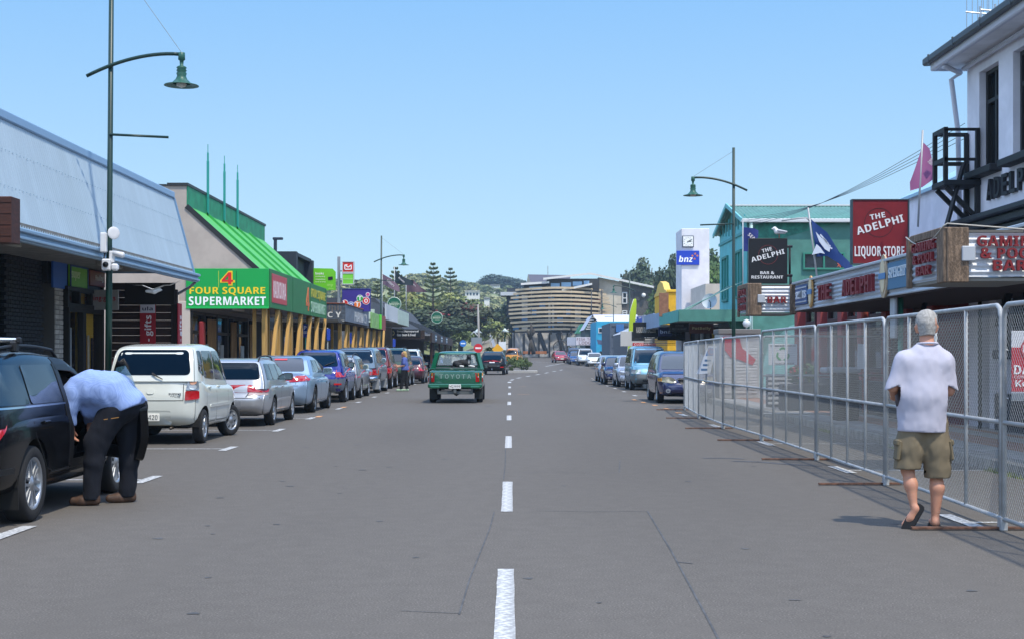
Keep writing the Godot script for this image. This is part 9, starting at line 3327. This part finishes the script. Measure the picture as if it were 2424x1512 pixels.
func walking_man():
	# metres from the spot he stands on; he walks towards -z
	var o := thing("person", "grey-haired person in a pale tee and khaki cargo shorts walking away", "person", V(3.48, 0, -12.1))
	var hc := V(0.02, 1.7, -0.03)
	var fwd := V(0.05, -0.18, -1).normalized()
	var up := V(0, 1, -0.18).normalized()
	var b := []
	b += limb([V(0.02, 1.4, 0.02), V(0.02, 1.52, 0.005), V(0.02, 1.64, -0.015)], [0.075, 0.062, 0.058])
	b += limb([V(-0.02, 0.98, 0), V(-0.03, 1.2, 0.01), V(0.0, 1.4, 0.02)], [0.1, 0.09, 0.08])
	b += limb([V(-0.15, 1.42, 0.02), V(-0.27, 1.19, 0.02), V(-0.2, 1.1, -0.22)], [0.052, 0.042, 0.03])
	b += limb([V(0.13, 1.42, 0.02), V(0.2, 1.16, 0.02), V(0.14, 1.1, -0.22)], [0.052, 0.042, 0.03])
	b += limb([V(-0.09, 0.92, 0), V(-0.14, 0.5, -0.02), V(-0.125, 0.37, 0.03), V(-0.11, 0.2, 0.06)], [0.085, 0.052, 0.053, 0.031])
	b += limb([V(0.07, 0.92, 0), V(0.1, 0.48, -0.02), V(0.1, 0.34, 0.02), V(0.085, 0.09, 0.01)], [0.085, 0.054, 0.057, 0.033])
	b += limb([V(-0.095, 0.17, 0.075), V(-0.13, 0.09, 0.055), V(-0.185, 0.035, 0.03)], [0.034, 0.032, 0.022])
	b += limb([V(0.085, 0.05, 0.03), V(0.1, 0.045, -0.09), V(0.115, 0.03, -0.19)], [0.036, 0.032, 0.024])
	var st := mb(true)
	flesh(st, b, 0.011, 0.03)
	flesh(st, head_bones(hc, fwd, up), 0.005, 0.03)
	hand(st, V(-0.2, 1.1, -0.23), V(0.4, 0.1, -0.9).normalized(), V(0.9, 0, 0.4).normalized(), V(0.1, 1, 0).normalized(), 0.7)
	hand(st, V(0.15, 1.1, -0.23), V(-0.4, 0.1, -0.9).normalized(), V(-0.9, 0, 0.4).normalized(), V(-0.1, 1, 0).normalized(), 0.7)
	obj("body", st, skin(), o)
	eyes(o, hc, fwd, up)
	st = mb(true)
	flesh(st, [[hc + up * 0.05 - fwd * 0.02, hc + up * 0.035 + fwd * 0.02, 0.087, 0.083], [hc - fwd * 0.042 + up * 0.01, hc - fwd * 0.035 - up * 0.055, 0.078, 0.058], [hc - fwd * 0.032 - up * 0.03, hc - fwd * 0.03 - up * 0.07, 0.074, 0.06]], 0.006, 0.02, func(p): return maxf((p - hc).dot(fwd) - 0.035 - maxf(0.0, (p - hc).dot(up)) * 0.5, -0.088 - (p - hc).dot(up)), 0.008)
	obj("hair", st, worn("#86837f", "#aeaaa4", 0.06, 0.95), o)
	# loose tee: body and sleeves, cut at the hem, the cuffs and the neck
	b = []
	b += limb([V(-0.105, 0.8, 0.01), V(-0.1, 1.1, 0.015), V(-0.09, 1.37, 0.02)], [0.125, 0.13, 0.112])
	b += limb([V(0.035, 0.8, 0.01), V(0.05, 1.1, 0.015), V(0.08, 1.37, 0.02)], [0.14, 0.138, 0.112])
	b += limb([V(-0.035, 0.8, 0.02), V(-0.03, 1.1, 0.03), V(-0.005, 1.4, 0.02)], [0.13, 0.14, 0.115])
	b += limb([V(-0.05, 1.46, 0.01), V(-0.17, 1.4, 0.02), V(-0.26, 1.15, 0.02)], [0.07, 0.082, 0.086])
	b += limb([V(0.05, 1.46, 0.01), V(0.15, 1.4, 0.02), V(0.195, 1.16, 0.02)], [0.07, 0.082, 0.082])
	b.append([V(-0.03, 1.49, 0.015), V(0.07, 1.49, 0.015), 0.066, 0.066])
	st = mb(true)
	flesh(st, b, 0.011, 0.055, func(p): return maxf(maxf(0.815 + 0.02 * (p.x + 0.1) * -1.0 - p.y, p.y - 1.555), 1.2 - 0.5 * (absf(p.x + 0.04) - 0.22) - p.y if absf(p.x + 0.04) > 0.2 else -1.0), 0.008)
	obj("t_shirt", st, M("#b4b2bf", 0.95), o)
	st = mb(true)
	var ring := []
	for k in 17:
		ring.append(V(0.02 + cos(k * TAU / 16) * 0.083, 1.552 + 0.008 * sin(k * TAU / 16), 0.01 + sin(k * TAU / 16) * 0.078))
	tube(st, ring, 0.011, 6)
	obj("neckband", st, M("#b4b2bf", 0.95), o)
	b = []
	b += limb([V(-0.09, 0.86, 0.0), V(-0.125, 0.66, 0.0), V(-0.15, 0.5, 0.0)], [0.125, 0.118, 0.108])
	b += limb([V(0.06, 0.86, 0.0), V(0.1, 0.66, 0.0), V(0.105, 0.42, 0.0)], [0.122, 0.118, 0.108])
	b.append([V(-0.09, 0.9, 0), V(0.05, 0.9, 0), 0.13, 0.13])
	st = mb(true)
	flesh(st, b, 0.011, 0.04, func(p): return maxf((0.495 - 0.02 * p.x if p.x < -0.005 else 0.425) - p.y, p.y - 0.99), 0.012)
	obj("cargo_shorts", st, M("#766a55", 0.95), o)
	for s in [-1.0, 1.0]:
		for q in [[0.68, 0.19, 0.17], [0.745, 0.198, 0.055]]:
			lslab("cargo_pocket" if q[2] > 0.1 else "pocket_flap", M("#70654f", 0.95), o, V(s * (q[1] + 0.028) - 0.018, q[0] - 0.02, 0.03), V(0.03, q[2], 0.13), 0.012, Basis(V(0, 0, 1), s * 0.12))
	# sandals: the left one pushed off, showing its sole
	var black := M("#141416", 0.8)
	st = mb()
	var sole := rounded(pv([[-0.04, -0.13], [0.04, -0.13], [0.052, 0.06], [0.03, 0.14], [-0.03, 0.14], [-0.045, 0.05]]), 0.035)
	var bs := Basis(V(0.72, 0.45, 0.3).normalized(), V(-0.5, -0.82, -0.1).normalized(), Vector3.ZERO)
	bs.z = bs.x.cross(bs.y).normalized()
	bs.x = bs.y.cross(bs.z).normalized()
	prism(st, sole, 0.022, Transform3D(bs, V(-0.125, 0.1, 0.085)))
	obj("sandal", st, black, o)
	st = mb()
	prism(st, sole, 0.022, Transform3D(Basis(V(1, 0, 0), V(0.1, 0, -1), V(0, 1, 0.0)), V(0.1, 0.001, -0.065)))
	for s in [-0.045, 0.045]:
		beam(st, V(0.1 + s, 0.02, -0.06), V(0.1 + s * 0.5, 0.07, -0.1), 0.012, 0.008)
		beam(st, V(0.1 + s * 0.5, 0.07, -0.1), V(0.11, 0.03, -0.15), 0.012, 0.008)
	obj("sandal", st, black, o)
	# camera strap bits held in front
	st = mb()
	cbox(st, V(0.0, 1.15, -0.34), V(0.14, 0.1, 0.08), 0.015)
	tag(wobj_at(st, M("#17181a", 0.5), V(3.48, 0, -12.1), "hand_camera"), "small black camera held in front of the walking person", "camera")


func wobj_at(st: SurfaceTool, m: Material, where: Vector3, called: String) -> MeshInstance3D:
	var mi := obj(called, st, m)
	mi.position = where
	return mi


func bending_man():
	var o := thing("person", "person in a blue checked shirt and dark jeans bending into the open car", "person", V(-3.95, 0, -14.05))
	var W := func(x: float, y: float, z: float) -> Vector3: return V(x + 3.95, y, z)
	var hc: Vector3 = W.call(-4.47, 1.12, -0.2)
	var fwd := V(-0.7, -0.6, -0.3).normalized()
	var up := V(-0.6, 0.75, -0.1).normalized()
	var b := []
	b += limb([W.call(-3.8, 0.95, 0), W.call(-3.96, 1.08, 0), W.call(-4.2, 1.12, -0.04), W.call(-4.4, 1.13, -0.16)], [0.13, 0.14, 0.13, 0.06])
	b += limb([W.call(-4.26, 1.14, 0.14), W.call(-4.285, 0.97, 0.16), W.call(-4.275, 0.78, 0.14)], [0.05, 0.042, 0.03])
	b += limb([W.call(-4.2, 1.12, -0.2), W.call(-4.2, 0.95, -0.24), W.call(-4.17, 0.78, -0.12)], [0.05, 0.042, 0.03])
	var st := mb(true)
	flesh(st, b, 0.012, 0.04)
	flesh(st, head_bones(hc, fwd, up), 0.006, 0.03)
	hand(st, W.call(-4.275, 0.77, 0.14), V(0.1, -0.98, -0.1).normalized(), V(0.9, 0, -0.3).normalized(), V(0, 0, -1), 0.8)
	hand(st, W.call(-4.17, 0.77, -0.12), V(0.0, -0.98, 0.2).normalized(), V(-0.9, 0, 0.2).normalized(), V(0, 0, -1), 0.8)
	obj("body", st, skin(), o)
	eyes(o, hc, fwd, up)
	st = mb(true)
	flesh(st, [[hc + up * 0.05 - fwd * 0.02, hc + up * 0.035 + fwd * 0.01, 0.094, 0.088], [hc - fwd * 0.045, hc - fwd * 0.035 - up * 0.05, 0.08, 0.06]], 0.007, 0.02, func(p): return (p - hc).dot(fwd) - 0.03 - maxf(0.0, (p - hc).dot(up)) * 0.5)
	obj("hair", st, M("#1c1714", 0.9), o)
	b = []
	b += limb([W.call(-3.74, 0.97, 0.06), W.call(-3.92, 1.1, 0.07), W.call(-4.12, 1.13, 0.06), W.call(-4.24, 1.13, 0.06)], [0.17, 0.195, 0.18, 0.12])
	b += limb([W.call(-3.76, 0.95, -0.1), W.call(-3.92, 1.08, -0.1), W.call(-4.12, 1.1, -0.12), W.call(-4.24, 1.11, -0.12)], [0.17, 0.195, 0.18, 0.12])
	b += limb([W.call(-3.95, 0.95, 0.0), W.call(-4.1, 0.96, 0.0)], [0.17, 0.14])
	b += limb([W.call(-4.2, 1.14, 0.12), W.call(-4.265, 1.08, 0.15), W.call(-4.285, 0.95, 0.17), W.call(-4.275, 0.8, 0.14)], [0.1, 0.095, 0.075, 0.056])
	b += limb([W.call(-4.18, 1.12, -0.18), W.call(-4.2, 0.97, -0.24), W.call(-4.18, 0.82, -0.14)], [0.095, 0.07, 0.055])
	st = mb(true)
	flesh(st, b, 0.012, 0.05, func(p): return maxf(0.845 + 0.42 * p.x - p.y if p.x > -0.2 else 0.775 - p.y, p.x - 0.33 + (0.95 - p.y) * 0.3), 0.01)
	obj("checked_shirt", st, checked(), o)
	b = []
	b += limb([W.call(-3.87, 0.92, 0.09), W.call(-4.03, 0.62, 0.12), W.call(-4.06, 0.42, 0.13), W.call(-4.09, 0.08, 0.12)], [0.148, 0.116, 0.094, 0.08])
	b += limb([W.call(-3.76, 0.93, -0.1), W.call(-3.78, 0.66, -0.14), W.call(-3.79, 0.42, -0.16), W.call(-3.82, 0.08, -0.18)], [0.148, 0.116, 0.094, 0.08])
	b.append([W.call(-3.8, 0.96, 0.06), W.call(-3.74, 0.96, -0.08), 0.155, 0.15])
	st = mb(true)
	flesh(st, b, 0.012, 0.04, func(p): return maxf(0.055 - p.y, p.y - 1.02), 0.01)
	obj("jeans", st, M("#0b101c", 0.95), o)
	st = mb()
	for q in [[0.02, 0.84, 0.24, 0.14]]:
		beam(st, V(q[0], q[1], q[2]), V(q[0] + q[3], q[1] + 0.02, q[2] - 0.02), 0.006, 0.006)
	obj("pocket_stitching", st, M("#a5793f", 0.8), o)
	for q in [[-4.09, 0.12, -1.0], [-3.82, -0.18, -0.75]]:
		st = mb(true)
		var d := V(q[2], 0, 0.35 if q[2] > -1.0 else 0.1).normalized()
		var c: Vector3 = W.call(q[0], 0.045, q[1])
		flesh(st, [[c - d * 0.05, c + d * 0.08, 0.044, 0.05], [c + d * 0.08, c + d * 0.17, 0.05, 0.038], [c - d * 0.04 + V(0, 0.05, 0), c + d * 0.02 + V(0, 0.05, 0), 0.045, 0.045]], 0.008, 0.03, func(p): return 0.004 - p.y)
		obj("shoe", st, worn("#3c2a1f", "#523a2b", 0.15, 0.7), o)
	st = mb(true)
	tube(st, [W.call(-4.315, 0.79, 0.14), W.call(-4.275, 0.785, 0.18), W.call(-4.235, 0.79, 0.14)], 0.012, 6)
	obj("watch_strap", st, M("#1b1a19", 0.6), o)


func checked() -> StandardMaterial3D:
	var im := Image.create(64, 64, false, Image.FORMAT_RGB8)
	im.fill(Color("#a3b9e2"))
	for k in 8:
		im.fill_rect(Rect2i(k * 8, 0, 2, 64), Color("#5573b4"))
		im.fill_rect(Rect2i(0, k * 8, 64, 2), Color("#5f7cba"))
	for k in 8:
		for j in 8:
			im.fill_rect(Rect2i(k * 8, j * 8, 2, 2), Color("#2f4f96"))
	var m := StandardMaterial3D.new()
	m.albedo_texture = ImageTexture.create_from_image(im)
	m.roughness = 0.95
	m.uv1_triplanar = true
	m.uv1_scale = Vector3.ONE / 0.085
	return m


func far_woman():
	for who in 2:
		var far := who == 1
		var o := thing("person", "blond person in a blue top and black trousers standing in the road" if not far else "dark-haired person in the shade among the timber shores", "person", V(-4.45, 0, -59.4) if not far else V(-8.0, 0.145, -53.5))
		var c := V(-0.03, 1.52, 0)
		var fwd := V(-1, -0.08, 0.15).normalized()
		var st := mb(true)
		var b := limb([V(0, 1.2, 0), V(-0.01, 1.45, 0)], [0.08, 0.05])
		b += limb([V(0, 1.3, 0.16), V(-0.02, 1.06, 0.19), V(-0.24, 1.0, 0.12)], [0.05, 0.04, 0.03])
		b += limb([V(0, 1.3, -0.16), V(-0.06, 1.05, -0.18), V(-0.28, 1.05, -0.08)], [0.05, 0.04, 0.03])
		b += limb([V(0, 1.2, 0), V(0.0, 0.85, 0.0)], [0.08, 0.08])
		flesh(st, b, 0.018, 0.03)
		flesh(st, head_bones(c, fwd, Vector3.UP), 0.01, 0.03)
		hand(st, V(-0.25, 1.0, 0.12), V(-0.9, 0.1, -0.3).normalized(), V(0, 0, -1), Vector3.UP, 0.7)
		hand(st, V(-0.29, 1.05, -0.08), V(-0.9, 0.1, 0.3).normalized(), V(0, 0, 1), Vector3.UP, 0.7)
		obj("body", st, skin(), o)
		eyes(o, c, fwd, Vector3.UP)
		st = mb(true)
		flesh(st, [[c + V(0.03, 0.04, 0), c + V(0.07, -0.1, 0), 0.098, 0.075]], 0.014, 0.02, func(p): return -p.x - 0.01 - maxf(0.0, p.y - c.y) * 0.8)
		obj("hair", st, M("#b3935c" if not far else "#17130f", 0.9), o)
		st = mb(true)
		b = limb([V(0.02, 0.9, 0.04), V(0.0, 1.1, 0.04), V(0, 1.3, 0.05)], [0.16, 0.14, 0.12])
		b += limb([V(0.02, 0.9, -0.04), V(0.0, 1.1, -0.04), V(0, 1.3, -0.05)], [0.16, 0.14, 0.12])
		b += limb([V(0, 1.32, 0.14), V(-0.01, 1.14, 0.19)], [0.075, 0.068])
		b += limb([V(0, 1.32, -0.14), V(-0.03, 1.14, -0.19)], [0.075, 0.068])
		flesh(st, b, 0.02, 0.04, func(p): return 0.86 - p.y, 0.012)
		obj("top", st, M("#4f5f9c" if not far else "#22262e", 0.9), o)
		st = mb(true)
		b = limb([V(0, 0.86, 0.06), V(-0.08, 0.48, 0.08), V(-0.14, 0.1, 0.08)], [0.13, 0.09, 0.065])
		b += limb([V(0, 0.86, -0.06), V(0.06, 0.48, -0.08), V(0.1, 0.1, -0.08)], [0.13, 0.09, 0.065])
		flesh(st, b, 0.02, 0.03, func(p): return 0.1 - p.y)
		obj("trousers", st, M("#0f1013", 0.9), o)
		for q in [[-0.16, 0.08], [0.08, -0.08]]:
			st = mb(true)
			flesh(st, [[V(q[0] + 0.05, 0.05, q[1]), V(q[0] - 0.14, 0.04, q[1]), 0.05, 0.042]], 0.012, 0.02)
			obj("shoe", st, M("#9fb89a" if not far else "#222222", 0.7), o)


func dog():
	var o := thing("dog", "black and white dog lying on the green utility's tray", "dog", V(-1.53, 1.1, -45.2))
	var st := mb(true)
	var b := limb([V(-0.24, 0.11, 0), V(-0.05, 0.13, 0.0), V(0.12, 0.13, 0)], [0.1, 0.115, 0.105])
	b += limb([V(0.12, 0.15, 0), V(0.17, 0.26, 0.02), V(0.18, 0.31, 0.03)], [0.085, 0.065, 0.06])
	b += limb([V(0.17, 0.33, 0.02), V(0.2, 0.31, 0.13)], [0.066, 0.03])
	b += [[V(0.13, 0.37, 0), V(0.1, 0.42, -0.01), 0.02, 0.009], [V(0.22, 0.37, 0), V(0.25, 0.41, -0.01), 0.02, 0.009]]
	b += limb([V(-0.22, 0.1, 0.06), V(-0.1, 0.07, 0.12), V(-0.2, 0.03, 0.13)], [0.075, 0.045, 0.028])
	b += limb([V(0.13, 0.1, 0.06), V(0.2, 0.06, 0.1)], [0.05, 0.03])
	b += limb([V(-0.32, 0.08, 0), V(-0.38, 0.03, 0.06), V(-0.3, 0.025, 0.15)], [0.03, 0.025, 0.015])
	flesh(st, b, 0.011, 0.03)
	obj("body", st, M("#0c0c0d", 0.75), o)
	for q in [[[0.18, 0.05, 0.1], [0.34, 0.025, 0.14]], [[-0.1, 0.04, 0.15], [0.0, 0.03, 0.16]]]:
		st = mb(true)
		flesh(st, [[V(q[0][0], q[0][1], q[0][2]), V(q[1][0], q[1][1], q[1][2]), 0.028, 0.026]], 0.008, 0.01)
		obj("white_paw", st, M("#d9d6cf", 0.8), o)
	st = mb(true)
	flesh(st, [[V(0.175, 0.22, 0.075), V(0.17, 0.13, 0.085), 0.03, 0.03]], 0.008, 0.01)
	obj("white_chest", st, M("#8d8b88", 0.8), o)


func gull(label: String, where: Vector3, flying: bool):
	var o := thing("seagull", label, "bird", where)
	var white := M("#dededc", 0.8)
	var grey := M("#b9bcc2", 0.8)
	var st := mb(true)
	if flying:
		flesh(st, [[V(-0.13, 0.0, 0), V(0.02, 0.0, 0), 0.028, 0.05], [V(0.02, 0, 0), V(0.12, 0.03, 0), 0.05, 0.034], [V(0.12, 0.03, 0), V(0.17, 0.02, 0), 0.03, 0.008]], 0.008, 0.02)
	else:
		flesh(st, [[V(-0.12, 0.13, 0), V(0.05, 0.15, 0), 0.035, 0.06], [V(0.05, 0.15, 0), V(0.1, 0.22, 0), 0.055, 0.04], [V(0.1, 0.22, 0), V(0.17, 0.21, 0), 0.03, 0.008]], 0.008, 0.02)
		o.rotation.y = PI
	obj("body", st, white, o)
	for s in [-1.0, 1.0]:
		st = mb(true)
		if flying:
			var p := [V(0, 0.03, 0), V(s * 0.2, 0.11, 0.02), V(s * 0.34, 0.12, 0.04), V(s * 0.56, 0.2 if s > 0 else 0.17, 0.1)]
			var w := [0.075, 0.06, 0.05, 0.008]
			for k in 3:
				for y in [0.006, -0.006]:
					quad(st, p[k] + V(0, y, -w[k]), p[k] + V(0, y, w[k]), p[k + 1] + V(0, y, w[k + 1]), p[k + 1] + V(0, y, -w[k + 1]))
		else:
			flesh(st, [[V(-0.16, 0.14, s * 0.045), V(0.03, 0.17, s * 0.05), 0.02, 0.03]], 0.008, 0.01)
		obj("wing", st, white if flying else grey, o)
	if not flying:
		for s in [-0.02, 0.02]:
			st = mb(true)
			tube(st, [V(0, 0, s), V(0, 0.1, s)], 0.006, 5)
			obj("leg", st, M("#a5402c", 0.7), o)


func build_details():
	gull("seagull flying in front of the dark boarded wall", at(362, 690, 28.0), true)
	gull("seagull perched on the black bar sign", V(at(1845, 565, 32.6).x, at(0, 564, 32.6).y, -32.6), false)
